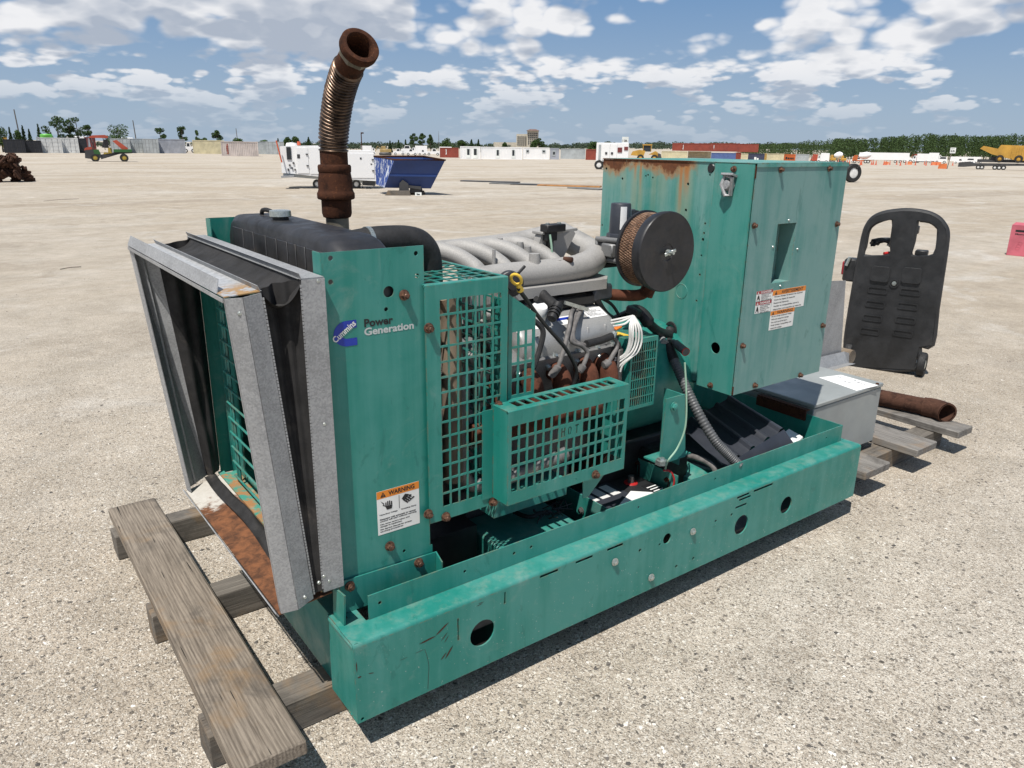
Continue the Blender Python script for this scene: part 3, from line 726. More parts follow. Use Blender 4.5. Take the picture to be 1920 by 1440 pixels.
def flat(mb, x0, z0, x1, z1, y): mb.add([(x0,y,z0),(x1,y,z0),(x1,y,z1),(x0,y,z1)], [(0,1,2,3)])
def para(mb, lines, x, z, w, h, gap, y, bold=0.012):
    for i, s_ in enumerate(lines):
        mb.text(s_, (x, y, z-i*gap), EX, EZ, width=w*min(1.0, len(s_)/max(len(q) for q in lines)), height=h, bold=bold, lift=0.0)
def tri_sign(mb, x, z, s, y, m_tri, m_in):
    mb.mat(m_tri); mb.add([(x,y,z),(x+s,y,z),(x+s/2,y,z+s*.9)], [(0,1,2)])
    mb.mat(m_in); flat(mb, x+s*.46, z+s*.27, x+s*.54, z+s*.62, y-.0003); flat(mb, x+s*.46, z+s*.10, x+s*.54, z+s*.19, y-.0003)
mb = MB(); A = uv1(709,999,YP); B = uv1(787,979,YP); T = uv1(787,901,YP); x0, x1, z0, z1 = A.x, B.x, B.z-.002, T.z
y = YP-0.0007; w = x1-x0; h = z1-z0
mb.box((x0,YP-.0007,z0),(x1,YP-.0001,z1)); mb.mat(1); flat(mb, x0, z1-h*.17, x1, z1, y-.0003)
mb.mat(2); mb.text('WARNING', (x0+w*.27, y-.0007, z1-h*.135), EX, EZ, width=w*.62, height=h*.10, bold=.03, lift=0)
tri_sign(mb, x0+w*.08, z1-h*.145, w*.13, y-.0006, 2, 1); mb.mat(2)
flat(mb, x0+w*.51, z1-h*.50, x0+w*.522, z1-h*.20, y-.0005)
# hand with a bolt, and a hand at blades
def hand(mb, x, z, s, y, tilt):
    for k, (fx, fl) in enumerate(((-.30,.36),(-.10,.46),(.10,.46),(.30,.36))):
        c, sn = math.cos(tilt), math.sin(tilt); q = []
        for (px, pz) in ((fx-.075,.0),(fx+.075,.0),(fx+.06,fl),(fx-.06,fl)): q.append((x+s*(px*c-pz*sn), y, z+s*(px*sn+pz*c)))
        mb.add(q, [(0,1,2,3)])
    q = []
    for (px, pz) in ((-.38,-.02),(.38,-.02),(.30,-.42),(-.22,-.42)): q.append((x+s*(px*c-pz*sn), y-.0002, z+s*(px*sn+pz*c)))
    mb.add(q, [(0,1,2,3)])
hand(mb, x0+w*.27, z1-h*.36, w*.22, y-.0005, 0.0); hand(mb, x0+w*.70, z1-h*.31, w*.24, y-.0005, -2.3)
for a in (0.5, 1.0, 1.6): mb.add([(x0+w*.70,y-.0006,z1-h*.44),(x0+w*(.70+.22*math.cos(a)),y-.0006,z1-h*.44+w*.22*math.sin(a)),(x0+w*(.70+.2*math.cos(a+.2)),y-.0006,z1-h*.44+w*.2*math.sin(a+.2))],[(0,1,2)])
mb.add([(x0+w*.08,y-.0006,z1-h*.22),(x0+w*.17,y-.0006,z1-h*.30),(x0+w*.14,y-.0006,z1-h*.31),(x0+w*.24,y-.0006,z1-h*.40),(x0+w*.12,y-.0006,z1-h*.33),(x0+w*.15,y-.0006,z1-h*.32)],[(0,1,2,5),(2,3,4,5)])
mb.text('Hazardous Voltage', (x0+w*.05, y-.0005, z1-h*.56), EX, EZ, width=w*.42, height=h*.034, bold=.045, lift=0)
mb.text('Rotating Parts', (x0+w*.56, y-.0005, z1-h*.56), EX, EZ, width=w*.36, height=h*.034, bold=.045, lift=0)
para(mb, ['Generator with automatic or remote','control will start without warning.'], x0+w*.05, z1-h*.665, w*.88, h*.036, h*.05, y-.0005, .045)
para(mb, ['Can cause severe injury and','damage to equipment.'], x0+w*.05, z1-h*.785, w*.70, h*.036, h*.05, y-.0005, .045)
para(mb, ['See Service Manual for proper','servicing procedures.'], x0+w*.05, z1-h*.90, w*.76, h*.036, h*.05, y-.0005, .045)
mb.build('warning_label', ['label_white', 'label_orange', 'ink'], side_panel, smooth=False, normals=False)

# ---- radiator: core, wire guard, top tank, cap, hoses
mb = MB(); mb.box((0.12, 0.17, 0.31), (0.21, 1.095, 1.10)); core = mb.build('radiator_core', 'black', gen)
mb = MB(); mb.box((0.045,0.1985,0.30),(0.049,0.245,1.15)); mb.box((0.045,0.965,0.30),(0.049,1.099,1.15)); mb.box((0.050,1.0,0.30),(0.053,1.1155,1.15)); mb.box((0.045,.2455,.30),(.049,.964,.345)); mb.build('radiator_frame', 'green', gen)
for yy in (0.275, 0.40, 0.62, 0.93, 0.955): MB().cyl((0.018, yy, 0.34), (0.018, yy, 1.14), 0.0045, n=8).build('guard_wire', 'green', gen)
for k in range(15):
    zz = 0.36+k*0.054; MB().tube([(0.009, 0.225, zz), (0.009, 0.96, zz)], 0.004, 8).build('guard_wire', 'green', gen)
pr = [(0.215,0.93),(0.158,0.97)]
end = [(0.158,1.10),(0.163,1.14),(0.170,1.18),(0.200,1.212),(0.245,1.233),(0.30,1.242)]
far = [(0.97,1.246),(1.02,1.240),(1.055,1.222),(1.078,1.19),(1.085,1.13),(1.085,0.97)]
out = [(0.158,0.97)]+end+far
def loft(mb, secs):
    n = len(secs[0]); vs = [v for s_ in secs for v in s_]; fs = []
    for k in range(len(secs)-1):
        for i in range(n): j = (i+1) % n; fs.append((k*n+i, k*n+j, (k+1)*n+j, (k+1)*n+i))
    fs.append(tuple(range(n-1,-1,-1))); fs.append(tuple((len(secs)-1)*n+i for i in range(n))); return mb.add(vs, fs)
def inset(poly, d):
    cx = sum(p[0] for p in poly)/len(poly); cz = sum(p[1] for p in poly)/len(poly); return [(y-(d if y > cx else -d), z-(d if z > 1.05 else 0)) for y, z in poly]
mb = MB(); loft(mb, [[(x, y, z) for y, z in inset(out, d)] for x, d in ((0.100,.020),(0.104,.011),(0.112,.004),(0.124,0),(0.235,0),(0.246,.004),(0.252,.012))])
tank = mb.build('radiator_tank', 'tank_black', gen, ang=50)
for ya, yb_ in ((0.205,0.268),(0.276,0.385),(0.393,0.452),(0.460,0.515),(0.523,0.600),(0.608,0.690),(0.698,0.80),(0.808,0.90),(0.908,1.01)):
    MB().box((0.0965, ya, 0.98), (0.1005, yb_, 1.205), ch=0.003).build('tank_rib', 'tank_black', tank)
mb = MB(); mb.lathe([(0,.030),(.026,.030),(.032,.028),(.033,.012),(.030,.010)], (0.165,0.745,1.243), EZ, 12); mb.mat(1).lathe([(.024,-.004),(.024,.0105)], (0.165,0.745,1.243), EZ, 20); cap = mb.build('radiator_cap', ['zinc','black'], tank)
MB().tube(bez([(0.17,0.93,1.235),(0.17,0.92,1.258),(0.175,0.88,1.262),(0.18,0.78,1.252),(0.175,0.755,1.252)],6), 0.007, 8).build('overflow_hose', 'rubber', gen)
MB().tube(bez([(0.22,0.37,1.205),(0.30,0.36,1.214),(0.40,0.36,1.208),(0.448,0.365,1.175),(0.462,0.37,1.11),(0.465,0.375,0.98)],8), 0.039, 18).build('radiator_hose', 'rubber', gen)
mb = MB(); mb.lathe([(.041,0),(.043,0),(.043,.012),(.041,.012)], (0.262,0.364,1.210), (1,0,0.02), 24); mb.build('hose_clamp', 'zinc', gen)
# ---- fan and drive behind the guard
mb = MB(); mb.lathe([(0,.0),(.035,.0),(.035,.05),(0,.05)],(0.27,.60,.74),EX,24)
for k in range(7):
    a = 2*math.pi*k/7; c_, s_ = math.cos(a), math.sin(a); u = Vector((0,c_,s_)); v = Vector((.5,-s_*.86,c_*.86)).normalized()
    mb.obox(Vector((.29,.60,.74))+u*.17, (.14,.045,.002), u, v, u.cross(v))
mb.build('fan', 'black_paint', gen)
mb = MB(); mb.lathe([(.36,0),(.37,0),(.37,.10),(.36,.10)], (0.225,.60,.70), EX, 40); mb.build('fan_shroud', 'black_paint', gen)
mb = MB(); mb.lathe([(0,0),(.03,0),(.033,.012),(.118,.012),(.124,0),(.124,.035),(.118,.035),(.10,.028),(0,.028)], (0.425,.42,.93), EX, 36); mb.build('pulley', 'pipe_dull', gen)
mb = MB()
for (y_, z_, r_) in ((.45,.60,.085),(.62,.80,.06),(.40,.44,.05)): mb.lathe([(0,0),(r_,0),(r_,.03),(0,.03)], (0.43,y_,z_), EX, 28)
mb.build('pulley', 'iron', gen)
MB().tube([(0.447,.42,1.055),(0.447,.30,.93),(0.447,.345,.62),(0.447,.355,.42),(0.447,.45,.40),(0.447,.56,.60),(0.447,.56,.93)], 0.008, 6, closed=True).build('drive_belt', 'rubber', gen)
MB().tube(bez([U(868,700,1,.32),U(866,780,1,.32),U(864,860,1,.32),U(878,905,1,.31),U(920,905,1,.28),U(990,880,1,.26),U(1060,850,1,.25)],8), 0.024, 14).build('coolant_pipe', 'alu_cover', gen)
MB().tube(bez([U(905,630,1,.30),U(925,665,1,.30),U(920,700,1,.32),U(935,745,1,.34)],8), 0.019, 12).build('corrugated_hose', 'rubber', gen)
MB().tube(bez([U(880,600,1,.35),U(905,640,1,.33),U(900,690,1,.33),U(880,740,1,.36)],8), 0.014, 10).build('heater_hose', 'rubber', gen)
mb = MB()
for (a, b, r) in (((890,640),(925,660),.018),((880,665),(915,720),.014),((895,760),(930,748),.015),((905,590),(940,585),.02),((930,560),(938,640),.012)):
    mb.cyl(U(*a,1,.36), U(*b,1,.34), r, n=10)
mb.obox(U(905,690,1,.38), (.05,.02,.03), (1,.2,.3), (0,1,.2), (-.3,-.1,1), .006); mb.obox(U(925,620,1,.38), (.03,.02,.05), (1,0,.4), (0,1,0), (-.4,0,1), .006)
mb.build('front_cover', 'alu_cast', gen)
mb = MB(); mb.cyl((0.49,.38,.62),(0.60,.38,.62),.065,n=24); mb.cyl((0.475,.38,.62),(0.49,.38,.62),.03,n=16); mb.build('charging_alternator', 'alu_cover', gen)
# ---- guards: perforated sheets
def grid_lines(a, b, n, bar, edge0, edge1):
    """lattice lines: margin, then n openings separated by bars"""
    ls = [a, a+edge0]; w_ = (b-a-edge0-edge1-(n-1)*bar)/n; x = a+edge0
    for k in range(n):
        x += w_; ls.append(x)
        if k < n-1: x += bar; ls.append(x)
    ls.append(b); return ls
YG = 0.137
ux = grid_lines(0.311, 0.578, 7, 0.0058, 0.045, 0.024); uz = grid_lines(0.436, 1.118, 14, 0.0058, 0.042, 0.040)
mb = MB(); mb.lattice(ux, uz, lambda i, j: i % 2 == 0 or j % 2 == 0, (0, YG+.003, 0), EX, EZ, -EY, 0.003)
ty = grid_lines(YG+.004, 0.50, 8, 0.006, 0.014, 0.01); tx = grid_lines(0.311, 0.578, 6, 0.006, 0.02, 0.012)
mb.lattice(tx, ty, lambda i, j: i % 2 == 0 or j % 2 == 0, (0, 0, 1.119), EX, EY, EZ, 0.003)
mb.cyl((0.311,YG+.004,1.118),(0.578,YG+.004,1.118),.0041,n=12)
guard = mb.build('engine_guard', 'green', gen)
sy = grid_lines(YG+.004, 0.40, 7, 0.006, 0.012, 0.02); sz = grid_lines(0.47, 1.115, 13, 0.006, 0.02, 0.02)
mb = MB(); mb.lattice(sy, sz, lambda i, j: i % 2 == 0 or j % 2 == 0, (0.5785, 0, 0), EY, EZ, EX, 0.002); mb.build('guard_side', 'green', gen)
mb = MB(); sxs = grid_lines(0.590, 0.688, 3, 0.0075, 0.014, 0.010); szs = grid_lines(0.748, 0.985, 4, 0.008, 0.016, 0.03)
mb.lattice(sxs, szs, lambda i, j: i % 2 == 0 or j % 2 == 0, (0, 0.153, 0), EX, EZ, -EY, 0.003)
mb.prism([(0.590,0.9852),(0.688,0.9852),(0.690,1.000),(0.590,1.068)], (0,0.153,0), EX, EZ, -EY, 0.003)
mb.box((0.5905,0.1535,0.75),(0.593,0.24,1.05)); mb.build('guard_extension', 'green', gen)
for q in ((934,760),(935,788),(929,920),(923,940),(802,963),(835,968)): bolt(guard, U(*q,1,YG), (0,-1,0))
# exhaust guard with the cut-out word
YH = 0.060; hx0, hx1, hz0, hz1 = 0.527, 0.999, 0.462, 0.752
cols, rows = 15, 5
bxs = grid_lines(hx0, hx1, cols, 0.0072, 0.013, 0.014); bzs = grid_lines(hz0, hz1, rows, 0.0075, 0.040, 0.044)
cells = []
for i in range(cols):
    for j in range(rows):
        if i in (6,7,8,9)[:3] and j == 3: continue
        if i in (6,7,8) and j == 3: continue
        cells.append(rect(bxs[1+2*i], bzs[1+2*j], bxs[2+2*i], bzs[2+2*j]))
wx0, wx1, wz0, wz1 = bxs[13]+.004, bxs[18]-.004, bzs[7]+.003, bzs[8]-.003; cw = (wx1-wx0)/3; st = .0045
def stroke(x0, z0, x1, z1): cells.append(rect(min(x0,x1), min(z0,z1), max(x0,x1), max(z0,z1)))
H0 = wx0; cells.append([(H0,wz0),(H0+st,wz0),(H0+st,wz0+.014),(H0+cw*.45,wz0+.014),(H0+cw*.45,wz0),(H0+cw*.45+st,wz0),(H0+cw*.45+st,wz1),(H0+cw*.45,wz1),(H0+cw*.45,wz0+.0185),(H0+st,wz0+.0185),(H0+st,wz1),(H0,wz1)])
O0 = wx0+cw*1.05; oc = ((O0+cw*.3),(wz0+wz1)/2); ow, oh = cw*.3, (wz1-wz0)/2
cells.append([(oc[0]+ow*math.cos(a), oc[1]+oh*math.sin(a)) for a in [R(100+d) for d in range(0, 161, 20)]] + [(oc[0]+(ow-st)*math.cos(a), oc[1]+(oh-st)*math.sin(a)) for a in [R(260-d) for d in range(0, 161, 20)]])
cells.append([(oc[0]+ow*math.cos(a), oc[1]+oh*math.sin(a)) for a in [R(-80+d) for d in range(0, 161, 20)]] + [(oc[0]+(ow-st)*math.cos(a), oc[1]+(oh-st)*math.sin(a)) for a in [R(80-d) for d in range(0, 161, 20)]])
T0 = wx0+cw*2.2; cells.append([(T0+cw*.28-st/2,wz0),(T0+cw*.28+st/2,wz0),(T0+cw*.28+st/2,wz1-st),(T0+cw*.56,wz1-st),(T0+cw*.56,wz1),(T0,wz1),(T0,wz1-st),(T0+cw*.28-st/2,wz1-st)])
mb = MB(); mb.sheet([rect(hx0, hz0, hx1, hz1)] + cells + [circ(0.79,0.478,.004,8)], (0, YH+.003, 0), EX, EZ, -EY, 0.003)
gx = grid_lines(hx0, hx1, 12, 0.009, 0.05, 0.03); gy = [YH+.004, YH+.024, 0.128, 0.150]
mb.lattice(gx, gy, lambda i, j: i % 2 == 0 or j != 1, (0,0,hz1-.001), EX, EY, EZ, 0.003); mb.cyl((hx0,YH+.004,hz1-.0015),(hx1,YH+.004,hz1-.0015),.0042,n=12)
mb.box((hx0, YH+.0035, hz0), (hx0+.003, 0.1365, hz1-.0015)); mb.box((hx0-.038, YG-.004, hz0), (hx0-.0005, YG-.001, hz1-.01))
mb.box((hx1-.003, YH+.0035, hz0+.03), (hx1, 0.16, hz1-.0015)); mb.box((hx1+.0005, YH+.02, hz0+.01), (hx1+.0035, 0.075+.03, hz1-.02))
mb.box((hx0+.01, YH+.0035, hz0), (hx1-.02, 0.10, hz0+.003))
mb.prism([(0.855,hz0-.001),(0.975,hz0-.001),(0.885,hz0-.085),(0.862,hz0-.085)], (0,0.103,0), EX, EZ, -EY, .003)
hot = mb.build('exhaust_guard', 'green', gen)
bolt(hot, U(1115,889,1,YH), (0,-1,0))
# ---- exhaust stack
SX, SY = 0.372, 0.80
mb = MB(); mb.lathe([(.036,0.0),(.0365,.26)], (SX,SY,1.0), EZ, 28); mb.build('exhaust_pipe', 'pipe_dull', gen)
mb = MB(); mb.lathe([(.036,1.236),(.044,1.240),(.0475,1.252),(.0475,1.293),(.057,1.296),(.0595,1.300),(.0595,1.314),(.057,1.318),(.0545,1.325),(.0545,1.350),(.050,1.378),(.052,1.381),(.0525,1.397),(.050,1.402),(.0435,1.403),(.0435,1.446)], (SX,SY,0), EZ, 40); coupl = mb.build('reducing_coupling', 'rust', gen)
cl = bez([(SX,SY,1.442),(SX,.795,1.48),(SX,.775,1.535),(SX,.738,1.602),(SX,.690,1.656),(SX,.655,1.682)], 14)
acc = [0.0]
for a, b in zip(cl, cl[1:]): acc.append(acc[-1]+(b-a).length)
def at(s_):
    for k in range(len(acc)-1):
        if acc[k+1] >= s_: f = (s_-acc[k])/(acc[k+1]-acc[k]); return cl[k].lerp(cl[k+1], f)
    return cl[-1]
NB = 25; pts = []; rs = []
for k in range(NB*8+1):
    s_ = acc[-1]*k/(NB*8); pts.append(at(s_)); rs.append(0.0415+0.0058*max(0.0, math.sin(2*math.pi*(k % 8)/8-0.6))**0.6 if (k % 8) not in (0,7) else 0.0405)
MB().tube(pts, rs, 32, caps=False).build('bellows', 'bellows', gen, ang=70)
e = cl[-1]; ax = Vector((0, -0.82, 0.50)).normalized()
mb = MB(); mb.lathe([(.0405,-.006),(.0425,0),(.0425,.050),(.046,.052)], e, ax, 32); mb.build('end_fitting', 'rust', gen)
mb = MB(); mb.lathe([(.0440,.051),(.0495,.051),(.0495,.071),(.0440,.071)], e, ax, 8); mb.build('hex_collar', 'pipe_dull', gen)
mb = MB(); mb.lathe([(.046,.070),(.055,.073),(.0565,.077),(.0565,.094),(.0545,.097),(.049,.098),(.0415,.0975),(.0395,.095),(.0385,.060),(.037,0),(.036,-.12)], e, ax, 36)
mb.lathe([(0,-.12),(.0365,-.12)], e, ax, 24); mb.build('union_nut', 'rust', gen)
# ---- galvanised duct adapter on the radiator face: two sheet-metal frames joined by a rubber-cloth sleeve
def quad_sheet(mb, a, b, c, d, t=0.0025):
    a, b, c, d = map(Vector, (a, b, c, d)); n = (b-a).cross(d-a).normalized()*t
    mb.add([a, b, c, d, a+n, b+n, c+n, d+n], [(0,3,2,1),(4,5,6,7),(0,1,5,4),(1,2,6,5),(2,3,7,6),(3,0,4,7)])
def patch(mb, e0, e1, nu, nv, disp):
    """cloth between two edges, e0(u) and e1(u)"""
    vs = []; fs = []
    for j in range(nv+1):
        for i in range(nu+1):
            u, v = i/nu, j/nv; vs.append(e0(u).lerp(e1(u), v) + disp(u, v))
    for j in range(nv):
        for i in range(nu): a = j*(nu+1)+i; fs.append((a, a+1, a+nu+2, a+nu+1))
    mb.add(vs, fs)
duct = MB()
# rear frame, bolted to the radiator
ry0, ry1, rz0, rz1, rx0, rx1 = 0.124, 1.118, 0.345, 1.168, -0.020, 0.036
quad_sheet(duct, (rx0,ry0,rz0), (rx1,ry0,rz0), (rx1,ry0,rz1), (rx0,ry0,rz1)); quad_sheet(duct, (rx0,ry1,rz0), (rx0,ry1,rz1), (rx0+.02,ry1,rz1), (rx0+.02,ry1,rz0))
quad_sheet(duct, (rx0,ry0+.003,rz1), (rx1,ry0+.003,rz1), (rx1,ry1-.003,rz1), (rx0,ry1-.003,rz1)); 
duct.box((rx1-.003, ry0+.003, rz0+.001), (rx1-.0005, ry0+.03, rz1-.001)); duct.mi = 1; duct.box((rx0+.0205, ry1-.002, rz0-.035), (.056, ry1+.001, rz1-.001))
rear_frame = duct.build('duct_frame', ['galv','green'], gen)
rear_frame['label'] = 'zinc frame against the radiator'
# front frame leans outwards at its top
FTn, FTf, FBn, FBf = Vector((-.190,.114,1.140)), Vector((-.200,1.120,1.148)), Vector((-.131,.116,.316)), Vector((-.140,1.025,.320))
RTn, RTf, RBn, RBf = Vector((-.112,.134,1.146)), Vector((-.126,1.088,1.152)), Vector((-.046,.136,.330)), Vector((-.056,1.075,.334))
mb = MB(); quad_sheet(mb, FTf, RTf, RBf, FBf)
def lip(mb, a, b, w_, t=0.0025): quad_sheet(mb, a, b, Vector(b)+Vector(w_), Vector(a)+Vector(w_), t)
lip(mb, FBf+Vector((-.001,-.003,0)), FTf+Vector((-.001,-.003,0)), (0.006,-.030,0))
cr0, cr1 = FTf.lerp(RTf,.4), FBf.lerp(RBf,.4); quad_sheet(mb, cr1+Vector((-.003,-.0045,0)), cr0+Vector((-.003,-.0045,0)), cr0+Vector((.003,-.005,0)), cr1+Vector((.003,-.005,0)), .001)
far_member = mb
crT, crB = FTn.lerp(RTn,.42)+Vector((0,-.004,0)), FBn.lerp(RBn,.46)+Vector((0,-.004,0)); FTn = FTn+Vector((0,.024,0)); FBn = FBn+Vector((0,.022,0))
mb = MB(); quad_sheet(mb, crB, RBn, RTn, crT); quad_sheet(mb, FBn, crB, crT, FTn)
# crease and inner lips
lip(mb, FTn+Vector((-.001,.003,0)), FBn+Vector((-.001,.003,0)), (0.006,.030,0))
ff = mb.build('duct_frame', 'galv', gen); ff['label'] = 'outer zinc frame leaning away from the radiator'; far_member.build('side_member', 'galv', ff)
# top member with its turned-up lip, rusted by the near corner
m_, t_, b_ = new_mat('galv_spot'); c_ = coords(t_); sp_ = t_.node('ShaderNodeSeparateXYZ'); t_.l.new(c_, sp_.inputs[0])
vor = t_.node('ShaderNodeTexVoronoi'); t_.l.new(c_, vor.inputs['Vector']); vor.inputs['Scale'].default_value = 130
sc_ = t_.node('ShaderNodeSeparateColor'); t_.l.new(vor.outputs['Color'], sc_.inputs[0])
k_ = t_.mix(sc_.outputs[0], (0.40,0.41,0.42), (0.56,0.57,0.58)); nn = t_.noise(c_, 26, 5, 0.65, .5)
near_ = t_.ramp(t_.math('ADD', sp_.outputs[1], t_.math('MULTIPLY', t_.math('SUBTRACT', nn, .5), .16)), 0.30, 0.20)
k_ = t_.mix(t_.math('MULTIPLY', near_, t_.ramp(nn, .40, .55)), k_, t_.mix(nn, (0.22,0.07,0.02), (0.62,0.42,0.18)))
t_.l.new(k_, b_.inputs['Base Color']); b_.inputs['Metallic'].default_value = 0.35; b_.inputs['Roughness'].default_value = 0.5
mb = MB(); quad_sheet(mb, FTn+Vector((0,.003,.001)), RTn+Vector((0,.003,.001)), RTf+Vector((0,-.003,.001)), FTf+Vector((0,-.003,.001)))
top_member = mb.build('top_member', 'galv_spot', ff)
mb = MB(); tl, tr = FTf+Vector((-.002,.006,.002)), FTn+Vector((-.002,.055,.002))
quad_sheet(mb, tr, tl, tl+Vector((.012,-.004,.030)), tr+Vector((.012,.022,.030)))
quad_sheet(mb, FTn+Vector((-.004,.004,-.010)), FTf+Vector((-.004,-.004,-.010)), FTf+Vector((-.004,-.004,-.001)), FTn+Vector((-.004,.004,-.001)), .002)
mb.build('lip', 'galv', ff)
mb = MB(); quad_sheet(mb, FBn+Vector((-.004,.004,-.004)), FBf+Vector((-.004,-.004,-.004)), RBf+Vector((.055,-.004,-.004)), RBn+Vector((.055,.004,-.004)), .003)
mb.build('bottom_tray', 'galv_rust', ff)
mb = MB(); quad_sheet(mb, FBn+Vector((-.012,.0,.004)), FBf+Vector((-.012,0,.004)), FBf+Vector((-.0055,0,-.006)), FBn+Vector((-.0055,0,-.006)), .003); mb.build('lip', 'galv', ff)
mb = MB(); mb.box((0.003,.20,.325),(0.044,1.06,.333)); mb.box((-.018,.15,.329),(0.002,1.08,.335)); mb.build('sill_plate', 'green_rust', gen)
# crimped teeth along both frames
def teeth(mb, a, b, n_out, along_in, n, w_=0.0032, h_=0.0042, t=0.0012):
    a, b = Vector(a), Vector(b); d = (b-a).normalized()
    for k in range(n):
        p = a.lerp(b, (k+.5)/n); mb.obox(p+Vector(n_out)*.0012+Vector(along_in)*(h_/2), ((b-a).length/n*.40, h_/2, t/2), d, along_in, n_out)
mb = MB(); teeth(mb, (rx0,ry0,rz0+.01), (rx0,ry0,rz1-.01), (0,-1,0), (-1,0,0), 92); teeth(mb, (rx0,ry0+.01,rz1), (rx0,ry1-.01,rz1), (0,0,1), (-1,0,0), 104)
mb.build('crimp_strip', 'galv', rear_frame)['kind'] = 'stuff'
mb = MB(); teeth(mb, RBn+Vector((.002,-.001,.01)), RTn+Vector((.002,-.001,-.01)), (0,-1,0), (1,0,0), 92); teeth(mb, RTn+Vector((.002,.01,.001)), RTf+Vector((.002,-.01,.001)), (0,0,1), (1,0,0), 104)
mb.build('crimp_strip', 'galv', ff)['kind'] = 'stuff'
mb = MB(); quad_sheet(mb, RTn+Vector((0,.002,.003)), RTf+Vector((0,-.002,.003)), RTf+Vector((-.006,-.002,.016)), RTn+Vector((-.006,.002,.016)), .0015); quad_sheet(mb, (rx0,ry0+.002,rz1+.003), (rx0,ry1-.002,rz1+.003), (rx0-.005,ry1-.002,rz1+.015), (rx0-.005,ry0+.002,rz1+.015), .0015)
mb.build('seam_lip', 'galv', ff)
# cloth sleeve
def wob(u, v, s): return math.sin(u*7+s)*.5+math.sin(u*17+s*2+v*3)*.3+math.sin(v*9+u*5+s)*.2
mb = MB()
rT = lambda u: Vector((rx0+.004, ry0+.003+(ry1-ry0-.006)*u, rz1-.002)); fT = lambda u: RTn.lerp(RTf, u)+Vector((-.004,0,-.001))
patch(mb, rT, fT, 40, 12, lambda u, v: Vector((0, 0, -(.020+.006*wob(u,v,1))*math.sin(math.pi*v)**.8 - (.034*math.exp(-((u-.03)/.05)**2)*math.sin(math.pi*min(1,v*1.1))))))
rN = lambda u: Vector((rx0+.004, ry0+.003, rz0+.002+(rz1-rz0-.004)*u)); fN = lambda u: RBn.lerp(RTn, u)+Vector((-.004,.001,0))
patch(mb, rN, fN, 50, 14, lambda u, v: Vector((0, (.010+.030*u**2+.010*u*wob(u,v,4))*math.sin(math.pi*v)+.016*u*math.sin(3*math.pi*v)**2*(1 if u > .3 else u/.3), 0)))
rF = lambda u: Vector((rx0+.018, ry1-.006, rz0+.002+(rz1-rz0-.004)*u)); fF = lambda u: RBf.lerp(RTf, u)+Vector((-.004,-.001,0))
patch(mb, rF, fF, 50, 14, lambda u, v: Vector((0, -(.026+.010*wob(u,v,2))*math.sin(math.pi*v)-.014*math.sin(2*math.pi*v)**2, 0)))
mb.build('cloth_sleeve', 'canvas', gen, ang=80)
mb = MB(); rB = lambda u: Vector((-.028, .16+.90*u, .336)); fB = lambda u: Vector((-.070, .17+.88*u, .338))
patch(mb, rB, fB, 60, 8, lambda u, v: Vector((-.006*math.sin(u*9), 0, (.014+.008*math.sin(u*11)+.006*math.sin(u*23+v*4))*math.sin(math.pi*v)+.006*math.sin(2*math.pi*v))))
mb.build('crumpled_sleeve', 'canvas', gen, ang=80)
for q in ((596,527),(608,795),(607,1080),(598,1092),(617,1089)):
    p = U(*q,1,ry0); MB().lathe([(0,.0035),(.004,.003),(.0055,.0008),(.0055,0)], p+Vector((0,-.0002,0)), -EY, 12).build('rivet', 'zinc', rear_frame)
for q in ((450,588),(460,583),(551,1100),(555,1126),(572,1120)):
    p = U(*q,1,.122); MB().lathe([(0,.0035),(.004,.003),(.0055,.0008),(.0055,-.01)], p+Vector((0,.001,0)), -EY, 12).build('rivet', 'zinc' if q[0] != 460 else 'rust', ff)

# ---- engine: block, heads, exhaust manifold, intake manifold
mb = MB(); mb.box((0.56,0.40,0.34),(1.18,0.80,0.74), ch=.03); mb.box((0.60,.44,.16),(1.12,.76,.35), ch=.03); mb.build('engine_block', 'iron', gen)
mb = MB()
def bank(mb, sgn):                                         # cylinder head, leaning out
    yc = 0.60; f = lambda y, z: (0, yc-sgn*y, z)
    poly = [(0.08,0.70),(0.24,0.64),(0.30,0.80),(0.14,0.87)]
    mb.prism([(a, b) for a, b in poly], (0.60, yc, 0), (0,-sgn,0), EZ, EX, 0.58)
bank(mb, 1); bank(mb, -1); mb.build('cylinder_head', 'alu_cover', gen)
def cover(sgn, x0, x1):
    yc = 0.60; prof = [(0.10,0.85),(0.27,0.795),(0.287,0.80),(0.292,0.835),(0.283,0.872),(0.262,0.895),(0.20,0.925),(0.165,0.932),(0.135,0.925)]
    cx = sum(p[0] for p in prof)/len(prof); cz = sum(p[1] for p in prof)/len(prof); secs = []
    for x, s_ in ((x0,.80),(x0+.006,.90),(x0+.02,.97),(x0+.04,1),(x1-.04,1),(x1-.018,.97),(x1-.006,.9),(x1,.80)):
        secs.append([(x, yc-sgn*(cx+(y-cx)*s_), cz+(z-cz)*s_) for y, z in prof])
    mb = MB(); loft(mb, secs); return mb.build('valve_cover', 'alu_valve', gen, ang=50)
vcn = cover(1, 0.77, 1.185); cover(-1, 0.70, 1.15)
for xb in (0.80, 0.90, 1.0, 1.09, 1.165): MB().lathe([(0,.012),(.006,.011),(.0075,.004),(.011,.003),(.011,0)], (xb,.60-.289,.803), (0,-.75,.5), 10).build('cover_bolt', 'zinc', vcn)
for xb in (0.835, 0.945, 1.05, 1.13): MB().obox((xb,.60-.284,.845), (.004,.004,.034), EX, (0,1,0), (0,.12,1), .001).build('cover_rib', 'alu_valve', vcn)
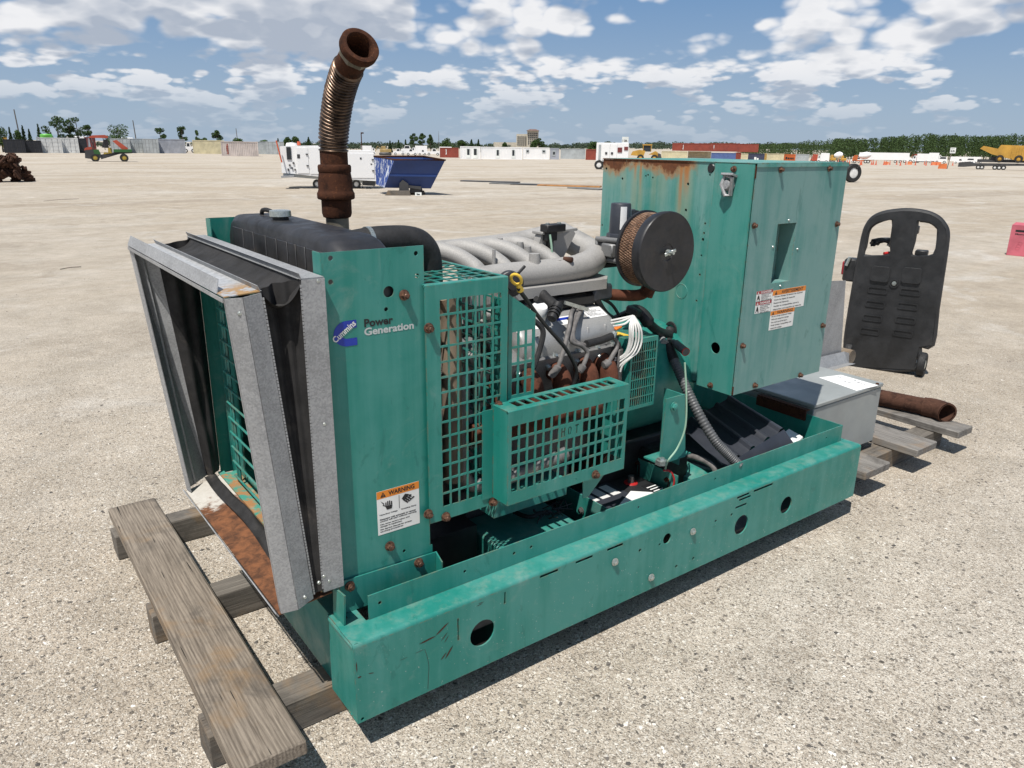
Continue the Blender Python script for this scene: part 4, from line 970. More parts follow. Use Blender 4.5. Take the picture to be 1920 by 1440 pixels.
# stickers on the near valve cover lie on its sloped top: follow plane through two profile points
pA, pB = Vector((0,0.60-.262,.8955)), Vector((0,0.60-.20,.9255)); vdir = (pB-pA).normalized(); nrm = Vector((0,-vdir.z,vdir.y))
def cover_sticker(name, x0, x1, s0, s1, lines, mats, band=None):
    mb = MB(); o = pA+nrm*.0008
    q = [o+EX*x0+vdir*s0, o+EX*x1+vdir*s0, o+EX*x1+vdir*s1, o+EX*x0+vdir*s1]; mb.add(q, [(0,1,2,3)])
    if band: mb.mat(2); mb.add([v+nrm*.0003 for v in (o+EX*x0+vdir*(s0+(s1-s0)*band[0]), o+EX*x1+vdir*(s0+(s1-s0)*band[0]), o+EX*x1+vdir*(s0+(s1-s0)*band[1]), o+EX*x0+vdir*(s0+(s1-s0)*band[1]))], [(0,1,2,3)])
    mb.mat(1)
    n = len(lines)
    for i, s_ in enumerate(lines):
        marks(mb, o+EX*(x0+.006)+vdir*(s0+(s1-s0)*(.82-i*.74/max(1,n-.2)))+nrm*.0006, EX, vdir, (x1-x0)*.85*(.6+.4*((i*7)%3)/2), (s1-s0)*.07, i+3, .85, 0)
    mb.build(name, mats, vcn, smooth=False, normals=False)
cover_sticker('sticker', 1.080, 1.168, .012, .064, [0]*6, ['paper','ink_grey','logo_blue'])
cover_sticker('sticker', 0.945, 1.025, .0, .042, [], ['paper','ink_grey','logo_blue'], (.55,.85))
cover_sticker('sticker', 0.825, 0.90, .0, .055, [], ['paper','ink_grey','logo_blue'], (.6,.9))
# exhaust manifold: log with risers, rusted
mb = MB(); mb.tube(bez([(0.56,.30,.60),(0.70,.275,.60),(0.85,.265,.615),(1.0,.265,.62),(1.10,.275,.60),(1.16,.29,.52),(1.17,.30,.42)],6), 0.036, 14)
man = mb.build('exhaust_manifold', 'rust_manifold', gen)
for xr in (0.66, 0.78, 0.90, 1.02, 1.11):
    mb = MB(); mb.tube(bez([(xr,.372,.745),(xr+.004,.335,.752),(xr+.006,.285,.735),(xr+.006,.268,.675),(xr+.004,.266,.62)],5), [.030]*4+[.034]*12+[.037]*5, 12); mb.obox((xr,.362,.742), (.042,.012,.030), EX, (0,1,-.2), (0,.2,1), .005); mb.build('riser', 'rust_manifold', man)
for xr in (0.735, 0.86, 0.985, 1.09):
    mb = MB(); mb.cyl((xr,.345,.79),(xr+.012,.300,.765),.010,n=10); mb.build('spark_plug', 'zinc', gen)
def lead(pts, r=0.0075, mat='grey_hose', boot=True):
    p = bez([U(a,b,1,y) for a, b, y in pts], 7); n = len(p); rs = [r]*n
    if boot:
        for k in range(max(0,n-9), n): rs[k] = r*1.75
        for k in range(max(0,n-2), n): rs[k] = r*1.45
    return MB().tube(p, rs, 10).build('spark_plug_lead', mat, gen)
lead([(1083,572,.42),(1072,585,.33),(1068,610,.29),(1060,645,.27),(1052,672,.26),(1045,690,.26),(1032,706,.27)])
lead([(1090,570,.43),(1078,590,.34),(1072,612,.30),(1070,632,.28),(1074,642,.275),(1090,648,.27),(1101,660,.265),(1099,672,.262),(1092,688,.262),(1085,697,.265)])
lead([(1096,572,.44),(1086,588,.34),(1078,608,.295),(1074,630,.28),(1080,642,.275),(1098,647,.275),(1122,640,.28),(1146,632,.285),(1155,638,.285),(1157,650,.28),(1150,664,.272),(1140,680,.27),(1131,685,.27)], .008)
MB().obox(U(1081,574,1,.345), (.055,.004,.006), (1,0,-.35), (0,1,0), (.35,0,1)).build('lead_clip', 'zinc', gen)
MB().tube(bez([U(1099,645,1,.268),U(1112,642,1,.272),U(1130,637,1,.276),U(1147,630,1,.28)],5), 0.013, 10).build('heat_sleeve', 'rubber', gen)
mb = MB(); mb.cyl(U(1153,622,1,.28), U(1149,632,1,.28), .010, n=8); mb.build('fitting', 'zinc', gen)
mb = MB(); mb.tube(bez([U(1010,545,1,.42),U(1025,562,1,.38),U(1042,576,1,.33)],5), 0.020, 12); mb.build('breather_hose', 'rubber', gen)
mb = MB(); a_, b_2 = U(1046,572,1,.325), U(1034,598,1,.30); mb.cyl(a_, b_2, .019, .015, n=14); 
for f_ in (.3,.5,.7): mb.lathe([(.016,-.003),(.021,-.003),(.021,.003),(.016,.003)], a_.lerp(b_2,f_), b_2-a_, 14)
mb.build('breather_valve', 'black', gen)
mb = MB(); mb.lathe([(0,.03),(.022,.027),(.03,.015),(.03,-.03),(0,-.03)], U(1010,585,1,.36), (0,-.5,1), 20); mb.build('oil_filler_cap', 'paper', gen)
# dipstick
dp = bez([U(968,528,1,.15),U(975,545,1,.16),U(990,566,1,.19),U(1007,590,1,.21),U(1030,618,1,.21),U(1058,650,1,.215),U(1078,685,1,.22),U(1080,705,1,.225),U(1072,730,1,.23)],7)
MB().tube(dp[5:], 0.0065, 10).build('dipstick_tube', 'black', gen)
mb = MB(); c_ = U(968,524,1,.15); u_ = Vector((.55,-.2,.75)).normalized(); n_ = (CAM-c_).normalized(); n_ = (n_+Vector((-.6,0,.3))).normalized()
ax_ = (dp[0]-dp[6]).normalized(); sd_ = ax_.cross(n_).normalized(); ring = []
for k in range(20): a = 2*math.pi*k/20; ring.append(c_ + ax_*(.020*math.cos(a)) + sd_*(.0145*math.sin(a)))
mb.tube(ring, 0.0045, 8, closed=True); mb.cyl(c_-ax_*.019, c_-ax_*.044, .007, .0105, n=12); mb.build('dipstick_handle', 'yellow', gen)
MB().tube(bez([U(836,556,1,.29),U(846,600,1,.29),U(847,680,1,.29),U(848,780,1,.29),U(850,900,1,.29)],6), .030, 16).build('standpipe', 'standpipe', gen)
for pts_, r_ in (([(1020,548,.40),(1050,566,.42),(1078,560,.45),(1108,570,.44)],.007),([(1000,600,.30),(1018,620,.28),(1012,655,.27),(1000,690,.26)],.009),([(1100,552,.43),(1120,556,.42),(1146,570,.44),(1160,590,.47)],.006),([(1005,560,.36),(1030,575,.38),(1060,562,.42),(1085,548,.46)],.010),([(1160,642,.285),(1163,660,.28),(1158,690,.275),(1150,712,.27)],.006)):
    MB().tube(bez([U(a,b,1,y_) for a, b, y_ in pts_],6), r_, 8).build('small_hose', 'rubber', gen)
# intake manifold: plenum tubes, runners and the Y-shaped throttle neck
mb = MB()
def tb(pts, r, n=14, k=6): mb.tube(bez(pts, k), r, n)
near = [(0.655,.47,1.045),(0.78,.46,1.055),(0.95,.455,1.055),(1.10,.455,1.06),(1.20,.48,1.07),(1.255,.53,1.085),(1.262,.60,1.105),(1.24,.66,1.13),(1.22,.70,1.15)]
tb(near, [.044]*20+[.047]*12+[.049]*17, 18)
tb([(0.60,.76,1.095),(0.75,.76,1.10),(0.95,.76,1.105),(1.10,.755,1.115),(1.20,.73,1.135)], .046, 16)
for k, xr in enumerate((0.665,0.775,0.885,0.990)):
    tb([(xr-.075,.735,1.085),(xr-.060,.690,1.120),(xr-.03,.63,1.134),(xr+.015,.565,1.118),(xr+.05,.515,1.085),(xr+.06,.48,1.055)], [.027]*12+[.029]*19, 16)
for k, xr in enumerate((0.735,0.845,0.955)):
    tb([(xr-.01,.70,1.085),(xr-.012,.655,1.098),(xr-.02,.60,1.090),(xr-.03,.55,1.060)], [.022]*19, 12)
mb.prism([(0.62,.395),(1.20,.395),(1.245,.44),(1.26,.53),(1.22,.60),(0.62,.60)], (0,0,0.985), EX, EY, EZ, .035)
for (px, py, y_, h_, r_) in ((901+37,456,.60,.03,.010),(975,465,.58,.035,.013),(926,478,.50,.03,.006),(989,475,.53,.04,.014),(1002,492,.45,.05,.020),(1047,497,.44,.03,.011),(1060,500,.44,.03,.013)):
    p = U(px,py,1,y_); mb.cyl(p-EZ*.04, p+EZ*h_*.6, r_*1.15, r_*.9, n=12)
for xb in (0.70, 0.82, 0.95, 1.08):
    mb.prism([(-.05,.99),(.05,.99),(.035,.88),(-.035,.88)], (xb,.43,0), EX, EZ, EY, .07)
mb.prism([(1.19,.985),(1.235,.985),(1.228,.955),(1.2,.955)], (0,.42,0), EX, EZ, EY, .04)
intake = mb.build('intake_manifold', 'alu_cast', gen, ang=45)
mb = MB(); mb.prism([(0.985,1.03),(1.10,1.05),(1.175,1.165),(1.165,1.178),(1.02,1.172),(1.0,1.12)], (0,.545,0), EX, EZ, EY, .035); mb.obox((1.10,.57,1.178),(.09,.03,.005),(1,.1,.02),(0,1,0),(0,0,1),.002); mb.build('manifold_web', 'alu_cast', intake)
mb = MB(); c_ = U(1037,427,1,.53); mb.obox(c_, (.044,.022,.013), (1,.05,0), (0,1,0), (0,0,1), .003); mb.obox(c_-EZ*.022-EX*.012, (.022,.015,.022), EX, EY, EZ, .003); mb.box(c_+Vector((-.02,-.012,-.09)), c_+Vector((-.006,.012,-.04)))
mb.mat(1)
for dx in (-.026,.026): mb.cyl(c_+Vector((dx,0,.012)), c_+Vector((dx,0,.018)), .007, n=6)
mb.mat(2).tube(bez([c_+Vector((-.03,-.02,-.02)),c_+Vector((-.024,-.024,-.06)),c_+Vector((-.018,-.022,-.10))],5), .004, 6); mb.build('pressure_sensor', ['black','zinc','wire_green'], gen)
mb = MB(); p = U(1069,487,1,.42); mb.cyl(p+Vector((-.012,.02,0)), p+Vector((.004,-.006,0)), .0095, n=12); mb.lathe([(0,.004),(.006,.003),(.0095,0)], p+Vector((.004,-.006,0)), (.5,-.8,0), 12); mb.build('port_plug', 'rust_pipe', gen)
mb = MB(); p = U(962,535,1,.33); mb.lathe([(0,0),(.016,0),(.018,.006),(.036,.008),(.040,.016),(.036,.024),(.040,.028),(.040,.05),(0,.05)], p, (.35,.9,0), 24); mb.build('idler_pulley', 'black_paint', gen)
MB().tube([U(972,512,1,.33), U(984,499,1,.33)], .005, 8).build('hose_stub', 'black', gen)
# vacuum and coolant hoses between manifold and heads
MB().tube(bez([U(1112,533,1,.42),U(1118,560,1,.41),U(1135,588,1,.43),U(1152,600,1,.46)],6), .013, 12).build('loom_sleeve', 'rubber', gen)
mb = MB(); mb.box((0.80,.40,.93),(1.16,.60,.975), ch=.01); mb.build('valley_cover', 'black_paint', gen)
mb = MB(); p = U(1115,545,1,.45); mb.obox(p, (.05,.05,.028), (1,.1,0), (0,1,0), EZ, .008); mb.build('ignition_coil', 'plastic_slate', gen)
# ---- throttle body, governor actuator and air cleaner
AC = Vector((1.312, 0.222, 1.126)); AR = 0.137
mb = MB(); mb.cyl((1.285,.52,1.108),(1.305,.342,1.118),.040,n=24); mb.box((1.240,.50,1.062),(1.332,.512,1.154), ch=.004); mb.box((1.262,.39,1.072),(1.338,.40,1.15), ch=.004)
for dx, dz in ((-.038,.036),(.038,.036),(-.038,-.036),(.038,-.036)): mb.cyl((1.286+dx,.51,1.110+dz),(1.302+dx,.352,1.114+dz),.0095,n=10)
mb.obox((1.29,.445,1.112),(.054,.030,.024),EX,EY,EZ,.005); thr = mb.build('throttle_body', 'alu_cover', gen)
mb = MB(); p = U(1161,450,1,.45); b0 = Vector((p.x,.45,1.150)); mb.lathe([(0,.125),(.034,.125),(.036,.122),(.0385,.03),(.0385,0)], b0, EZ, 24); mb.lathe([(0,.032),(.045,.032),(.047,.028),(.047,.014),(.038,.010),(.036,-.03),(.02,-.05)], b0-EZ*.012, EZ, 8)
mb.box(b0+Vector((.03,-.012,.078)), b0+Vector((.066,.012,.102)), ch=.003); act = mb.build('governor_actuator', 'plastic_slate', gen)
mb = MB()
for k, a0 in enumerate((-135,-62)):
    vs = []
    for j in range(7):
        a = R(a0+j*6)
        for z_ in (.035,.115): vs.append(b0+Vector((.0392*math.cos(a),.0392*math.sin(a),z_)) if z_ < .1 else b0+Vector((.0372*math.cos(a),.0372*math.sin(a),z_)))
    mb.add(vs, [(2*j,2*j+2,2*j+3,2*j+1) for j in range(6)])
mb.build('rating_label', 'paper', act)
mb = MB(); mb.tube(bez([b0+Vector((.066,0,.092)),b0+Vector((.085,-.004,.090)),b0+Vector((.10,-.002,.075)),b0+Vector((.104,.02,.05))],5), .006, 8); mb.build('connector_lead', 'black', act)
mb = MB(); mb.lathe([(.03,.128),(.128,.122),(.133,.118),(.133,.108),(.122,.106)], AC, EY, 64); mb.build('air_cleaner_base', 'black_paint', gen)
mb = MB(); mb.lathe([(AR*.905,.028),(AR*.905,.108)], AC, EY, 96); flt = mb.build('air_filter', 'filter_mesh', gen)
mesh_bm = MB(); rr_ = AR*.915; NK = 84                     # expanded-metal screen round the element
for sgn in (1, -1):
    for k in range(NK):
        pts = [];
        for j in range(5):
            a = 2*math.pi*(k+sgn*j*.9)/NK; pts.append(AC+Vector((rr_*math.cos(a), .028+.080*j/4, rr_*math.sin(a))))
        mesh_bm.tube(pts, .0011, 3, caps=False)
so = mesh_bm.build('screen', 'screen_rust', flt, smooth=False, normals=False); so['kind'] = 'stuff'
mb = MB(); mb.lathe([(.118,.045),(AR*.965,.040),(AR*.985,.030),(AR,.010),(AR*.995,.003),(AR*.975,0),(.030,.002),(.028,.004),(0,.004)], AC, EY, 72); lid = mb.build('air_cleaner_lid', 'black_paint', gen)
mb = MB(); mb.cyl(AC+EY*.004, AC-EY*.028, .0055, n=12); mb.lathe([(.009,0),(.011,.002),(.0095,.014),(.0055,.016)], AC+EY*.002, -EY, 14)
for s_ in (-1, 1): mb.obox(AC+Vector((s_*.016,-.013,s_*.004)), (.011,.0025,.006), (1,0,.25), EY, (-.25,0,1), .002)
mb.build('wing_nut', 'zinc', lid)
mb = MB(); mb.tube(bez([(1.14,.50,.965),(1.22,.47,.955),(1.315,.42,.945),(1.375,.39,.948),(1.395,.37,.985),(1.395,.36,1.04)],6), .021, 14); mb.lathe([(.020,-.018),(.027,-.018),(.027,.018),(.020,.018)], (1.388,.375,.962), (.2,-.3,1), 16); mb.build('fuel_pipe', 'rust_manifold', gen)
MB().tube([U(1125,498,1,.50), U(1180,492,1,.40)], .011, 10).build('balance_tube', 'rubber', gen)
# ---- control box
BX0, BX1, BY0, BY1, BZ0, BZ1 = 1.68, 2.262, 0.170, 0.957, 0.556, 1.416
hl = [pc(1343,652,.0225,0,BX0,24)]
for q in ((1137,316),(1167,335),(1211,330),(1215,328),(1290,345),(1286,394),(1331,328),(1322,419),(1320,437),(1318,449),(1315,479),(1312,515),(1306,564),(1129,422),(1224,333)):
    hl.append(pc(*q, .0042 if q[0] not in (1290,1286,1318,1137,1167) else .0058, 0, BX0, 8))
seam_t, seam_b = U(1345,306,0,BX0).y, U(1302,722,0,BX0).y; ys = (seam_t+seam_b)/2
mb = MB(); mb.sheet([rect(ys+.0015, BZ0+.01, BY1, BZ1)] + [h for h in hl if min(q[0] for q in h) > ys+.002], (BX0, 0, 0), EY, EZ, EX, 0.003)
mb.box((BX0+.0035, BY1-.003, BZ0), (BX1, BY1, BZ1-.001)); mb.box((BX1-.003, BY0+.004, BZ0), (BX1, BY1-.0035, BZ1-.001)); mb.box((BX0+.0035, BY0+.004, BZ0), (BX1-.0035, BY1-.0035, BZ0+.003))
box = mb.build('control_box', 'green_box', gen)
mb = MB(); mb.sheet([rect(BY0+.004, BZ0, ys-.0025, BZ1-.002)] + [h for h in hl if max(q[0] for q in h) < ys-.003], (BX0-.006, 0, 0), EY, EZ, EX, 0.0058); mb.build('front_strip', 'green_strip', box)
mb = MB(); mb.box((BX0-.004, BY0-.002, BZ1+.0005), (BX1+.003, BY1+.002, BZ1+.0035)); mb.box((BX0+.001, BY0-.0035, BZ1-.012), (BX1+.003, BY0-.0022, BZ1+.0005)); mb.build('roof', 'green_box', box)
rc = pl([(1458,420),(1491,418),(1482,527),(1446,531)], 1, BY0)
wx0, wx1, wz0, wz1 = (rc[0][0]+rc[3][0])/2, (rc[1][0]+rc[2][0])/2, (rc[2][1]+rc[3][1])/2, (rc[0][1]+rc[1][1])/2
mb = MB(); mb.sheet([rect(BX0+.002, BZ0, BX1, BZ1-.003), rect(wx0,wz0,wx1,wz1)], (0, BY0+.003, 0), EX, EZ, -EY, 0.003)
d_ = .07
for a, b in (((wx0-.002,BY0+.0032,wz0),(wx0-.0002,BY0+d_,wz1)),((wx1+.0002,BY0+.0032,wz0),(wx1+.002,BY0+d_,wz1)),((wx0,BY0+.0032,wz0-.002),(wx1,BY0+d_,wz0-.0002)),((wx0,BY0+.0032,wz1+.0002),(wx1,BY0+d_,wz1+.002)),((wx0,BY0+d_,wz0),(wx1,BY0+d_+.002,wz1))): mb.box(a, b)
cover_panel = mb.build('cover_panel', 'green_lid', box)
# rubbed-off corner strip
mb = MB(); mb.box((BX0-.0004, BY0-.0008, BZ1-.05), (BX0+.0035, BY0+.004, BZ1-.004)); mb.box((BX0-.0004, BY0-.0008, BZ0+.001), (BX0+.0035, BY0+.004, BZ0+.035)); mb.build('corner_strip', 'rust', box)
for q in ((1463,318),(1554,316),(1413,423),(1568,420),(1391,648),(1414,722),(1499,703),(1541,610)): bolt(cover_panel, U(*q,1,BY0), (0,-1,0), 'bolt', .0085, .010)
for q in ((1377,317),(1333,722)): bolt(box, U(*q,0,BX0-.006), (-1,0,0), 'bolt', .0085, .010)
for q in ((1449,463),(1495,467),(1479,413),(1463,536)): MB().lathe([(0,.003),(.004,.0025),(.005,0)], U(*q,1,BY0), -EY, 10).build('rivet', 'zinc', cover_panel)
p = U(1334,309,0,BX0); MB().lathe([(0,.004),(.014,.003),(.017,0)], p+Vector((-.0001,0,-.012)), -EX, 20).build('plug', 'black_paint', box)
p = U(1278,546,0,BX0); MB().lathe([(.0275,.0),(.0290,.0016),(.0305,.0)], p, -EX, 40).build('knockout_ring', 'green_box', box)
MB().lathe([(0,.0006),(.0265,.0006),(.027,0)], p, -EX, 30).build('knockout', 'green_box', box)
# hook-shaped conduit hanger
p = U(1371,343,0,BX0-.006); mb = MB(); mb.obox(p+Vector((-.016,0,.028)), (.016,.026,.004), (1,0,-.3), EY, (.3,0,1), .001); mb.tube([p+Vector((-.014,.018,.026)),p+Vector((-.026,.022,-.006)),p+Vector((-.020,.006,-.044)),p+Vector((-.012,-.010,-.042)),p+Vector((-.020,-.018,.018))], .008, 8, closed=True); mb.lathe([(0,.026),(.016,.024),(.021,.010),(.022,0)], p+Vector((-.002,.002,-.008)), (-1,.1,.1), 18); mb.build('conduit_clamp', 'galv', box)
# stickers
def sticker(pxs, head, title, lines, icon, split=None):
    q = pl(pxs, 1, BY0); x0 = min(a for a, b in q); x1 = max(a for a, b in q); z0 = (q[2][1]+q[3][1])/2; z1 = (q[0][1]+q[1][1])/2; w_, h_ = x1-x0, z1-z0
    y0 = BY0-.0006; mb = MB(); mb.box((x0,y0,z0),(x1,BY0-.0001,z1)); mb.mat(1); hh = h_*head; flat(mb, x0, z1-hh, x1, z1, y0-.0003)
    mb.mat(2 if icon == 'o' else 3); mb.text(title, (x0+w_*.26, y0-.0006, z1-hh*.82), EX, EZ, width=w_*(.66), height=hh*.66, bold=.02, lift=0)
    tri_sign(mb, x0+w_*.06, z1-hh*.88, hh*.85, y0-.0005, 2 if icon == 'o' else 3, 1)
    mb.mat(2); n = max(1, len(lines))
    if icon == 'r':
        sx = x0+w_*.04; mb.add([(sx+w_*.09,y0-.0005,z1-hh-h_*.08),(sx+w_*.14,y0-.0005,z1-hh-h_*.20),(sx+w_*.20,y0-.0005,z0+h_*.06),(sx+w_*.15,y0-.0005,z0+h_*.06),(sx+w_*.09,y0-.0005,z0+h_*.28),(sx+w_*.02,y0-.0005,z0+h_*.06),(sx,y0-.0005,z0+h_*.08),(sx+w_*.05,y0-.0005,z1-hh-h_*.25)], [(0,1,4,7),(1,2,3,4),(4,5,6,7)])
        for i in range(5): marks(mb, (x0+w_*.30, y0-.0005, z1-hh-(h_-hh)*(i+.8)/5), EX, EZ, w_*(.64,.5,.6,.42,.64)[i], (h_-hh)*.09, i+int(z1*1000), .9, 0)
    else:
        for i, s_ in enumerate(lines): mb.text(s_, (x0+w_*.06, y0-.0005, z1-hh-(h_-hh)*(i+.72)/n), EX, EZ, width=w_*.86*min(1, len(s_)/max(len(k) for k in lines)), height=(h_-hh)*.50/n, bold=.028, lift=0)
    mb.build('warning_label', ['label_white', 'label_orange' if icon == 'o' else 'label_red', 'ink', 'label_white'], cover_panel, smooth=False, normals=False)
sticker([(1449.5,543.5),(1511,536.5),(1506,574),(1446,584)], .24, 'AVERTISSEMENT', ['Ne pas changer la tension du materiel.','Cause de degats du materiel.','Risque de blessures.','Verifier la compatibilite entre le','disjoncteur et la tension du materiel.'], 'o')
sticker([(1445,583.5),(1489,576.5),(1485.5,611),(1442,619)], .22, 'WARNING', ['Do not change equipment voltage.','Will cause equipment damage.','Can cause personal injury.','Verify breaker compatibility with','equipment voltage.'], 'o')
sticker([(1419,545.5),(1449,543.2),(1447,561),(1417,565)], .30, 'DANGER', [], 'r')
sticker([(1417,566),(1446.5,562),(1444,584),(1414.5,588)], .30, 'DANGER', [], 'r')
# ---- generator end: barrel, vent box, feet
mb = MB(); AY, AZ = 0.60, 0.555
mb.lathe([(0.0,0),(.29,0),(.30,.01),(.30,.05),(.27,.06),(.225,.09),(.225,.50),(.21,.53),(.15,.55),(.05,.56),(0,.56)], (1.19,AY,AZ), EX, 56); alt = mb.build('alternator', 'green', gen)
mb = MB(); mb.lathe([(.295,0),(.335,0),(.335,.03),(.295,.03)], (1.165,AY,AZ), EX, 56); mb.build('bell_housing', 'rust_pipe', gen)
vx0, vx1, vy, vz0, vz1 = 1.196, 1.330, 0.252, 0.565, 0.826
mb = MB(); mb.box((vx0,vy+.004,vz0),(vx0+.003,.42,vz1-.003)); mb.box((vx1-.003,vy+.004,vz0),(vx1,.42,vz1-.003)); mb.lattice(grid_lines(vx0,vx1,14,.003,.008,.008), grid_lines(vy,.42,6,.004,.012,.02), lambda i, j: i%2==0 or j%2==0, (0,0,vz1-.0028), EX, EY, EZ, .002)
mb.lattice(grid_lines(vx0,vx1,11,.0032,.010,.008), grid_lines(vz0,vz1-.003,7,.0034,.012,.014), lambda i, j: i%2==0 or j%2==0, (0,vy+.002,0), EX, EZ, -EY, .002)
mb.build('vent_box', 'green', gen)
MB().box((vx0+.006,vy+.03,vz0+.005),(vx1-.006,.41,vz1-.008)).build('vent_screen', 'black', gen)
def caution(mb, o, u, v, w_, h_):
    q = [o, o+u*w_, o+u*w_+v*h_, o+v*h_]; mb.add(q, [(0,1,2,3)])
mb = MB(); mb.add([(vx0+.004,.33,vz1+.0004),(vx0+.05,.30,vz1+.0004),(vx0+.05,.37,vz1+.0004),(vx0+.004,.39,vz1+.0004)],[(0,1,2,3)]); mb.build('caution_sticker', 'yellow', gen, smooth=False)
mb = MB(); mb.add([U(1150,612,1,.31),U(1172,610,1,.33),U(1166,618,1,.33),U(1148,621,1,.31)],[(0,1,2,3)]); 
mb = MB(); p = U(1158,614,1,.32); mb.obox(p, (.018,.010,.004), (1,.2,.1), (0,1,.3), (0,-.3,1), .002); mb.build('wire_tag', 'hot_orange', gen)
MB().box((1.22,.40,.012),(1.72,.80,.36), ch=.01).build('dark_filler_block', 'black_paint', gen)  # added black filler: stands for the dark gap below the alternator
# foot bracket of the alternator
f0, f1, f2, f3 = U(1249,741,1,.215), U(1289,735,1,.215), U(1292,846,1,.215), U(1237,856,1,.215)
mb = MB(); a = [(f0.x+.003,.590),(f1.x-.012,.590),(f1.x+.022,.33),(f3.x+.004,.33)]
mb.prism(a, (0,.222,0), EX, EZ, -EY, .006); mb.box((f3.x+.006,.2225,.33),(f2.x+.02,.30,.336))
mb.prism([(0,.30),(0,.585),(.10,.585),(.10,.30)], (a[1][0]+.004,.2225,0), EY, EZ, (.09,0,0), .06); mb.build('mounting_foot', 'green', gen)
bolt(gen, U(1263,762,1,.216), (0,-1,0), 'green', .014, .010)
mb = MB(); mb.lathe([(0,.028),(.013,.026),(.015,.020),(.022,.018),(.022,0)], (f3.x+.006,.212,.335), EZ, 6); mb.build('mount_nut', 'zinc', gen)
mb = MB(); mb.obox((1.50,.36,.25),(.07,.10,.075),EX,EY,EZ,.012); mb.build('vibration_mount', 'black', gen)
# cross bearers and the sloping green shelf
mb = MB(); q = [U(1225,868,2,.245),U(1263,857,2,.245),U(1345,882,2,.225),U(1310,905,2,.205)]; mb.add(q+[v-EZ*.05 for v in q], [(0,1,2,3),(7,6,5,4),(0,4,5,1),(1,5,6,2),(2,6,7,3),(3,7,4,0)]); mb.build('shelf', 'green', gen)
mb = MB(); mb.lathe([(0,.010),(.008,.009),(.010,.004),(.016,.003),(.016,0)], U(1265,868,2,.246), EZ, 6); mb.build('shelf_bolt', 'zinc', gen)
mb = MB(); mb.tube(bez([U(1283,853,2,.26),U(1305,858,2,.27),U(1325,866,2,.27),U(1338,876,2,.26),U(1342,888,2,.235)],6), [.004,.008]+[.012]*23, 12); mb.build('drain_hose', 'grey_hose', gen)
# flexible conduit from the control box into the skid
con = bez([U(1258,617,0,1.672),U(1252,632,0,1.645),U(1254,652,0,1.60),U(1266,680,0,1.575),U(1284,722,0,1.56),U(1308,772,0,1.57),U(1340,825,0,1.60),U(1365,852,0,1.63),U(1387,874,0,1.66)], 10)
rs = [(.0215 if k % 2 else .0190) if k > 27 else .0195 for k in range(len(con))]
n_b = 30
mb = MB(); mb.tube(con[:n_b], [.021]*n_b, 14); mb.build('conduit_sleeve', 'rubber', gen)
fine = []
for a, b in zip(con[n_b-1:], con[n_b:]): fine += [a.lerp(b, t/4) for t in range(4)]
MB().tube(fine, [.0200 if k % 4 < 2 else .0176 for k in range(len(fine))], 16).build('flexible_conduit', 'conduit', gen, ang=80)
p = U(1258,617,0,BX0-.003); MB().lathe([(.020,.004),(.030,.004),(.032,.001),(.032,0)], p, -EX, 28).build('grommet', 'rubber', gen)
a_, b_2 = U(1262,640,0,1.61), U(1286,660,0,1.58); mb = MB(); mb.cyl(a_, a_.lerp(b_2,.25), .010, n=12); mb.cyl(a_.lerp(b_2,.22), b_2, .0165, n=16); mb.mat(1).lathe([(.0150,.001),(.0172,.001),(.0172,-.004),(.016,-.004)], b_2, b_2-a_, 16); mb.build('cable_plug', ['conduit','wire_red'], gen)
mb = MB(); a_, b_2 = U(1234,628,0,1.60), U(1246,645,0,1.58); mb.cyl(a_, b_2, .014, .019, n=14); mb.build('bare_connector', 'galv', gen)
# black loom over the engine, white sensor wires
mb = MB(); mb.tube(bez([U(1150,600,0,1.42),U(1172,590,0,1.44),U(1190,583,0,1.46),U(1205,590,0,1.48),U(1218,607,0,1.50),U(1236,622,0,1.58),U(1256,628,0,1.64)],7), [.016]*10+[.026]*18+[.019]*15, 12); mb.build('wiring_loom', 'black', gen)
mb = MB(); mb.obox(U(1188,584,0,1.43), (.022,.03,.016), (1,.3,-.2), (0,1,.2), (.2,-.2,1), .005); mb.build('loom_clip', 'black', gen)
top = U(1187,592,0,1.40)
wires = [((1187,592),(1165,597),(1146,601)),((1187,592),(1168,601),(1146,606)),((1187,592),(1172,607),(1150,611)),
         ((1186,592),(1184,615),(1182,640),(1176,660),(1165,669),(1153,671)),((1186,592),(1187,620),(1185,645),(1176,664),(1166,671),(1155,676)),((1187,592),(1192,615),(1192,640),(1184,660),(1168,674),(1157,681)),
         ((1187,592),(1197,615),(1197,640),(1188,662),(1170,678),(1160,688)),((1188,592),(1201,615),(1203,640),(1195,660),(1182,671),(1168,684),(1163,697)),((1186,592),(1181,612),(1180,640),(1173,662),(1158,673),(1152,676))]
for wv in wires:
    pts = [U(a, b, 1, .235+.06*max(0,(1186-a)/40) if k else .26) for k, (a, b) in enumerate(wv)]
    MB().tube(bez(pts, 6), .0036, 6).build('sensor_wire', 'wire_white', gen)
mb = MB(); mb.obox(U(1152,690,1,.30), (.014,.03,.075), (1,.1,0), EY, EZ, .004); mb.build('terminal_block', 'iron', gen)
MB().tube(bez([U(1284,680,1,.20),U(1287,740,1,.19),U(1285,800,1,.19),U(1270,840,1,.20),U(1252,865,1,.20),U(1246,888,2,.25)],6), .0035, 6).build('earth_wire', 'wire_green', gen)
MB().tube(bez([U(1244,882,1,.22),U(1257,884,1,.21),U(1264,898,1,.20),U(1262,915,1,.20)],6), .0035, 6).build('battery_wire', 'wire_red', gen)
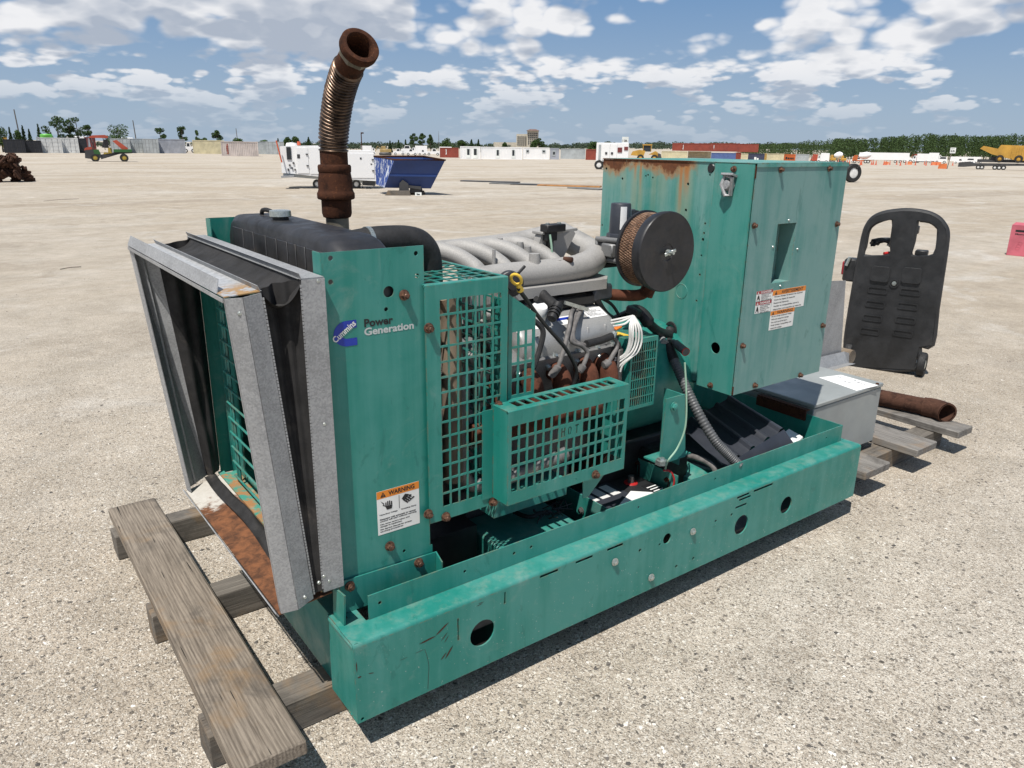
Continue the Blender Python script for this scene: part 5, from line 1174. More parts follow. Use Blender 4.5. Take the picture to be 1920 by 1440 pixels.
# battery tray
mb = MB(); q = [U(1187,856,1,.46),U(1245,888,1,.25)]; mb.box((1.425,.19,.16),(1.430,.46,.275)); mb.build('battery_clamp', 'green', gen); MB().box((1.035,.125,.15),(1.040,.44,.262)).build('battery_clamp', 'green', gen)
for q in ((1199,870),(1254,903)): MB().cyl(U(*q,0,1.424), U(*q,0,1.424)+Vector((0,0,-.06)), .005, n=8).build('clamp_rod', 'black', gen)
for q in ((1195,868),(1250,900)): MB().lathe([(0,.008),(.010,.006),(.012,0)], U(*q,0,1.420), (-.3,-.3,1), 6).build('clamp_nut', 'rust', gen)
bolt(gen, U(1091,957,0,1.034), (-1,0,0), 'iron', .010, .008)
# green box of the engine mount below the guards
mb = MB(); mb.box((0.60,.175,.02),(0.93,.43,.232), ch=.006); mb.prism([(.585,.34),(.885,.34),(.885,.40),(.60,.40)], (0,.21,0), EX, EZ, EY, .16); mb.build('engine_mount', 'green', gen)
mb = MB(); mb.box((0.36,.30,.02),(0.58,.9,.28)); mb.build('radiator_support', 'black_paint', gen)
mb = MB(); p = U(1035,963,2,.245)
rnd = random.Random(3)
for k in range(14):
    a = p + Vector((rnd.uniform(-.05,.05), rnd.uniform(-.03,.03), 0)); mb.tube(bez([a, a+Vector((rnd.uniform(-.04,.04),rnd.uniform(-.02,.02),rnd.uniform(.004,.022))), a+Vector((rnd.uniform(-.07,.07),rnd.uniform(-.03,.03),.0))],4), .0022, 5)
mb.build('earth_braid', 'black', gen)['kind'] = 'stuff'
MB().tube(bez([U(965,960,2,.25),U(985,968,2,.26),U(1000,968,2,.262),U(1012,962,2,.26),U(1030,962,2,.25)],5), .008, 8).build('earth_cable', 'rubber', gen)
# battery: a thing standing in the tray
bat = tag(empty('battery', (1.21,.29,.0)), 'black lead battery with white sticker and red terminal lying inside the green skid', 'battery')
def bpart(mb, name, mats, parent=None, **k):
    mb.v = [(x-1.21, y-.29, z) for x, y, z in mb.v]; return mb.build(name, mats, parent or bat, **k)
mb = MB(); mb.box((1.045,.110,.012),(1.418,.425,.200), ch=.006); mb.box((1.052,.118,.2005),(1.41,.418,.212), ch=.005); bpart(mb, 'case', 'plastic_black')
mb = MB(); mb.box((1.07,.16,.2122),(1.26,.40,.2130)); mb.mat(1)
for k in range(3): mb.box((1.09+k*.055,.30,.2131),(1.13+k*.055,.385,.2134))
bpart(mb, 'top_sticker', ['plastic_slate','label_white'])
mb = MB(); mb.add([(1.06,.125,.2136),(1.33,.125,.2136),(1.34,.235,.2136),(1.28,.290,.2136),(1.10,.20,.2136)],[(0,1,2,3,4)]); mb.mat(1)
for k in range(3): 
    x = 1.15+k*.055; mb.tube([(x,.175,.2138),(x+.02,.195,.2138),(x+.04,.175,.2138),(x+.02,.162,.2138)], .0012, 4, closed=True)
bpart(mb, 'hazard_sticker', ['paper','label_red'], smooth=False)
mb = MB(); mb.box((1.345,.17,.2122),(1.405,.30,.2130)); mb.mat(1); 
for k in range(6): mb.box((1.35,.18+k*.018,.2131),(1.40,.186+k*.018,.2136))
bpart(mb, 'side_sticker', ['ink','paper'])
mb = MB(); mb.lathe([(0,.03),(.012,.03),(.013,.008),(.013,0)], (1.335,.345,.212), EZ, 16); mb.mat(1).lathe([(.014,.004),(.026,.003),(.028,0)], (1.335,.345,.2122), EZ, 20); bpart(mb, 'terminal', ['iron','wire_red'])
# ribbed black plastic cover lying in the skid
rp = empty('plastic_cover', (2.0,.35,.2)); tag(rp, 'ribbed black plastic cover lying inside the skid under the control box', 'cover')
E1, E2, E3, E4 = U(1371,744,2,.40), U(1470,805,2,.345), U(1353,877,2,.265), U(1270,800,2,.33)
off = Vector((2.0,.35,.2))
mb = MB(); N_ = 44
prof_v = []
uax = (E3-E2); 
def rib(t):                                                # raised ribs across the sheet
    t = t*4.2; f = t-math.floor(t); return .014 if .12 < f < .30 else (.014*(f/.12) if f < .12 else (.014*(1-(f-.30)/.10) if f < .40 else 0))
vs = []; n_up = (E2-E1).cross(E3-E2).normalized(); n_up = n_up if n_up.z > 0 else -n_up
for k in range(N_+1):
    t = k/N_; a, b = E1.lerp(E4, t), E2.lerp(E3, t); vs += [a+n_up*rib(t)-off, b+n_up*rib(t)-off]
mb.add(vs, [(2*k,2*k+1,2*k+3,2*k+2) for k in range(N_)])
mb.build('ribbed_sheet', 'plastic_slate', rp, ang=30)
mb = MB(); lo = Vector((.035,-.05,-.075)); q = [E2-off, E3-off, E3+lo-off, E2+lo-off]; mb.add(q, [(0,1,2,3)]); mb.add([E2-off, E2+lo-off, E2+lo+Vector((.06,.05,-.02))-off, E2+Vector((.02,.06,-.02))-off], [(0,1,2,3)]); mb.build('folded_end', 'plastic_slate', rp)
mb = MB(); p = U(1490,823,2,.235); mb.obox(p+Vector((.02,.03,-.01)), (.05,.04,.008), (1,.2,.1), (0,1,.2), EZ, .003); o_ = mb.build('paper_scrap', 'paper'); tag(o_, 'crumpled white paper scrap lying beside the ribbed black cover', 'paper')

# ================================================================== pallet under the set
pal = tag(empty('timber_pallet', (1.6,.6,GZ)), 'long grey weathered timber pallet beneath the generator set', 'pallet')
def pal_box(name, a, b, mat, skew=0.0, seed=0):
    rnd = random.Random(seed); mb = MB(); mb.box(a, b, ch=.004)
    ax = 0 if abs(b[0]-a[0]) > abs(b[1]-a[1]) else 1; vs = []
    for x, y, z in mb.v:
        y0 = (y-(a[1]+b[1])/2); x += skew*y0 if ax == 1 else 0
        vs.append((x-1.6+rnd.uniform(-.002,.002), y-.6+rnd.uniform(-.002,.002), z-GZ+(rnd.uniform(-.0015,.0015) if z > GZ+.01 else 0)))
    mb.v = vs; return mb.build(name, mat, pal, smooth=False)
for k, (ya, yb2) in enumerate(((.182,.285),(.82,.92),(1.46,1.555))): pal_box('stringer', (-.335,ya,GZ), (3.62,yb2,-.002), 'wood_x', 0, k)
pal_box('deck_board', (-.322,-.02,.0), (-.146,1.645,.042), 'wood_y', 0.0, 11)
for k, (xa, xb) in enumerate(((2.58,2.80),(3.06,3.265),(3.50,3.66))): pal_box('deck_board', (xa,.055,.0), (xb,1.62,.040), 'wood_grey', 0.0, 20+k)
# ---- grey enclosure
ge = tag(empty('electrical_enclosure', (2.71,.5,.04)), 'light grey steel enclosure with paper note on its lid, on the pallet', 'enclosure')
gx0, gx1, gy0, gy1, gz0, gz1 = 2.405, 3.005, .25, .70, .0405, .352
def gp(mb, name, mats, **k): mb.v = [(x-2.71,y-.5,z-.04) for x, y, z in mb.v]; return mb.build(name, mats, ge, **k)
mb = MB(); mb.box((gx0+.006,gy0+.006,gz0),(gx1-.006,gy1-.006,gz1-.024), ch=.003); gp(mb, 'body', 'grey_paint')
mb = MB(); mb.box((gx0,gy0,gz1-.020),(gx1,gy1,gz1), ch=.004); gp(mb, 'lid', 'grey_paint')
c4 = [U(1535,708,2,gz1),U(1577,703,2,gz1),U(1647,723,2,gz1),U(1606,733,2,gz1)]
c4[1].y = min(c4[1].y, gy1-.01); c4[0].y = min(c4[0].y, gy1-.012)
mb = MB(); mb.add([v+EZ*.0008 for v in c4], [(0,1,2,3)]); mb.mat(1); u_ = (c4[2]-c4[1]); v_ = (c4[0]-c4[1])
for i, (f0_, f1_, g_) in enumerate(((.06,.34,.34),(.40,.56,.22),(.62,.94,.34),(.44,.72,.62))): marks(mb, c4[1]+u_*f0_+v_*g_+EZ*.0012, u_, -v_, u_.length*(f1_-f0_), .012, i+1, .7, 0)
gp(mb, 'paper_note', ['paper','ink_grey'], smooth=False, normals=False)
mb = MB(); mb.lathe([(0,.006),(.007,.005),(.009,0)], U(1645,720,2,gz1), EZ, 10); gp(mb, 'lid_screw', 'rust')
# rusty angle between skid and enclosure
mb = MB(); a_, b_2 = U(1420,742,2,.33), U(1512,772,2,.33); d = (b_2-a_); mb.obox((a_+b_2)/2-EZ*.022, (d.length/2,.006,.022), d, d.cross(EZ), EZ, .002); mb.obox((a_+b_2)/2+EZ*.004+d.cross(EZ).normalized()*-.012, (d.length/2,.014,.003), d, d.cross(EZ), EZ, .001)
tag(mb.build('rusty_angle_bar', 'rust'), 'dark rusty angle iron wedged between the skid end and the grey enclosure', 'angle bar')
# ---- rusty pipe with elbow
pp = tag(empty('rusty_exhaust_pipe', (3.6,.5,.04)), 'rusty brown exhaust pipe with open elbow lying across the pallet boards', 'pipe')
pr_ = .047; e_ = U(1757,767,2,.09); s_ = Vector((3.45,1.02,.088)); dirp = (e_-s_).normalized()
mb = MB(); mb.cyl(s_, e_-dirp*.03, pr_, n=28); mb.v = [tuple(Vector(v)-Vector((3.6,.5,.04))) for v in mb.v]; mb.build('pipe', 'rust_pipe', pp)
mb = MB(); ed = Vector((-.55,-.83,.02)).normalized(); q = bez([e_-dirp*.07, e_-dirp*.03, e_+dirp*.005+ed*.01, e_+dirp*.02+ed*.055],5); mb.tube(q, [.053]*3+[.055]*(len(q)-6)+[.057,.057,.056], 26, caps=False); mb.tube([q[-1], q[-4], q[2]], [.047,.046,.044], 26, caps=False); mb.lathe([(0,0),(.046,0)], q[2], q[2]-q[4], 20); mb.lathe([(.056,0),(.047,.0)], q[-1], ed, 26); mb.v = [tuple(Vector(v)-Vector((3.6,.5,.04))) for v in mb.v]; mb.build('elbow', 'rust_pipe', pp)
# ---- galvanised sheet standing behind the control box
gs = tag(empty('sheet_metal_bracket', (2.9,.75,.35)), 'dull zinc sheet with bent foot standing behind the control box', 'sheet metal')
def gsp(mb, name, mat): mb.v = [tuple(Vector(v)-Vector((2.9,.75,.35))) for v in mb.v]; return mb.build(name, mat, gs)
Yg = .86; q = [U(1520,528,1,Yg),U(1586,526,1,Yg),U(1577,662,1,Yg),U(1520,690,1,Yg)]
mb = MB(); mb.add(q+[v+EY*.003 for v in q], [(0,1,2,3),(7,6,5,4),(0,4,5,1),(1,5,6,2),(2,6,7,3),(3,7,4,0)]); gsp(mb, 'sheet', 'galv')
b1, b2, b3, b4 = U(1525,672,1,Yg-.02), U(1583,659,1,Yg-.02), U(1590,680,1,Yg-.05), U(1525,698,1,Yg-.05)
mb = MB(); mb.add([b1,b2,b3,b4], [(0,1,2,3)]); mb.add([b2, U(1592,662,1,Yg), U(1592,682,1,Yg), b3], [(0,1,2,3)]); mb.add([b4,b3,U(1604,682,1,Yg-.13),U(1525,704,1,Yg-.13)], [(0,1,2,3)]); gsp(mb, 'foot', 'galv')
mb = MB(); lp = U(1592,692,2,GZ+.10); mb.cyl((lp.x-.05,lp.y+.5,.09),(lp.x-.02,lp.y-.02,.09),.05,n=20); tag(mb.build('timber_roller', 'wood_y'), 'short round grey timber piece under the bent zinc sheet', 'timber')
# ================================================================== black wheeled cart and cardboard box
simple('rim_white', (0.72,0.72,0.70), 0.5, 0, 0.1, 8, 0.3, (0.3,0.28,0.25))
simple('carton_red', (0.55,0.13,0.17), 0.55, 0, 0.12, 3, 0.45, (0.62,0.30,0.32))
cw1 = U(1724,706,2,GZ); cv = Vector((cw1.x-CAM.x, cw1.y-CAM.y, 0)).normalized(); ca = (Vector((cv.y,-cv.x,0))-cv*.10).normalized(); cw0 = cw1-ca*.52
cn = Vector((ca.y,-ca.x,0)).normalized()
if cn.dot(CAM-cw1) < 0: cn = -cn
cbase = (cw0+cw1)/2; cart = tag(empty('wheeled_cart', cbase), 'black plastic two wheeled cart standing behind the grey enclosure', 'cart')
cp0 = cw1 + cn*0.03
def on_cart(px, py):
    d = ray(px, py); t = (cp0-CAM).dot(cn)/d.dot(cn); p = CAM+d*t-cbase; return (p.dot(ca), p.z)
def csheet(mb, loops, back, t): mb.sheet(loops, cn*(back), ca, EZ, cn, t)
outl = [on_cart(*q) for q in ((1592,688),(1584,652),(1590,600),(1600,540),(1611,480),(1619,440),(1626,422),(1637,409),(1655,401),(1680,397),(1705,396),(1735,400),(1756,409),(1768,422),(1774,437),(1772,465),(1764,520),(1755,580),(1746,648),(1722,651),(1713,694))]
hl_ = [on_cart(*q) for q in ((1631,425.5),(1645,416),(1673.6,411.7),(1670,456),(1667,480),(1618.6,481),(1621,461.7),(1625.5,436.7))]
hr_ = [on_cart(*q) for q in ((1718.6,413),(1742,416),(1756,425.5),(1759.4,436.7),(1750.5,479.7),(1707.5,481),(1711.7,453))]
cut = [[on_cart(*q) for q in ((x-s,y-7),(x+s,y-5),(x+s-2,y+6),(x-s-2,y+4))] for x, y, s in ()]
mb = MB(); csheet(mb, [outl, hl_, hr_], -.028, .046)
for lp, r_ in ((outl, .020), (hl_, .014), (hr_, .014)):
    pts = bez([ca*p[0]+EZ*p[1]-cn*.005 for p in lp]+[ca*lp[0][0]+EZ*lp[0][1]-cn*.005], 3)[:-1]; mb.tube(pts, r_, 8, closed=True)
body = mb.build('back_shell', 'plastic_black', cart, ang=40)
z_mid = on_cart(1690,490)[1]; xs_ = [on_cart(1600,600)[0], on_cart(1750,600)[0]]
mb = MB(); w0, w1 = xs_[0]+.02, xs_[1]-.02
mb.v = []; 
def cbox(mb, s0, s1, z0, z1, d0, d1, ch=.01):
    a = [Vector((0,0,0))]; mb.obox(ca*((s0+s1)/2)+EZ*((z0+z1)/2)+cn*((d0+d1)/2), (abs(s1-s0)/2, abs(d1-d0)/2, abs(z1-z0)/2), ca, cn, EZ, ch)
cbox(mb, w0+.03, w1-.09, .06, z_mid-.03, -.15, -.032, .03); mb.build('front_case', 'plastic_black', cart)
mb = MB(); s0, z0 = on_cart(1592,690); s1, _ = on_cart(1714,690); cbox(mb, s0+.01, s1-.005, .045, z0+.05, -.20, -.005, .02); mb.build('lower_case', 'plastic_black', cart)
for q in ((1650,514),(1709,517)):
    s_, z_ = on_cart(*q); mb = MB(); csheet(mb, [rrect(s_-.062,z_-.055,s_+.062,z_+.055,.02)], .0195, .012); o = mb.build('pad', 'plastic_black', cart); b2_ = o.modifiers.new('bevel','BEVEL'); b2_.width=.006; b2_.segments=2; b2_.limit_method='ANGLE'
for (qa, qb) in (((1645,545),(1706,548)),((1640,571),(1701,575)),((1635,597),(1697,601)),((1630,622),(1692,626))):
    for q in (qa, qb):
        s_, z_ = on_cart(*q); mb = MB(); csheet(mb, [rrect(s_-.066,z_-.024,s_+.066,z_+.024,.012), rrect(s_-.058,z_-.017,s_+.058,z_+.017,.009)], .0195, .0045); mb.build('slot_rim', 'plastic_black', cart)
s_, z_ = on_cart(1676,532); mb = MB(); mb.lathe([(.030,.0),(.030,.008),(.022,.008)], ca*s_+EZ*z_+cn*.019, cn, 20); mb.mat(1).lathe([(0,.012),(.014,.010),(.018,.001)], ca*s_+EZ*z_+cn*.019, cn, 16); mb.build('bolt', ['plastic_black','zinc'], cart)
for s_ in (on_cart(1726,690)[0], on_cart(1588,672)[0]-.0):
    mb = MB(); c_ = ca*s_+EZ*.088-cn*.02; mb.lathe([(.045,-.022),(.075,-.026),(.085,-.020),(.088,-.010),(.088,.010),(.085,.020),(.075,.026),(.045,.022)], c_, ca, 32); wh = mb.build('wheel', 'rubber', cart)
    mb = MB(); mb.lathe([(0,-.024),(.02,-.024),(.044,-.018),(.044,.018),(.02,.024),(0,.024)], c_, ca, 20); mb.build('hub', 'zinc', wh)
mb = MB(); s_, z_ = on_cart(1588,508); cbox(mb, s_-.045, s_+.045, z_-.09, z_+.08, -.16, -.05, .012); pk = mb.build('side_pocket', 'plastic_black', cart)
mb = MB(); s_, z_ = on_cart(1587,493); p_ = ca*s_+EZ*z_-cn*.045; mb.tube([p_+EZ*.035+ca*.006, p_-EZ*.03-ca*.012], .013, 10); mb.build('clamp_handle', 'zinc', pk)
mb = MB(); s_, z_ = on_cart(1573,506); cbox(mb, s_-.008, s_+.012, z_-.05, z_+.05, -.14, -.09, .006); mb.build('red_clamp', 'label_red', pk)
rnd = random.Random(5)
for k in range(7):
    pts = []; s0, z0 = on_cart(1648,470)
    for j in range(9): a = j*.75+k; pts.append(ca*(s0+rnd.uniform(-.03,.03)+.07*math.cos(a))+EZ*(z0+.01+.045*abs(math.sin(a))+rnd.uniform(0,.02))-cn*(.10+.03*math.sin(a*.7+k)))
    MB().tube(bez(pts,5), .006 if k else .011, 6).build('coiled_cable', 'black' if k else 'conduit', cart)
mb = MB(); s_, z_ = on_cart(1655,477); mb.cyl(ca*s_+EZ*z_-cn*.02, ca*(s_+.03)+EZ*(z_+.005)-cn*.05, .012, n=10); mb.build('red_plug', 'wire_red', cart)
mb = MB(); s_, z_ = on_cart(1725,477); cbox(mb, s_-.045, s_+.035, z_-.02, z_+.018, -.12, -.05, .006); mb.build('latch', 'plastic_black', cart)
mb = MB(); s_, z_ = on_cart(1714,432); cbox(mb, s_-.03, s_+.012, z_-.035, z_+.02, -.14, -.07, .004); mb.build('hook', 'plastic_black', cart)
# carton
pb = U(1886,478,2,GZ); pbr = U(1925,482,2,GZ); ua = (pbr-pb).normalized(); un = Vector((ua.y,-ua.x,0))
if un.dot(CAM-pb) < 0: un = -un
ct = tag(empty('cardboard_box', pb), 'upright red cardboard drill carton standing alone on the gravel', 'carton')
mb = MB(); mb.obox(ua*.21+EZ*.235-un*.16, (.21,.16,.235), ua, un, EZ, .004); mb.build('carton', 'carton_red', ct)
mb = MB(); mb.obox(ua*.24+EZ*.385+un*.0012, (.175,.0005,.016), ua, un, EZ); mb.text('Magnetic Drill', ua*.07+EZ*.315+un*.001, ua, EZ, width=.30, height=.034, bold=.02); 
mb.mat(1)
for k in range(3): mb.tube([ua*(.14+.03*math.cos(a)+k*.012)+EZ*(.12+k*.04+.025*math.sin(a))+un*.0015 for a in [j*.6 for j in range(10)]], .0025, 4, closed=True)
mb.build('print', ['ink','carton_red'], ct, smooth=False, normals=False)
mb = MB(); mb.add([EZ*.4705+ua*.0, EZ*.4705+ua*.40, EZ*.505+ua*.40-un*.09, EZ*.510+ua*.02-un*.09], [(0,1,2,3)]); mb.build('flap', 'carton_red', ct)
# ================================================================== the yard behind
def cpaint(name, col, rough=0.55, grime=0.35): return simple(name, col, rough, 0, 0.10 if name != 'truck_white' else 0.02, 0.7, grime, tuple(v*.55+.03 for v in col))
for n_, c_ in (('c_white',(.66,.67,.66)),('c_grey',(.40,.43,.44)),('c_lilac',(.36,.38,.43)),('c_cream',(.60,.54,.36)),('c_pink',(.52,.46,.43)),('c_black',(.016,.018,.024)),('c_red',(.26,.055,.035)),('c_maroon',(.16,.03,.03)),('c_blue',(.09,.14,.32)),('c_navy',(.05,.055,.10)),('c_orange',(.50,.12,.03)),('c_yellow',(.55,.33,.03)),('truck_white',(.80,.80,.80)),('hopper_blue',(.012,.040,.16)),('cone_orange',(.62,.12,.05)),('utv_red',(.42,.075,.04)),('utv_green',(.03,.12,.03)),('utv_yellow',(.42,.30,.05)),('lime',(.12,.42,.06)),('cab_glass',(.02,.025,.03)),('steel_dark',(.05,.05,.052)),('tire',(.018,.018,.018)),('mach_yellow',(.50,.28,.045)),('mach_tan',(.35,.25,.10)),('hotel',(.50,.46,.38)),('hotel_roof',(.20,.12,.09)),('pole',(.12,.11,.10)),('sign_white',(.75,.78,.76)),('barrier',(.58,.16,.05))):
    cpaint(n_, c_, .5, .03 if n_ in ('truck_white','cab_glass','sign_white') else .28)
YARD = []
simple('steel_mid', (.17,.17,.165), .6, 0, .2, 2, .3)
simple('steel_orange', (.42,.20,.06), .6, 0, .2, 2, .4, (.3,.25,.18))
def frame_at(x0, x1, yb):
    """ground line of a thing's front edge -> origin, along, back, metres per pixel"""
    c = G((x0+x1)/2, yb); m = mpp(c); bk = Vector((c.x-CAM.x, c.y-CAM.y, 0)).normalized(); al = Vector((bk.y, -bk.x, 0)); w_ = (x1-x0)*m/max(.5, al.dot(right))
    o = c-al*w_/2; o.z = min(terrain(o.x,o.y), terrain(o.x+al.x*w_, o.y+al.y*w_)); return o, al, bk, m, w_
def container(x0, x1, yt, yb, mat, label, doors=0, corr=True, depth=6.0, text=None, gy=None, group='shipping containers around the yard', parts_mat=None):
    o, al, bk, m, w_ = frame_at(x0, x1, gy or yb); lift = ((gy or yb)-yb)*m*1.0; h = (yb-yt)*m*1.02; o = o+EZ*lift
    root = tag(empty('shipping_container', o), label, 'container', group)
    mb = MB(); C = lambda s, z, d: al*s+EZ*z+bk*d
    if corr:
        n = max(6, int(w_/.28)); P = []
        for k in range(n):
            x = .12+(w_-.24)*k/n; dx = (w_-.24)/n; P += [(x, .0), (x+dx*.30, .0), (x+dx*.5, .045), (x+dx*.8, .045)]
        P.append((w_-.12, 0)); vs = [C(s, .16, d+.03) for s, d in P]+[C(s, h-.14, d+.03) for s, d in P]; k = len(P)
        mb.add(vs, [(i, i+1, k+i+1, k+i) for i in range(k-1)])
        mb.obox(C(w_/2, h/2, depth/2+.05), (w_/2-.02, depth/2-.02, h/2-.03), al, bk, EZ)
    else: mb.obox(C(w_/2, h/2, depth/2+.05), (w_/2-.02, depth/2-.02, h/2-.03), al, bk, EZ)
    mb.build('body', mat, root, smooth=False)
    mb = MB()
    for s in (.06, w_-.06): mb.obox(C(s, h/2, .06), (.06, .06, h/2), al, bk, EZ)
    for z in (.08, h-.07): mb.obox(C(w_/2, z, .055), (w_/2-.12, .055, .07), al, bk, EZ)
    mb.build('corner_frame', parts_mat or mat, root, smooth=False)
    if doors:
        dw = (w_-.26)/doors
        for k in range(doors):
            s0 = .13+k*dw; mb = MB(); mb.obox(C(s0+dw/2, h/2+.01, .045), (dw/2-.015, .02, h/2-.17), al, bk, EZ)
            for z in (.25,.5,.75): mb.obox(C(s0+dw/2, h*z, .022), (dw/2-.12, .012, h*.07), al, bk, EZ)
            dr = mb.build('door', mat, root, smooth=False)
            for f in (.25,.72): MB().cyl(C(s0+dw*f, .14, .0), C(s0+dw*f, h-.14, .0), .028, n=6).build('lock_rod', 'galv' if mat != 'c_black' else 'steel_dark', dr)
    if text:                                               # unreadable paint marks: a column or a row of strokes
        mb = MB(); kind, f0_, fw_, z0_, fh_, mt_ = text
        if kind == 'column': marks(mb, C(w_*f0_+w_*fw_, h*z0_, -.03), EZ, -al, h*fh_, w_*fw_, int(x0), .85, .0)
        else: marks(mb, C(w_*f0_, h*z0_, -.03), al, EZ, w_*fw_, h*fh_, int(x0), .9, .0)
        mb.build('marking', mt_, root, smooth=False, normals=False)
    YARD.append((label[:30], round(w_,1), round(h,2), round((o-CAM).length))); return root, (o, al, bk, m, w_, h)
container(15,44,263,287,'c_black','black container with closed doors beside the yellow machine',2)
container(51,76,265,287,'c_black','smaller black container standing clear between dark and white ones',2)
container(78,113,260,287,'c_white','white container with closed doors beneath the lime green tank',2)
container(114,145,260.5,287,'c_white','white container with closed doors beside the unmarked black wide one',2)
container(146,163,261,287,'c_black','black wide container behind the utility vehicle hood',1)
container(164,180,259,286,'c_maroon','dark maroon container mostly hidden behind the utility vehicle',1)
container(213,243,261.5,287,'c_grey','grey green container with doors behind the tilted red bed',2)
container(245,271,261.5,287,'c_grey','grey container with closed doors, first of a joined pair',2)
container(273,297,262,287.5,'c_grey','grey container with closed doors touching the long lilac grey one',2)
container(298,345,262.5,287.5,'c_lilac','long lilac grey corrugated container beside the white pickup',0,depth=2.44)
container(367,419,264.5,288.5,'c_cream','cream yellow corrugated container behind the faded pinkish one',0,depth=2.44)
container(420,482,267,293,'c_pink','faded pinkish grey container with worn red lettering',0,depth=2.44,text=('column',.14,.05,.15,.7,'c_red'))
container(483,500,267,289,'c_grey','narrow grey container end beside the pinkish container',0)
container(501,532,267,289.5,'c_grey','grey container with lock rods behind the white trailer unit',2)
container(825,860,278,295.5,'c_red','rust red container with white letters beside the white pickups',0,depth=6,text=('column',.30,.06,.25,.62,'sign_white'))
container(1051,1097,280,298,'c_grey','long pale grey corrugated container beside site offices',0,depth=2.44)
container(1098,1117,281,300,'c_red','rust red container end next to the white power trailer',0)
# white site offices
def office(x0, x1, yt, yb, label, feats, mat='truck_white'):
    root, (o, al, bk, m, w_, h) = container(x0, x1, yt, yb, mat, label, 0, True, 2.6, group='white site offices in a row')
    root.name = 'site_office'; root['category'] = 'site office'
    for (f0, f1, z0, z1, kind) in feats:
        mb = MB(); C = lambda s, z, d: o*0+al*s+EZ*z+bk*d
        mb.obox(C(w_*(f0+f1)/2, h*(z0+z1)/2, .0), (w_*(f1-f0)/2, .02, h*(z1-z0)/2), al, bk, EZ); fr = mb.build(kind, 'sign_white' if kind == 'door' else 'c_grey', root, smooth=False)
        mb = MB(); k = .62 if kind == 'door' else .5; mb.obox(C(w_*(f0+f1)/2, h*((z0+z1)/2 + (z1-z0)*(.12 if kind == 'door' else 0)), -.018), (w_*(f1-f0)/2*.6, .01, h*(z1-z0)/2*k), al, bk, EZ); mb.build('pane', 'cab_glass', fr, smooth=False)
office(863,901,276,298.5,'white site office with sliding panel nearest the rust red container',[(.62,.86,.08,.88,'door'),(.3,.5,.1,.85,'door')])
office(902,979,277,299,'long white site office with two narrow doors',[(.36,.45,.08,.82,'door'),(.74,.83,.08,.82,'door')])
office(980,1030,278,299,'white site office with two small high windows',[(.12,.24,.55,.82,'window'),(.72,.85,.55,.82,'window')])
office(1031,1048,279,299,'grey end of site office with one window',[(.25,.62,.3,.8,'window')],'c_lilac')
# stacked containers seen over the control box
container(1259,1275,270,283.5,'c_red','rust red container end on top of the cream one, stack end',0,gy=302)
for args in ((1276,1330,270.5,284,'c_red','upper rust red container with white marks above the cream ones',0,True,2.44,('column',.06,.03,.2,.6,'sign_white')),
             (1333,1382,270.5,285,'c_red','upper rust red container above the blue one',0,True,2.44,('column',.08,.03,.2,.6,'sign_white')),
             (1383,1418,271.5,286,'c_red','plain upper rust red container at the stack end',0,True,2.44,None)):
    container(*args[:6], doors=0, corr=True, depth=2.44, text=args[9], gy=302)
container(1240,1287,284.5,302,'c_cream','cream container below the rust red stack beside the loader',0,depth=2.44)
container(1290,1331,285,302,'c_cream','second cream container below the rust red stack',0,depth=2.44)
container(1334,1378,287.5,302,'c_blue','faded blue container in the lower row',0,depth=2.44)
container(1379,1388,287,303,'c_red','rust red container end between blue and cream ones',0)
container(1389,1401,289,304,'c_cream','narrow cream container end beside the dark printed one',0)
container(1402,1431,289,304,'c_navy','dark navy container with pale printed picture',0,depth=2.44,text=('row',.40,.35,.2,.4,'sign_white'))
container(1432,1437,289,304,'c_yellow','narrow yellow container door end',1)
container(1438,1467,289,304.5,'c_cream','cream container beside the orange lettered one',0,depth=2.44)
container(1468,1489,290,305,'c_orange','orange container with dark lettering',0,depth=2.44,text=('row',.22,.68,.42,.26,'ink'))
container(1490,1514,290,305,'c_grey','dull grey container beside the red truck cab',0,depth=2.44)
# lime tank on the white container, roof boxes
def simple_thing(name, mb, mat, label, cat, group=None): return tag(mb.build(name, mat), label, cat, group)
o, al, bk, m, w_ = frame_at(83,101,287); mb = MB(); zz = 27*m*1.02; mb.lathe([(0,0),(w_*.48,.0),(w_*.5,.1),(w_*.5,.45),(w_*.42,.62),(0,.68)], o+al*w_*.5+bk*1.2+EZ*zz, EZ, 20); simple_thing('storage_tank', mb, 'lime', 'lime green round tank standing on a white container', 'tank')
for x0, x1, yt, yb, lb in ((132,162,256.5,260.5,'low white roof of a parked trailer behind the containers'),(222,250,259,262,'flat white trailer roof behind the grey containers')):
    o, al, bk, m, w_ = frame_at(x0, x1, 284); mb = MB(); mb.obox(o+al*w_/2+bk*1.5+EZ*((284-yt)*m/2), (w_/2,1.2,(284-yt)*m/2), al, bk, EZ, .2); simple_thing('parked_trailer', mb, 'truck_white', lb, 'trailer', 'parked trailers')
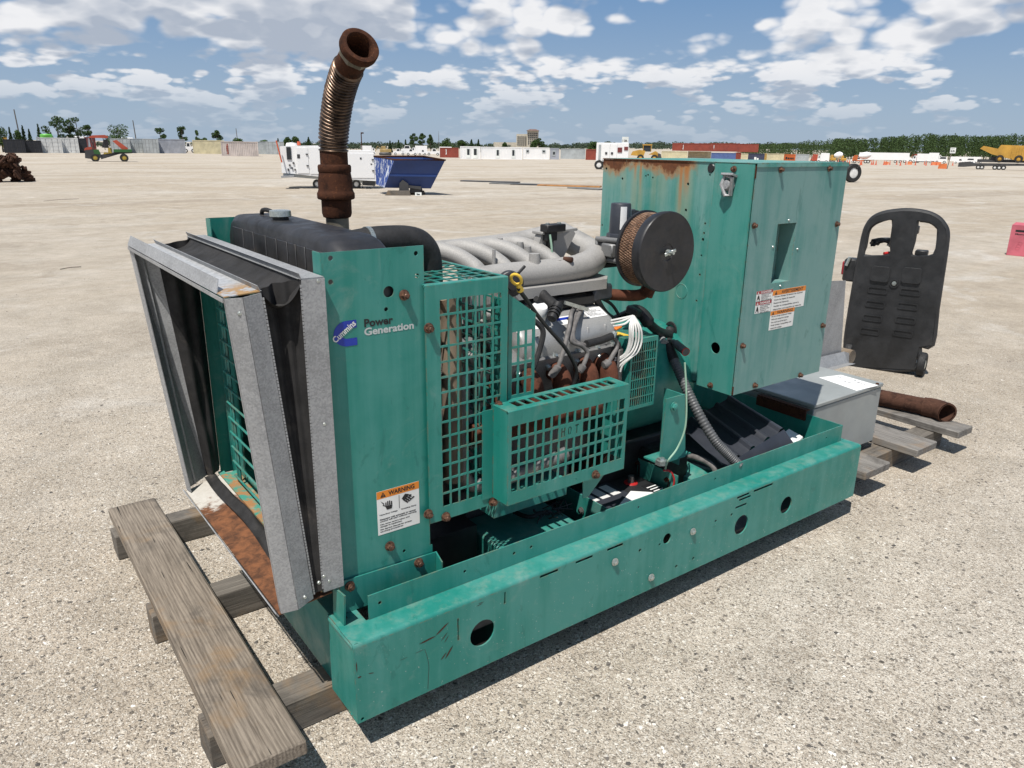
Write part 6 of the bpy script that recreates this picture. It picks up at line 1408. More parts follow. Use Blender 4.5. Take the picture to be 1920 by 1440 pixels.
# ---- small vehicles
def wheel(parent, c, ax, r, w_, rim='rim_white', name='wheel'):
    mb = MB(); mb.lathe([(r*.55,-w_/2),(r*.93,-w_/2),(r,-w_*.3),(r,w_*.3),(r*.93,w_/2),(r*.55,w_/2)], c, ax, 22); wh = mb.build(name, 'tire', parent)
    mb = MB(); mb.lathe([(0,-w_*.42),(r*.25,-w_*.44),(r*.56,-w_*.36),(r*.56,w_*.36),(r*.25,w_*.44),(0,w_*.42)], c, ax, 14); mb.build('rim', rim, wh); return wh
def vehicle(x0, x1, yt, yb, kind, label, mat='truck_white', flip=False, group='white vehicles parked across the yard', name=None):
    o, al, bk, m, w_ = frame_at(x0, x1, yb); h = (yb-yt)*m; W_ = max(1.6, min(2.5, h*.9))
    if flip: o = o+al*w_; al = -al
    root = tag(empty(name or {'pickup':'pickup_truck','box':'box_truck','suv':'parked_car','semi':'semi_trailer'}[kind], o), label, {'pickup':'pickup','box':'truck','suv':'car','semi':'trailer'}[kind], group)
    pr = {'pickup': [(0,.22),(1,.22),(1,.56),(.62,.58),(.56,.98),(.34,1.0),(.25,.66),(.02,.58)],
          'suv': [(0,.2),(1,.2),(1,.6),(.93,.95),(.45,1.0),(.30,.66),(.02,.55)],
          'box': [(0,.15),(.24,.15),(.24,.8),(.10,.78),(.05,.48),(0,.42)],
          'semi': [(0,.28),(1,.28),(1,1),(0,1)]}[kind]
    mb = MB(); mb.prism([(a*w_, b*h) for a, b in pr], (0,0,0), al, EZ, bk, W_)
    mb.build('cab' if kind == 'box' else 'body', mat, root, smooth=False)
    if kind == 'box':
        mb = MB(); mb.obox(al*(w_*.63)+EZ*(h*.60)+bk*W_/2, (w_*.37, W_/2+.02, h*.40), al, bk, EZ, .03); mb.build('cargo_box', mat, root, smooth=False)
        mb = MB(); mb.obox(al*(w_*.5)+EZ*(h*.16)+bk*W_/2, (w_*.48, W_/2-.1, h*.035), al, bk, EZ); mb.build('chassis', 'steel_dark', root, smooth=False)
    gl = {'pickup': [(.30,.62),(.545,.62),(.53,.93),(.355,.93)], 'suv': [(.36,.66),(.90,.66),(.87,.92),(.46,.93)], 'box': [(.085,.5),(.18,.5),(.18,.74),(.115,.74)], 'semi': None}[kind]
    if gl: mb = MB(); mb.prism([(a*w_, b*h) for a, b in gl], bk*-.012, al, EZ, bk, .008); mb.build('side_window', 'cab_glass', root, smooth=False)
    for f in ((.2,.8) if kind in ('pickup','suv') else (.13,.78) if kind == 'box' else (.74,.84)):
        r = h*.2 if kind in ('pickup','suv') else min(.52, h*.15); wheel(root, al*(f*w_)+EZ*r+bk*.10, bk, r, .25)
    YARD.append((label[:30], round(w_,1), round(h,2), round((o-CAM).length))); return root
vehicle(346,366,268,286.5,'pickup','white pickup parked between lilac grey and cream containers')
for k, (a, b, t, bb, f, lb) in enumerate(((737,760,279,291,0,'white pickup beside the brown scrap machine'),(761,783,279.5,291.5,0,'white pickup with dark grille, between two others'),(784,800,281,291,1,'white pickup half hidden by its neighbour'),(799,826,279,291.5,1,'white crew pickup beside the rust red container'))): vehicle(a,b,t,bb,'pickup',lb,flip=bool(f))
vehicle(752,770,273,290,'suv','white van roof standing behind the row of pickups')
vehicle(771,801,274,290,'box','white box truck standing behind the row of pickups')
vehicle(678,704,274,290,'box','white box truck beside the light pole',flip=True)
vehicle(824,847,276,293,'semi','white trailer roof behind the rust red container')
# far right rows
vehicle(1617,1694,287,305,'semi','long white semi trailer in the row behind the cones'); vehicle(1694,1708,291,305.5,'suv','white tractor cab in front of the long trailer',flip=True)
vehicle(1520,1531,290,305,'box','small red and white truck beside the grey container','utv_red')
vehicle(1533,1552,288,306,'box','grey white truck with tall cab beside yellow machines')
vehicle(1596,1612,295,305,'suv','white car beside the orange mixer')
for k, (a, b, t, bb, kd, lb) in enumerate(((1712,1740,289,306,'box','white box truck beside the red machine'),(1742,1762,287.5,306,'box','white truck with sleeper cab among the row'),(1754,1772,294,306.5,'suv','white van beside the tall sign post'),(1790,1806,298,307,'pickup','white pickup behind the orange barrier'),(1806,1824,297,307,'suv','white van behind the second orange barrier'),(1826,1838,295,306.5,'box','white flat truck beside the pickup near the trees'),(1786,1830,294.5,305.5,'semi','white trailer roof behind the pickup near the trees'))): vehicle(a,b,t,bb,kd,lb,flip=bool(k%2))
def mixer(x0, x1, yt, yb, mat, label):
    o, al, bk, m, w_ = frame_at(x0,x1,yb); h = (yb-yt)*m; root = tag(empty('mixer_truck', o), label, 'mixer truck', 'mixer trucks'); mb = MB()
    mb.lathe([(0,0),(h*.16,0.02*w_),(h*.32,w_*.25),(h*.34,w_*.45),(h*.2,w_*.62),(h*.12,w_*.66)], al*w_*.30+EZ*h*.62+bk*1.2, al+EZ*.18, 18); mb.build('drum', 'truck_white', root)
    mb = MB(); mb.prism([(0,h*.2),(w_*.27,h*.2),(w_*.27,h*.75),(w_*.08,h*.75),(0,h*.5)], (0,0,0), al, EZ, bk, 2.3); mb.obox(al*w_*.5+EZ*h*.24+bk*1.15, (w_*.5,1.0,h*.05), al, bk, EZ); mb.build('cab', mat, root, smooth=False)
    for f in (.14,.7,.84): wheel(root, al*w_*f+EZ*.5+bk*.15, bk, .5, .3)
mixer(1556,1578,286,305,'mach_tan','tan mixer truck with white drum beside yellow machines'); mixer(1600,1630,287,306,'c_orange','orange mixer truck with white drum in front of the long trailer')
def digger(x0, x1, yt, yb, mat, label, name='excavator'):
    o, al, bk, m, w_ = frame_at(x0,x1,yb); h = (yb-yt)*m; root = tag(empty(name, o), label, name.replace('_',' ')); mb = MB()
    mb.obox(al*w_*.6+EZ*h*.48+bk*1.2, (w_*.33,1.1,h*.17), al, bk, EZ, .1); mb.obox(al*w_*.48+EZ*h*.78+bk*.8, (w_*.13,.6,h*.18), al, bk, EZ, .05); mb.tube([al*w_*.4+EZ*h*.55+bk*.9, al*w_*.15+EZ*h*.95+bk*.9, EZ*h*.35+bk*.9], h*.045, 6); mb.build('body', mat, root)
    mb = MB(); mb.obox(al*w_*.58+EZ*h*.14+bk*1.2, (w_*.36,1.3,h*.14), al, bk, EZ, .2); mb.build('track', 'steel_dark', root)
digger(704,736,274,291,'mach_tan','brown tan excavator parked beside the white pickups'); digger(1553,1566,291,306,'mach_yellow','small yellow digger beside the tall cab truck'); digger(1572,1586,292,306,'mach_yellow','second small yellow digger beside the tan mixer'); digger(1708,1722,289,305,'c_red','dark red machine between trailer and box truck','drill_rig')
digger(2,26,257,285,'mach_yellow','yellow machine beside the black containers','loader')
# cones and barriers
cones = [(1571,308),(1588,309),(1592,309.5),(1613,309),(1615,309.5),(1634,309),(1637,309),(1642,309.5),(1657,309.5),(1661,309.5),(1668,309),(1681,309),(1688,310.5),(1698,309),(1716,310),(1733,309),(1736,310.5),(1746,310),(1755,310),(1786,310.5),(1800,310.5),(1580,308)]
cg = None
for x, y in cones:
    p = G(x, y); m = mpp(p); h = 8.5*m
    if cg is None:
        cg = empty('traffic_cone', p); mb = MB(); mb.lathe([(h*.19,.03),(h*.165,.05),(h*.10,h*.55),(h*.035,h),(0,h)], (0,0,0), EZ, 14); mb.box((-h*.24,-h*.24,0),(h*.24,h*.24,.035)); mb.build('cone', 'cone_orange', cg); c = cg
    else: c = copy_tree(cg); c.location = p
    tag(c, 'orange traffic cone in the line before the parked trucks', 'traffic cone', 'traffic cones in a line')
for x0, x1, yt, yb, lb in ((1657,1665,303.5,309,'short orange barrier behind the cones, beside the long trailer'),(1702,1709,303,309,'orange barrier block in the cone line near the box truck'),(1749,1762,304,310,'wider orange barrier block behind the tall sign'),(1806,1814,305.5,311,'orange barrier block at the end of the cone line')):
    o, al, bk, m, w_ = frame_at(x0,x1,yb); h = (yb-yt)*m; mb = MB(); mb.prism([(0,0),(.55,0),(.42,.35*h),(.34,h),(.2,h),(.12,.35*h)], o, bk, EZ, al, w_); simple_thing('road_barrier', mb, 'barrier', lb, 'barrier', 'orange barriers')
# sign post in an orange base
o, al, bk, m, w_ = frame_at(1760,1773,316.5); sg = tag(empty('sign_post', o), 'white sign on a leaning timber post set in an orange block', 'sign')
mb = MB(); h = 9.5*m; mb.prism([(0,0),(w_,0),(w_*.96,h),(w_*.05,h*.9)], bk*.0, al, EZ, bk, .5); mb.build('base_block', 'barrier', sg, smooth=False)
mb = MB(); mb.obox(al*w_*1.06+EZ*16*m+bk*.2+al*.1, (.06,.06,16*m), al, bk, EZ+al*.1); mb.build('post', 'wood_x', sg)
mb = MB(); s0, z0 = w_*1.06+4*m, 33*m; mb.obox(al*s0+EZ*z0+bk*.12, (4.6*m,.02,5*m), al, bk, EZ); mb.mat(1).text('6,46', al*(s0-3.4*m)+EZ*(z0-3*m)+bk*.095, al, EZ, width=6.5*m, height=4*m, bold=.03, lift=.004); mb.obox(al*s0+EZ*(z0+3*m)+bk*.097, (3*m,.003,.3*m), al, bk, EZ); mb.build('sign_board', ['sign_white','ink'], sg, smooth=False)
# ---- white power trailer with sign
o, al, bk, m, w_ = frame_at(1117,1176,318); o2 = o; pt = tag(empty('power_trailer', o), 'white enclosed power trailer on dual wheels behind the control box', 'trailer'); h0, h1 = 14*m, 48*m
mb = MB(); mb.obox(al*w_/2+EZ*(h0+h1)/2+bk*1.2, (w_/2,1.2,(h1-h0)/2), al, bk, EZ, .02); mb.build('housing', 'truck_white', pt, smooth=False)
for f0, f1, z0, z1, nm, mt in ((.07,.14,.10,.90,'vent','c_grey'),(.20,.42,.06,.94,'door','truck_white'),(.43,.64,.06,.94,'door','truck_white'),(.66,.80,.50,.76,'window','c_maroon'),(.86,.98,.62,.80,'window','c_maroon'),(.20,.34,.05,.13,'vent','c_grey')):
    mb = MB(); mb.obox(al*w_*(f0+f1)/2+EZ*(h0+(h1-h0)*(z0+z1)/2)-bk*.02, (w_*(f1-f0)/2,.03,(h1-h0)*(z1-z0)/2), al, bk, EZ, .01); d = mb.build(nm, mt, pt, smooth=False)
    if nm == 'door': mb = MB(); mb.obox(al*w_*(f0+.11 if f0 < .3 else f0+.06)+EZ*(h0+(h1-h0)*.45)-bk*.07, (.09,.02,.09), al, bk, EZ); mb.build('handle', 'steel_dark', d)
mb = MB(); mb.obox(al*w_/2+EZ*(h0-.25)+bk*1.2, (w_/2-.02,1.1,.25), al, bk, EZ); mb.build('chassis', 'steel_dark', pt)
for f in (.10,.36): wheel(pt, al*w_*f+EZ*.38+bk*.1, bk, .40, .3)
mb = MB(); mb.obox(al*w_*.88+EZ*(h1+5.5*m)+bk*.1, (6*m,.02,5.2*m), al, bk, EZ); mb.mat(1).text('I 38-', al*(w_*.88-4.6*m)+EZ*(h1+1.8*m)+bk*.072, al, EZ, width=9*m, height=4*m, bold=.02, lift=.004); mb.build('sign_board', ['sign_white','ink'], pt, smooth=False, normals=False)
# ---- wheel loader
o, al, bk, m, w_ = frame_at(1181,1237,303); wl = tag(empty('wheel_loader', o), 'yellow wheel loader with roofed cab beside the white power trailer', 'wheel loader'); h = 31*m; z_ = 1.0
mb = MB(); mb.prism([(w_*.02,h*.36),(w_*.45,h*.30),(w_*.5,h*.62),(w_*.30,h*.68),(w_*.08,h*.58)], bk*.5, al, EZ, bk, 1.6); mb.build('engine_hood', 'mach_yellow', wl, smooth=False)
mb = MB(); mb.obox(al*w_*.55+EZ*h*.97+bk*1.3, (w_*.16,.8,h*.03), al, bk, EZ); 
for s in (.42,.68): mb.obox(al*w_*s+EZ*h*.78+bk*.6, (.06,.06,h*.2), al, bk, EZ); mb.obox(al*w_*s+EZ*h*.78+bk*1.9, (.06,.06,h*.2), al, bk, EZ)
mb.build('cab_frame', 'mach_yellow', wl); mb = MB(); mb.obox(al*w_*.55+EZ*h*.76+bk*1.3, (w_*.12,.6,h*.18), al, bk, EZ); mb.build('cab_glass', 'cab_glass', wl)
mb = MB(); mb.prism([(w_*.6,h*.4),(w_*.82,h*.62),(w_*.9,h*.55),(w_*.95,h*.25),(w_*.85,h*.2),(w_*.72,h*.4)], bk*.7, al, EZ, bk, .3); mb.build('lift_arm', 'mach_yellow', wl, smooth=False)
mb = MB(); mb.prism([(w_*.90,h*.12),(w_*1.05,h*.16),(w_*1.0,h*.45),(w_*.92,h*.5)], bk*0, al, EZ, bk, 2.6); mb.build('bucket', 'steel_dark', wl, smooth=False)
for f in (.35,.80): wheel(wl, al*w_*f+EZ*h*.2+bk*.3, bk, h*.21, .5, 'mach_yellow')
# ---- dump truck on a low trailer
o, al, bk, m, w_ = frame_at(1820,1960,319); lt = tag(empty('low_trailer', o), 'black multi axle low loader trailer under the yellow dump truck', 'trailer'); mb = MB(); mb.prism([(0,4*m),(10*m,4*m),(28*m,6*m),(140*m,9*m),(140*m,12*m),(26*m,11*m),(18*m,14*m),(0,12*m)], (0,0,0), al, EZ, bk, 2.8); mb.build('deck', 'steel_dark', lt, smooth=False)
for f in (34,40,61,68,75): wheel(lt, al*f*m+EZ*4.2*m+bk*.12, bk, 4.2*m, .4)
dt = tag(empty('dump_truck', o+EZ*13*m), 'yellow dump truck with raised bed loaded on the black trailer', 'dump truck'); ho = 0
bed = [(36*m,38*m-13*m),(43*m,42*m-13*m),(64*m,38*m-13*m),(66*m,43*m-13*m),(140*m,42*m-13*m),(140*m,22*m-13*m),(100*m,18*m-13*m),(58*m,26*m-13*m)]
bed = [(31*m,33*m-13*m+5*m),(36*m,43*m-13*m),(60*m,38*m-13*m),(64*m,45*m-13*m),(140*m,43*m-13*m),(140*m,24*m-13*m),(98*m,16*m-13*m),(52*m,28*m-13*m)]
mb = MB(); mb.prism(bed, bk*.2, al, EZ, bk, 3.4); mb.build('bed', 'mach_yellow', dt, smooth=False)
for f in (84,92,100,110): mb = MB(); mb.obox(al*f*m+EZ*18*m+bk*.1, (.8*m,.1,9*m), al+EZ*.3, bk, EZ); mb.build('bed_rib', 'mach_yellow', dt)
mb = MB(); mb.obox(al*80*m+EZ*3*m+bk*1.6, (50*m,1.0,2.5*m), al, bk, EZ); mb.obox(al*58*m+EZ*6*m+bk*1.6, (7*m,.8,5*m), al, bk, EZ, .1); mb.build('chassis', 'steel_dark', dt)
for f in (66,96): wheel(dt, al*f*m+EZ*7*m+bk*.3, bk, 7*m, .9, 'mach_yellow')
# ---- loose tyre-and-axle showing past the control box
c_ = U(1596,325,1,9.0); p = G(1596,342); m = mpp(p); tr = tag(empty('axle_wheel', p), 'black tyre with white rim showing past the control box', 'wheel'); vd = Vector((p.x-CAM.x,p.y-CAM.y,0)).normalized(); ax_ = (vd+Vector((vd.y,-vd.x,0))*-.75).normalized()
wh = wheel(tr, EZ*17*m, ax_, 17*m, 9*m); mb = MB(); mb.tube([EZ*19*m, EZ*31*m+Vector((vd.y,-vd.x,0))*11*m], 1.0*m, 6); mb.tube([EZ*17*m, EZ*17*m-Vector((vd.y,-vd.x,0))*30*m], 2*m, 8); mb.build('axle', 'steel_dark', tr)
# ---- flat steel lengths on the gravel
for k, (a, b, mt) in enumerate((((866,340),(973,343),'steel_dark'),((920,344.5),(1010,347),'steel_mid'),((960,346),(1126,351),'steel_dark'),((1010,348),(1126,351.5),'steel_orange'),((1070,353),(1128,356.5),'steel_mid'))):
    p, q = G(*a), G(*b); d = q-p; mb = MB(); mb.obox((p+q)/2+EZ*.025, (d.length/2,.22,.025), d, d.cross(EZ), EZ, .01); simple_thing('steel_beam', mb, mt, ('dark steel length lying farthest out on the gravel','grey steel length lying between two dark ones','longest dark steel length lying flat on the gravel','orange painted steel length lying flat on the gravel','short grey steel length nearest the control box')[k], 'steel beam', 'steel lengths on the ground')
for k, (a, b) in enumerate((((82,377.5),(148,373)),((113,506),(152,501)))):
    p, q = G(*a), G(*b); MB_ = MB(); MB_.tube(bez([p+EZ*.008, (p+q)/2+EZ*.014, q+EZ*.006],4), .005, 6); simple_thing('fallen_stick', MB_, 'wood_x', ('long thin dry stick far out on the open gravel','short brown stick on the gravel beside the zinc frame')[k], 'stick')
# ---- white ground power unit on wheels
class PX:
    """local frame of a thing whose foot stands at a ground pixel; picture offsets become metres at that distance"""
    def __init__(s, x, y): s.x, s.y = x, y; s.o, s.al, s.bk, s.m, _ = frame_at(x-1, x+1, y); s.o = G(x, y)
    def __call__(s, x, y, d=0.0): return s.al*((x-s.x)*s.m) + EZ*((s.y-y)*s.m) + s.bk*d
    def poly(s, mb, pts, d0, d1):
        mb.prism([((x-s.x)*s.m, (s.y-y)*s.m) for x, y in pts], s.bk*d0, s.al, EZ, s.bk, d1-d0); return mb
Q = PX(620, 354); gpu = tag(empty('ground_power_unit', Q.o), 'white towed power unit with doors and beacon behind the blue hopper', 'power unit')
mb = MB(); Q.poly(mb, [(561,328),(561,278),(648,276),(652,285),(700,285),(704,292),(706,340),(640,336)], 0, 1.5); mb.build('housing', 'truck_white', gpu, smooth=False)
mb = MB(); Q.poly(mb, [(534,326),(534,279),(561,277.5),(561,328)], .1, 1.4); mb.build('end_panel', 'truck_white', gpu, smooth=False)
mb = MB(); Q.poly(mb, [(545,302),(545,280),(553,280),(553,302)], .07, .1); mb.build('window', 'cab_glass', gpu, smooth=False)
for x, y, w_, h_ in ((566,296,5,7),(556,308,3,3),(549,312,3,3),(553,317,2.5,3),(558,320,2.5,3),(546,320,3,4),(678,299,3,3.5),(697,309,3,2)):
    mb = MB(); Q.poly(mb, [(x-w_/2,y+h_/2),(x+w_/2,y+h_/2),(x+w_/2,y-h_/2),(x-w_/2,y-h_/2)], -.03 if x > 561 else .06, .09); mb.build('latch', 'steel_dark', gpu, smooth=False)
for a, b in (((563,326),(583,281)),((585,327),(646,280)),((656,334),(702,290))):
    mb = MB(); Q.poly(mb, [(a[0],a[1]),(b[0],a[1]),(b[0],b[1]),(a[0],b[1])], -.02, .01); d = mb.build('door', 'truck_white', gpu, smooth=False)
    for f in (.3,.75): mb = MB(); yy = a[1]+(b[1]-a[1])*f; Q.poly(mb, [(b[0]-4,yy+1),(b[0],yy+1),(b[0],yy-1),(b[0]-4,yy-1)], -.05, -.02); mb.build('hinge', 'steel_dark', d, smooth=False)
mb = MB(); Q.poly(mb, [(536,332),(536,327),(640,334),(706,341),(706,346),(640,340)], .15, 1.35); mb.build('chassis', 'c_grey', gpu, smooth=False)
mb = MB(); Q.poly(mb, [(533,331),(556,330),(556,333),(533,334)], -.25, .3); mb.build('step', 'galv', gpu, smooth=False)
mb = MB(); Q.poly(mb, [(680,348),(680,340),(703,341),(703,349)], .1, .9); mb.build('tool_box', 'steel_dark', gpu, smooth=False)
mb = MB(); mb.cyl(Q(567,277,.6), Q(567,270,.6), 3.5*Q.m, 3*Q.m, n=12); mb.build('beacon', 'cone_orange', gpu)
mb = MB(); mb.lathe([(0,6*Q.m),(9*Q.m,5*Q.m),(11*Q.m,0)], Q(553,278,.9), EZ, 16); mb.build('roof_dome', 'truck_white', gpu)
mb = MB(); mb.tube([Q(536,307,-.1), Q(529,269,-.1)], .025, 6); mb.build('flag_pole', 'cone_orange', gpu)
for x in (596,668): wheel(gpu, Q(x,346,.25), Q.bk, 8.5*Q.m, .22)
MB().tube(bez([Q(672,338,-.1),Q(680,350,-.1),Q(692,354,-.2),Q(703,345,-.2)],6), .012, 6).build('hose', 'steel_dark', gpu)
# ---- blue tipping hopper on timbers
Q = PX(762, 366); hp = tag(empty('tipping_hopper', Q.o), 'scuffed dark blue steel tipping hopper raised on dark timbers', 'hopper')
def hopper_mat():
    m, t, b = new_mat('hopper_scuffed'); c = coords(t); n = t.noise(t.mapping(c, (3,3,1.2)), 2.4, 7, .7, .6)
    k = t.mix(t.ramp(n, .50, .58), (0.012,0.05,0.24), (0.52,0.56,0.62)); t.l.new(k, b.inputs['Base Color']); b.inputs['Roughness'].default_value = .6
hopper_mat()
NT_, NTr, NBr, NBl = Q(742,302,-.2), Q(835,302,-.2), Q(808,354,.1), Q(722,353,.1); FT, FTr, FBr, FBl = Q(702,298,1.3), Q(797,297,1.3), Q(792,350,1.1), Q(705,350,1.1)
mb = MB(); mb.add([NT_,NTr,NBr,NBl], [(0,1,2,3)]); mb.add([NTr,FTr,FBr,NBr], [(0,1,2,3)]); mb.add([FTr,FT,FBl,FBr], [(0,1,2,3)]); mb.add([NBl,NBr,FBr,FBl], [(0,1,2,3)]); mb.build('bin', 'hopper_blue', hp, smooth=False)
mb = MB(); mb.add([NT_,NBl,FBl,FT], [(0,1,2,3)]); mb.build('end_wall', 'hopper_scuffed', hp, smooth=False)
mb = MB(); mb.tube([NT_,NTr,FTr,FT], .028, 6, closed=True); mb.build('rim', 'rust', hp)
mb = MB(); a, b = NBl.lerp(NT_,.45), NBr.lerp(NTr,.45); mb.obox((a+b)/2-Q.bk*.02, ((b-a).length/2-.02,.02,.03), b-a, Q.bk, EZ); mb.build('waist_rib', 'hopper_blue', hp)
mb = MB(); Q.poly(mb, [(748,362),(750,344),(756,338),(766,345),(768,362)], -.05, .06); Q.poly(mb, [(790,356),(790,350),(765,348),(765,352)], .0, .9); Q.poly(mb, [(768,362),(770,350),(786,350),(790,362)], .1, .8); mb.build('rocker', 'steel_dark', hp, smooth=False)
wheel(hp, Q(778,357,.2), Q.bk, 4.5*Q.m, .1, 'steel_dark', 'caster'); wheel(hp, Q(788,357,.25), Q.bk, 4.5*Q.m, .1, 'steel_dark', 'caster')
for k, (x0, x1, y0, y1, d, lb) in enumerate(((723,770,369,361,-.2,'dark timber under the blue hopper, rocker end'),(752,798,369,363,.35,'dark timber under the blue hopper, caster end'))):
    mb = MB(); Q.poly(mb, [(x0,y0),(x1,y0),(x1-2,y1),(x0+5,y1)], d, d+.3); o = mb.build('timber_block', 'wood_x', None, smooth=False); o.location = Q.o+EZ*.06; tag(o, lb, 'timber', 'timbers under the hopper')
mb = MB(); Q.poly(mb, [(778,369.5),(790,369.5),(790,363.5),(778,363.5)], -.26, -.23); marks(mb.mat(1), Q(781,368,-.265), Q.al, EZ, 7*Q.m, 3*Q.m, 4, .9, .0); o = mb.build('number_card', ['sign_white','ink'], None, smooth=False, normals=False); o.location = Q.o+EZ*.06; tag(o, 'small white number card leaning on the timbers below the blue hopper', 'card')
# ---- utility vehicle
Q = PX(205, 303); uv = tag(empty('utility_vehicle', Q.o), 'green and orange utility vehicle with canopy and raised red bed', 'utility vehicle'); W2 = 1.45
mb = MB(); Q.poly(mb, [(166,297),(167,283),(184,281),(192,289),(193,296),(180,299)], 0, W2); mb.build('front_body', 'steel_dark', uv, smooth=False)
mb = MB(); Q.poly(mb, [(166,283),(168,279),(177,277),(186,280),(185,284),(170,284)], .05, W2-.05); mb.build('hood', 'utv_red', uv, smooth=False)
mb = MB(); Q.poly(mb, [(182,290),(181,282),(190,281),(193,290)], -.02, .0); mb.build('front_fender', 'utv_green', uv, smooth=False)
mb = MB(); Q.poly(mb, [(192,299),(192,291),(215,291),(226,289),(245,288),(246,282.5),(216,282),(213,290)], .05, W2-.05); mb.build('chassis', 'steel_dark', uv, smooth=False)
mb = MB(); Q.poly(mb, [(215,286),(215,281),(246,281),(245,286)], -.02, W2); mb.build('bed_side', 'utv_green', uv, smooth=False)
mb = MB(); Q.poly(mb, [(215,266),(222,264),(240,279),(237,282),(230,282)], .1, W2-.1); mb.build('raised_bed', 'utv_red', uv, smooth=False)
mb = MB(); Q.poly(mb, [(176,260),(183,256.5),(204,255.5),(209,258),(208,261),(178,261)], -.05, W2+.05); mb.build('canopy', 'utv_red', uv, smooth=False)
for a, b in (((178,260),(184,281)),((186,261),(180,281)),((206,260),(212,289)),((200,261),(201,282))):
    for d in (.03, W2-.03): MB().tube([Q(*a,d), Q(*b,d)], .028, 6).build('roll_bar', 'steel_dark', uv)
mb = MB(); Q.poly(mb, [(205,289),(206,278),(212,279),(212,290)], .1, W2-.1); Q.poly(mb, [(197,290),(198,286.5),(208,287),(212,290)], .1, W2-.1); mb.build('seat', 'utv_yellow', uv, smooth=False)
mb = MB(); Q.poly(mb, [(196,278),(200,264),(207,263),(208,279)], .3, W2-.3); mb.build('headrest', 'steel_dark', uv, smooth=False)
mb = MB(); Q.poly(mb, [(174.5,277),(176,261),(177,261),(178,277)], .08, W2-.08); mb.build('windscreen', 'c_lilac', uv, smooth=False)
for x in (182.5,231):
    for d in (.08, W2-.15): wheel(uv, Q(x,296.3,d), Q.bk, 7.3*Q.m, .24, 'utv_yellow')
# ---- heap of scrapped track shoes
Q = PX(28, 341); hpile = tag(empty('track_chain_heap', Q.o), 'heap of rusty brown crawler track chain links', 'track chain'); rnd = random.Random(21)
shoe = None
for k in range(95):
    f = rnd.random(); hgt = rnd.random()**1.1; halfw = 31*(1-hgt*.55); x = 14+rnd.uniform(-1,1)*halfw*1.35; d = rnd.uniform(-.5,.8); y = 338-hgt*46
    if x > 56-hgt*22: x = 56-hgt*22-rnd.random()*14
    if shoe is None:
        mb = MB(); mb.box((-.17,-.11,-.05),(.17,.11,.03), ch=.02); mb.box((-.15,-.03,.03),(.15,.0,.085), ch=.01); mb.box((-.06,-.14,-.11),(.06,.14,-.05), ch=.02); shoe = mb.build('track_shoe', 'chain_rust', hpile, smooth=False); o = shoe
    else: o = shoe.copy(); COL.objects.link(o)
    o.location = Q(x,y,d); o.rotation_euler = (rnd.uniform(-1,1), rnd.uniform(-1.2,1.2), rnd.uniform(0,6.3)); s_ = rnd.uniform(.75,1.25); o.scale = (s_,s_,s_)
# ================================================================== trees, far woods, poles, far building
def leafmat(name, col, tr=.25):
    m, t, b = new_mat(name); c = coords(t)
    k = t.mix(t.ramp(t.noise(c, .9, 3, .6), .35, .65), tuple(v*.55 for v in col), tuple(v*1.35 for v in col)); t.l.new(k, b.inputs['Base Color']); b.inputs['Roughness'].default_value = .8; b.inputs['Specular IOR Level'].default_value = .15
leafmat('leaf_pine', (.050,.085,.030)); leafmat('leaf_dark', (.030,.055,.022)); leafmat('leaf_mid', (.055,.095,.030)); leafmat('leaf_far', (.060,.085,.055)); leafmat('leaf_forest', (.052,.085,.030))
simple('bark', (.10,.08,.06), .9, 0, .25, 3)
def leaf_cloud(mb, c, rx, rz, n, size, rnd, hollow=.35):
    vs, fs = [], []
    for _ in range(n):
        while True:
            p = Vector((rnd.uniform(-1,1), rnd.uniform(-1,1), rnd.uniform(-1,1)))
            if p.length < 1: break
        r = p.length; p = p.normalized()*(r**(1-hollow)) if r > 1e-3 else p
        q = Vector(c)+Vector((p.x*rx, p.y*rx, p.z*rz)); a = Vector((rnd.gauss(0,1), rnd.gauss(0,1), rnd.gauss(0,.6)+.4)).normalized(); u, v, _w = rot_basis(a); s = size*rnd.uniform(.6,1.4)
        o = len(vs); vs += [q-u*s-v*s*.35, q+u*s*.2-v*s*.6, q+u*s+v*s*.3, q-u*s*.1+v*s*.7]; fs.append((o,o+1,o+2,o+3))
    mb.add(vs, fs)
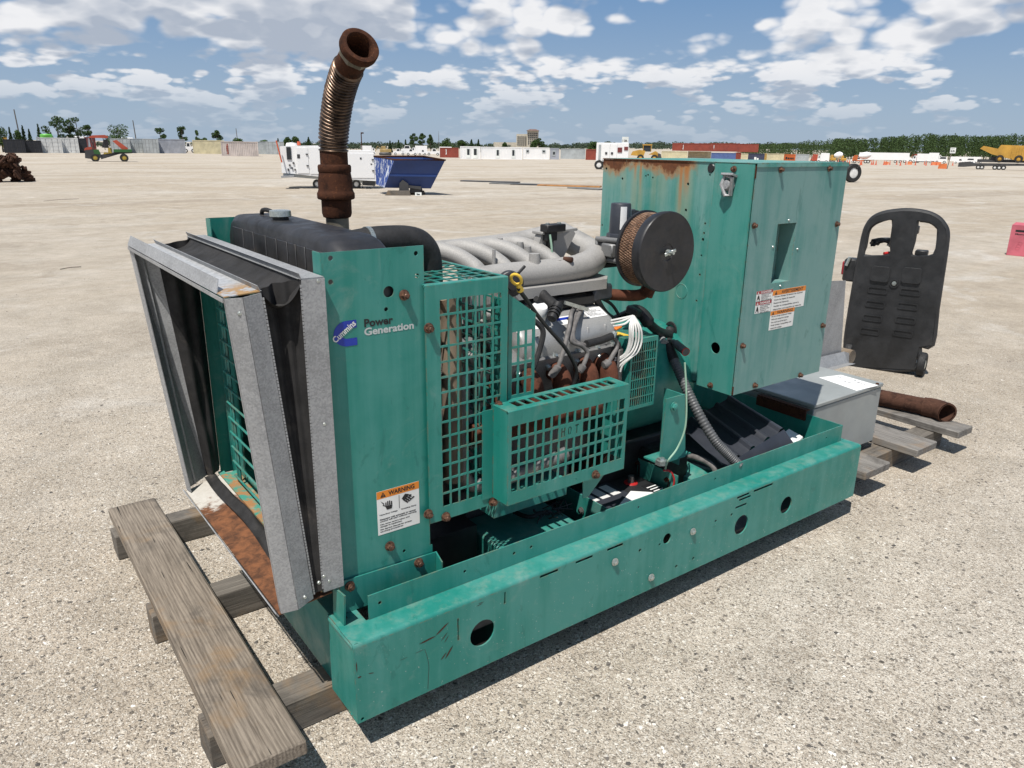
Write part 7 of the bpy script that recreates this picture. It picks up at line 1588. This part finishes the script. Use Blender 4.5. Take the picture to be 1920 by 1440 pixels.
def tree(x, yb, yt, wpx, kind, label, gy=None, seed=0, group='trees behind the containers'):
    rnd = random.Random(seed*7+3); p = G(x, gy or yb); m = mpp(p); h = ((gy or yb)-yt)*m; w_ = wpx*m/2
    root = tag(empty('tree' if kind != 'juniper' else 'juniper_tree', p), label, 'tree', group)
    mb = MB(); lean = Vector((rnd.uniform(-.04,.04)*h, 0, 0)); mb.tube([(0,0,-.2), tuple(lean*.5+EZ*h*.45), tuple(lean+EZ*h*.92)], [h*.022,h*.016,h*.006], 7)
    cl = []
    if kind == 'juniper': cl = [((0,0,h*(.12+.8*f)), w_*(1-f)*1.0+.12*w_, h*.10, 0) for f in [i/8 for i in range(9)]]
    elif kind == 'pine':
        for i in range(9): f = rnd.uniform(.45,1.0); a = rnd.uniform(0,6.28); r = w_*.62*(1-abs(f-.66)*1.1); cl.append((tuple(lean*f+Vector((math.cos(a)*r, math.sin(a)*r, h*f*.93))), w_*.40, h*.085, 1))
        cl.append((tuple(lean+EZ*h*.93), w_*.35, h*.07, 0))
    else:
        for i in range(14): f = rnd.uniform(.25,.9); a = rnd.uniform(0,6.28); r = w_*.65*math.sin(math.pi*min(1,f*.9+.1)); cl.append((tuple(Vector((math.cos(a)*r, math.sin(a)*r, h*f))), w_*.42, h*.15, 1))
    for c, rx, rz, limb in cl:
        if limb: c = Vector(c); mb.tube([tuple(lean*.6+EZ*max(h*.25, c.z-h*.12)), tuple(c)], [h*.009,h*.004], 5)
    mb.build('trunk', 'bark', root)
    mb = MB(); sz = max(.10, 1.1*m)
    for c, rx, rz, limb in cl: leaf_cloud(mb, c, rx, rz, int(70+60*min(2, rx/(6*m))), sz, rnd)
    mb.build('crown', {'pine':'leaf_pine','juniper':'leaf_dark','bush':'leaf_mid'}[kind], root, smooth=False, normals=False)
T = [(6,240,30,'bush','scraggly tree behind the yellow machine'),(25,241,12,'juniper','slim dark juniper rising between the black containers'),(38,247,18,'bush','low round tree beside the slim juniper'),(50,238,13,'juniper','taller dark juniper behind the black container gap'),(61,244,13,'juniper','dark juniper beside the taller one'),(79,235,15,'juniper','dark juniper beside the lime green tank'),(92,238,22,'bush','broad dark tree behind the lime green tank'),
     (115,221,36,'pine','tall spreading pine behind the white containers'),(138,227,22,'pine','narrow pine between two spreading ones'),(152,223,36,'pine','tall spreading pine with open crown above the black container'),(170,237,18,'pine','smaller pine behind the utility vehicle canopy'),(228,234,50,'bush','round bushy tree behind the grey containers'),
     (304,242,22,'pine','small round topped pine above the lilac grey container'),(345,239,20,'pine','small dense pine behind the white pickup'),(373,246,9,'pine','thin lone pine above the cream container'),(383,258,20,'bush','low bush behind the cream container'),(410,246,22,'pine','dense small pine between cream and pinkish containers'),(447,260,30,'bush','low bush behind the pinkish container'),
     (496,262,20,'bush','low dark tree behind the narrow grey container'),(523,261,8,'juniper','small juniper behind the grey lock rod container'),(541,257,16,'bush','dark tree beside the orange flag pole'),(556,256,18,'bush','dark tree behind the white power unit dome'),(580,259,16,'juniper','dark pointed tree behind the white power unit'),
     (623,260,9,'juniper','pointed dark tree beside the exhaust stack'),(732,265,9,'juniper','pointed dark tree behind the excavator'),(748,264,9,'juniper','pointed dark tree behind the white van'),(761,263,8,'juniper','small pointed tree left of the tall trio'),
     (777,252,19,'pine','tall tree of the trio, broadest crown'),(793,252,17,'pine','middle tree of the tall trio'),(808,254,15,'pine','slimmer tree of the tall trio'),(838,261,26,'bush','spreading low tree behind the rust red container'),(866,262,20,'bush','low tree above the first site office'),(884,263,14,'juniper','pointed tree above the long site office'),(897,263,10,'juniper','small pointed tree above the long site office'),(946,266,10,'bush','low bush left of the far tall building'),(1011,261,24,'pine','dark tree in front of the far tall building'),(1000,264,14,'bush','low tree at the foot of the far building'),(1112,266,24,'bush','low tree behind the rust red container end'),(1139,267,22,'bush','low tree behind the white power trailer')]
for k, (x, yt, w_, kd, lb) in enumerate(T): tree(x, 288 if x < 600 else 289, yt, w_, kd, lb, gy=285.5 if x < 600 else 287 if x < 900 else 290, seed=k+1)
# far woods and the forest edge read as masses
def mass(name, x0, x1, ytop, gy0, gy1, n, mat, label, seed, cw, leaf, per, squat=.55):
    rnd = random.Random(seed); mb = MB()
    for _ in range(n):
        x = rnd.uniform(x0, x1); gy = gy0+(gy1-gy0)*rnd.random(); p = G(x, gy); m = mpp(p); yt = ytop(x)+rnd.gauss(0,1.3)+(rnd.random()<.15)*-1.5; h = max(2.0, (gy-yt)*m); w_ = cw*m*rnd.uniform(.7,1.3)
        for j in range(3): leaf_cloud(mb, p+EZ*(h*(.30+.24*j))+Vector((rnd.uniform(-.4,.4)*w_, rnd.uniform(-.4,.4)*w_, 0)), w_*(1-.18*j), h*.20, per, leaf*m, rnd, .5)
        mb.tube([tuple(p-EZ*.3), tuple(p+EZ*h*.8)], [.16,.07], 4, caps=False)
    return tag(mb.build(name, mat, None, smooth=False, normals=False), label, 'trees', kind='stuff')
mass('pine_forest', 1560, 2060, lambda x: 262-6.5*min(1,(x-1560)/180)-1.5*math.sin(x*.03), 296, 301, 300, 'leaf_forest', 'dense dark green pine forest behind the parked trucks', 3, 9, 1.15, 80)
mass('pine_forest', 1380, 1580, lambda x: 272-9*max(0,min(1,(x-1400)/170)), 292, 296, 90, 'leaf_forest', 'darker forest edge thinning out behind the containers', 5, 8, .95, 50)
mass('far_woods', 380, 1560, lambda x: 270-1.5*math.sin(x*.011)+.8*math.sin(x*.05), 278.5, 281, 420, 'leaf_far', 'low hazy line of far woods on the horizon', 9, 11, 1.3, 34)
mass('far_woods', -120, 380, lambda x: 266, 274, 276, 120, 'leaf_far', 'low line of far woods seen between containers', 11, 9, 1.1, 24)
# poles
for x, yt, yb, lb in ((43,210,285,'tall bare timber pole behind the junipers'),(259,229,285,'bare timber pole behind the grey containers'),(448,243,285,'bare timber pole beyond the pinkish container')):
    p = G(x, 285.5); m = mpp(p); mb = MB(); mb.tube([tuple(p), tuple(p+EZ*(285.5-yt)*m+Vector((-.25,0,0)))], [.14,.10], 8); simple_thing('utility_pole', mb, 'pole', lb, 'pole', 'utility poles')
p = G(679,291); m = mpp(p); lp_ = tag(empty('light_pole', p), 'rusty light pole with angled lamp arm beside the white box truck', 'light pole'); mb = MB(); mb.tube([(0,0,0),tuple(EZ*39*m)], .13, 8); mb.build('pole', 'rust', lp_); mb = MB(); mb.obox(EZ*39.5*m+right*2*m, (2.6*m,.18,.8*m), right, fwd, EZ); mb.build('lamp_head', 'rust', lp_)
p = G(823,283); m = mpp(p); mb = MB()
for sx, sy in ((-1,-1),(1,-1),(1,1),(-1,1)): mb.tube([tuple(p+Vector((sx*.6*m*1.2,sy*.6*m*1.2,0))), tuple(p+EZ*36*m)], .12*m, 4)
for k in range(9):
    z = k*4*m; r = .6*m*1.2*(1-k/9); mb.tube([tuple(p+Vector((-r,-r,z))), tuple(p+Vector((r,-r,z+2*m))), tuple(p+Vector((-r,-r,z+4*m)))], .07*m, 4)
simple_thing('lattice_mast', mb, 'pole', 'thin lattice mast on the horizon behind the tall trio', 'mast')
# far tall building
p = G(990,281.5); m = mpp(p); v2 = Vector((p.x-CAM.x,p.y-CAM.y,0)).normalized(); al = Vector((v2.y,-v2.x,0)); ht = tag(empty('hotel_building', p), 'pale far high rise building with tower and hipped roof', 'building')
def blk(name, x0, x1, y0, y1, d0, d1, mat, par=None): mb = MB(); mb.obox(al*((x0+x1)/2-990)*m+EZ*((281.5*2-y0-y1)/2)*m+v2*((d0+d1)/2), (abs(x1-x0)/2*m, abs(d1-d0)/2, abs(y1-y0)/2*m), al, v2, EZ); return mb.build(name, mat, par or ht, smooth=False)
wing = blk('wing', 968, 989, 281.5, 253, 0, 30, 'hotel'); tower = blk('tower', 988, 1009, 281.5, 247, -8, 24, 'hotel'); blk('podium', 925, 968, 281.5, 268, 6, 30, 'hotel')
mb = MB(); b4_ = [al*(x-990)*m+EZ*(281.5-247)*m+v2*d for x, d in ((986.5,-12),(1010.5,-12),(1010.5,28),(986.5,28))]; tp = [al*(x-990)*m+EZ*(281.5-244)*m+v2*d for x, d in ((993,0),(1004,0),(1004,16),(993,16))]; mb.add(b4_+tp, [(0,1,5,4),(1,2,6,5),(2,3,7,6),(3,0,4,7),(4,5,6,7)]); mb.build('roof', 'hotel_roof', ht, smooth=False)
for i in range(5):
    for j in range(6): blk('window', 990+i*3.7, 992+i*3.7, 251+j*3.6, 253+j*3.6, -8.6, -8.05, 'cab_glass', tower)
for i in range(5):
    for j in range(5): blk('window', 970+i*3.6, 972+i*3.6, 257+j*3.6, 259+j*3.6, -.6, -.05, 'cab_glass', wing)
scene.cycles.max_bounces = 6; scene.cycles.diffuse_bounces = 3; scene.cycles.glossy_bounces = 3; scene.cycles.transparent_max_bounces = 8
scene.cycles.use_denoising = True; scene.cycles.caustics_reflective = False; scene.cycles.caustics_refractive = False
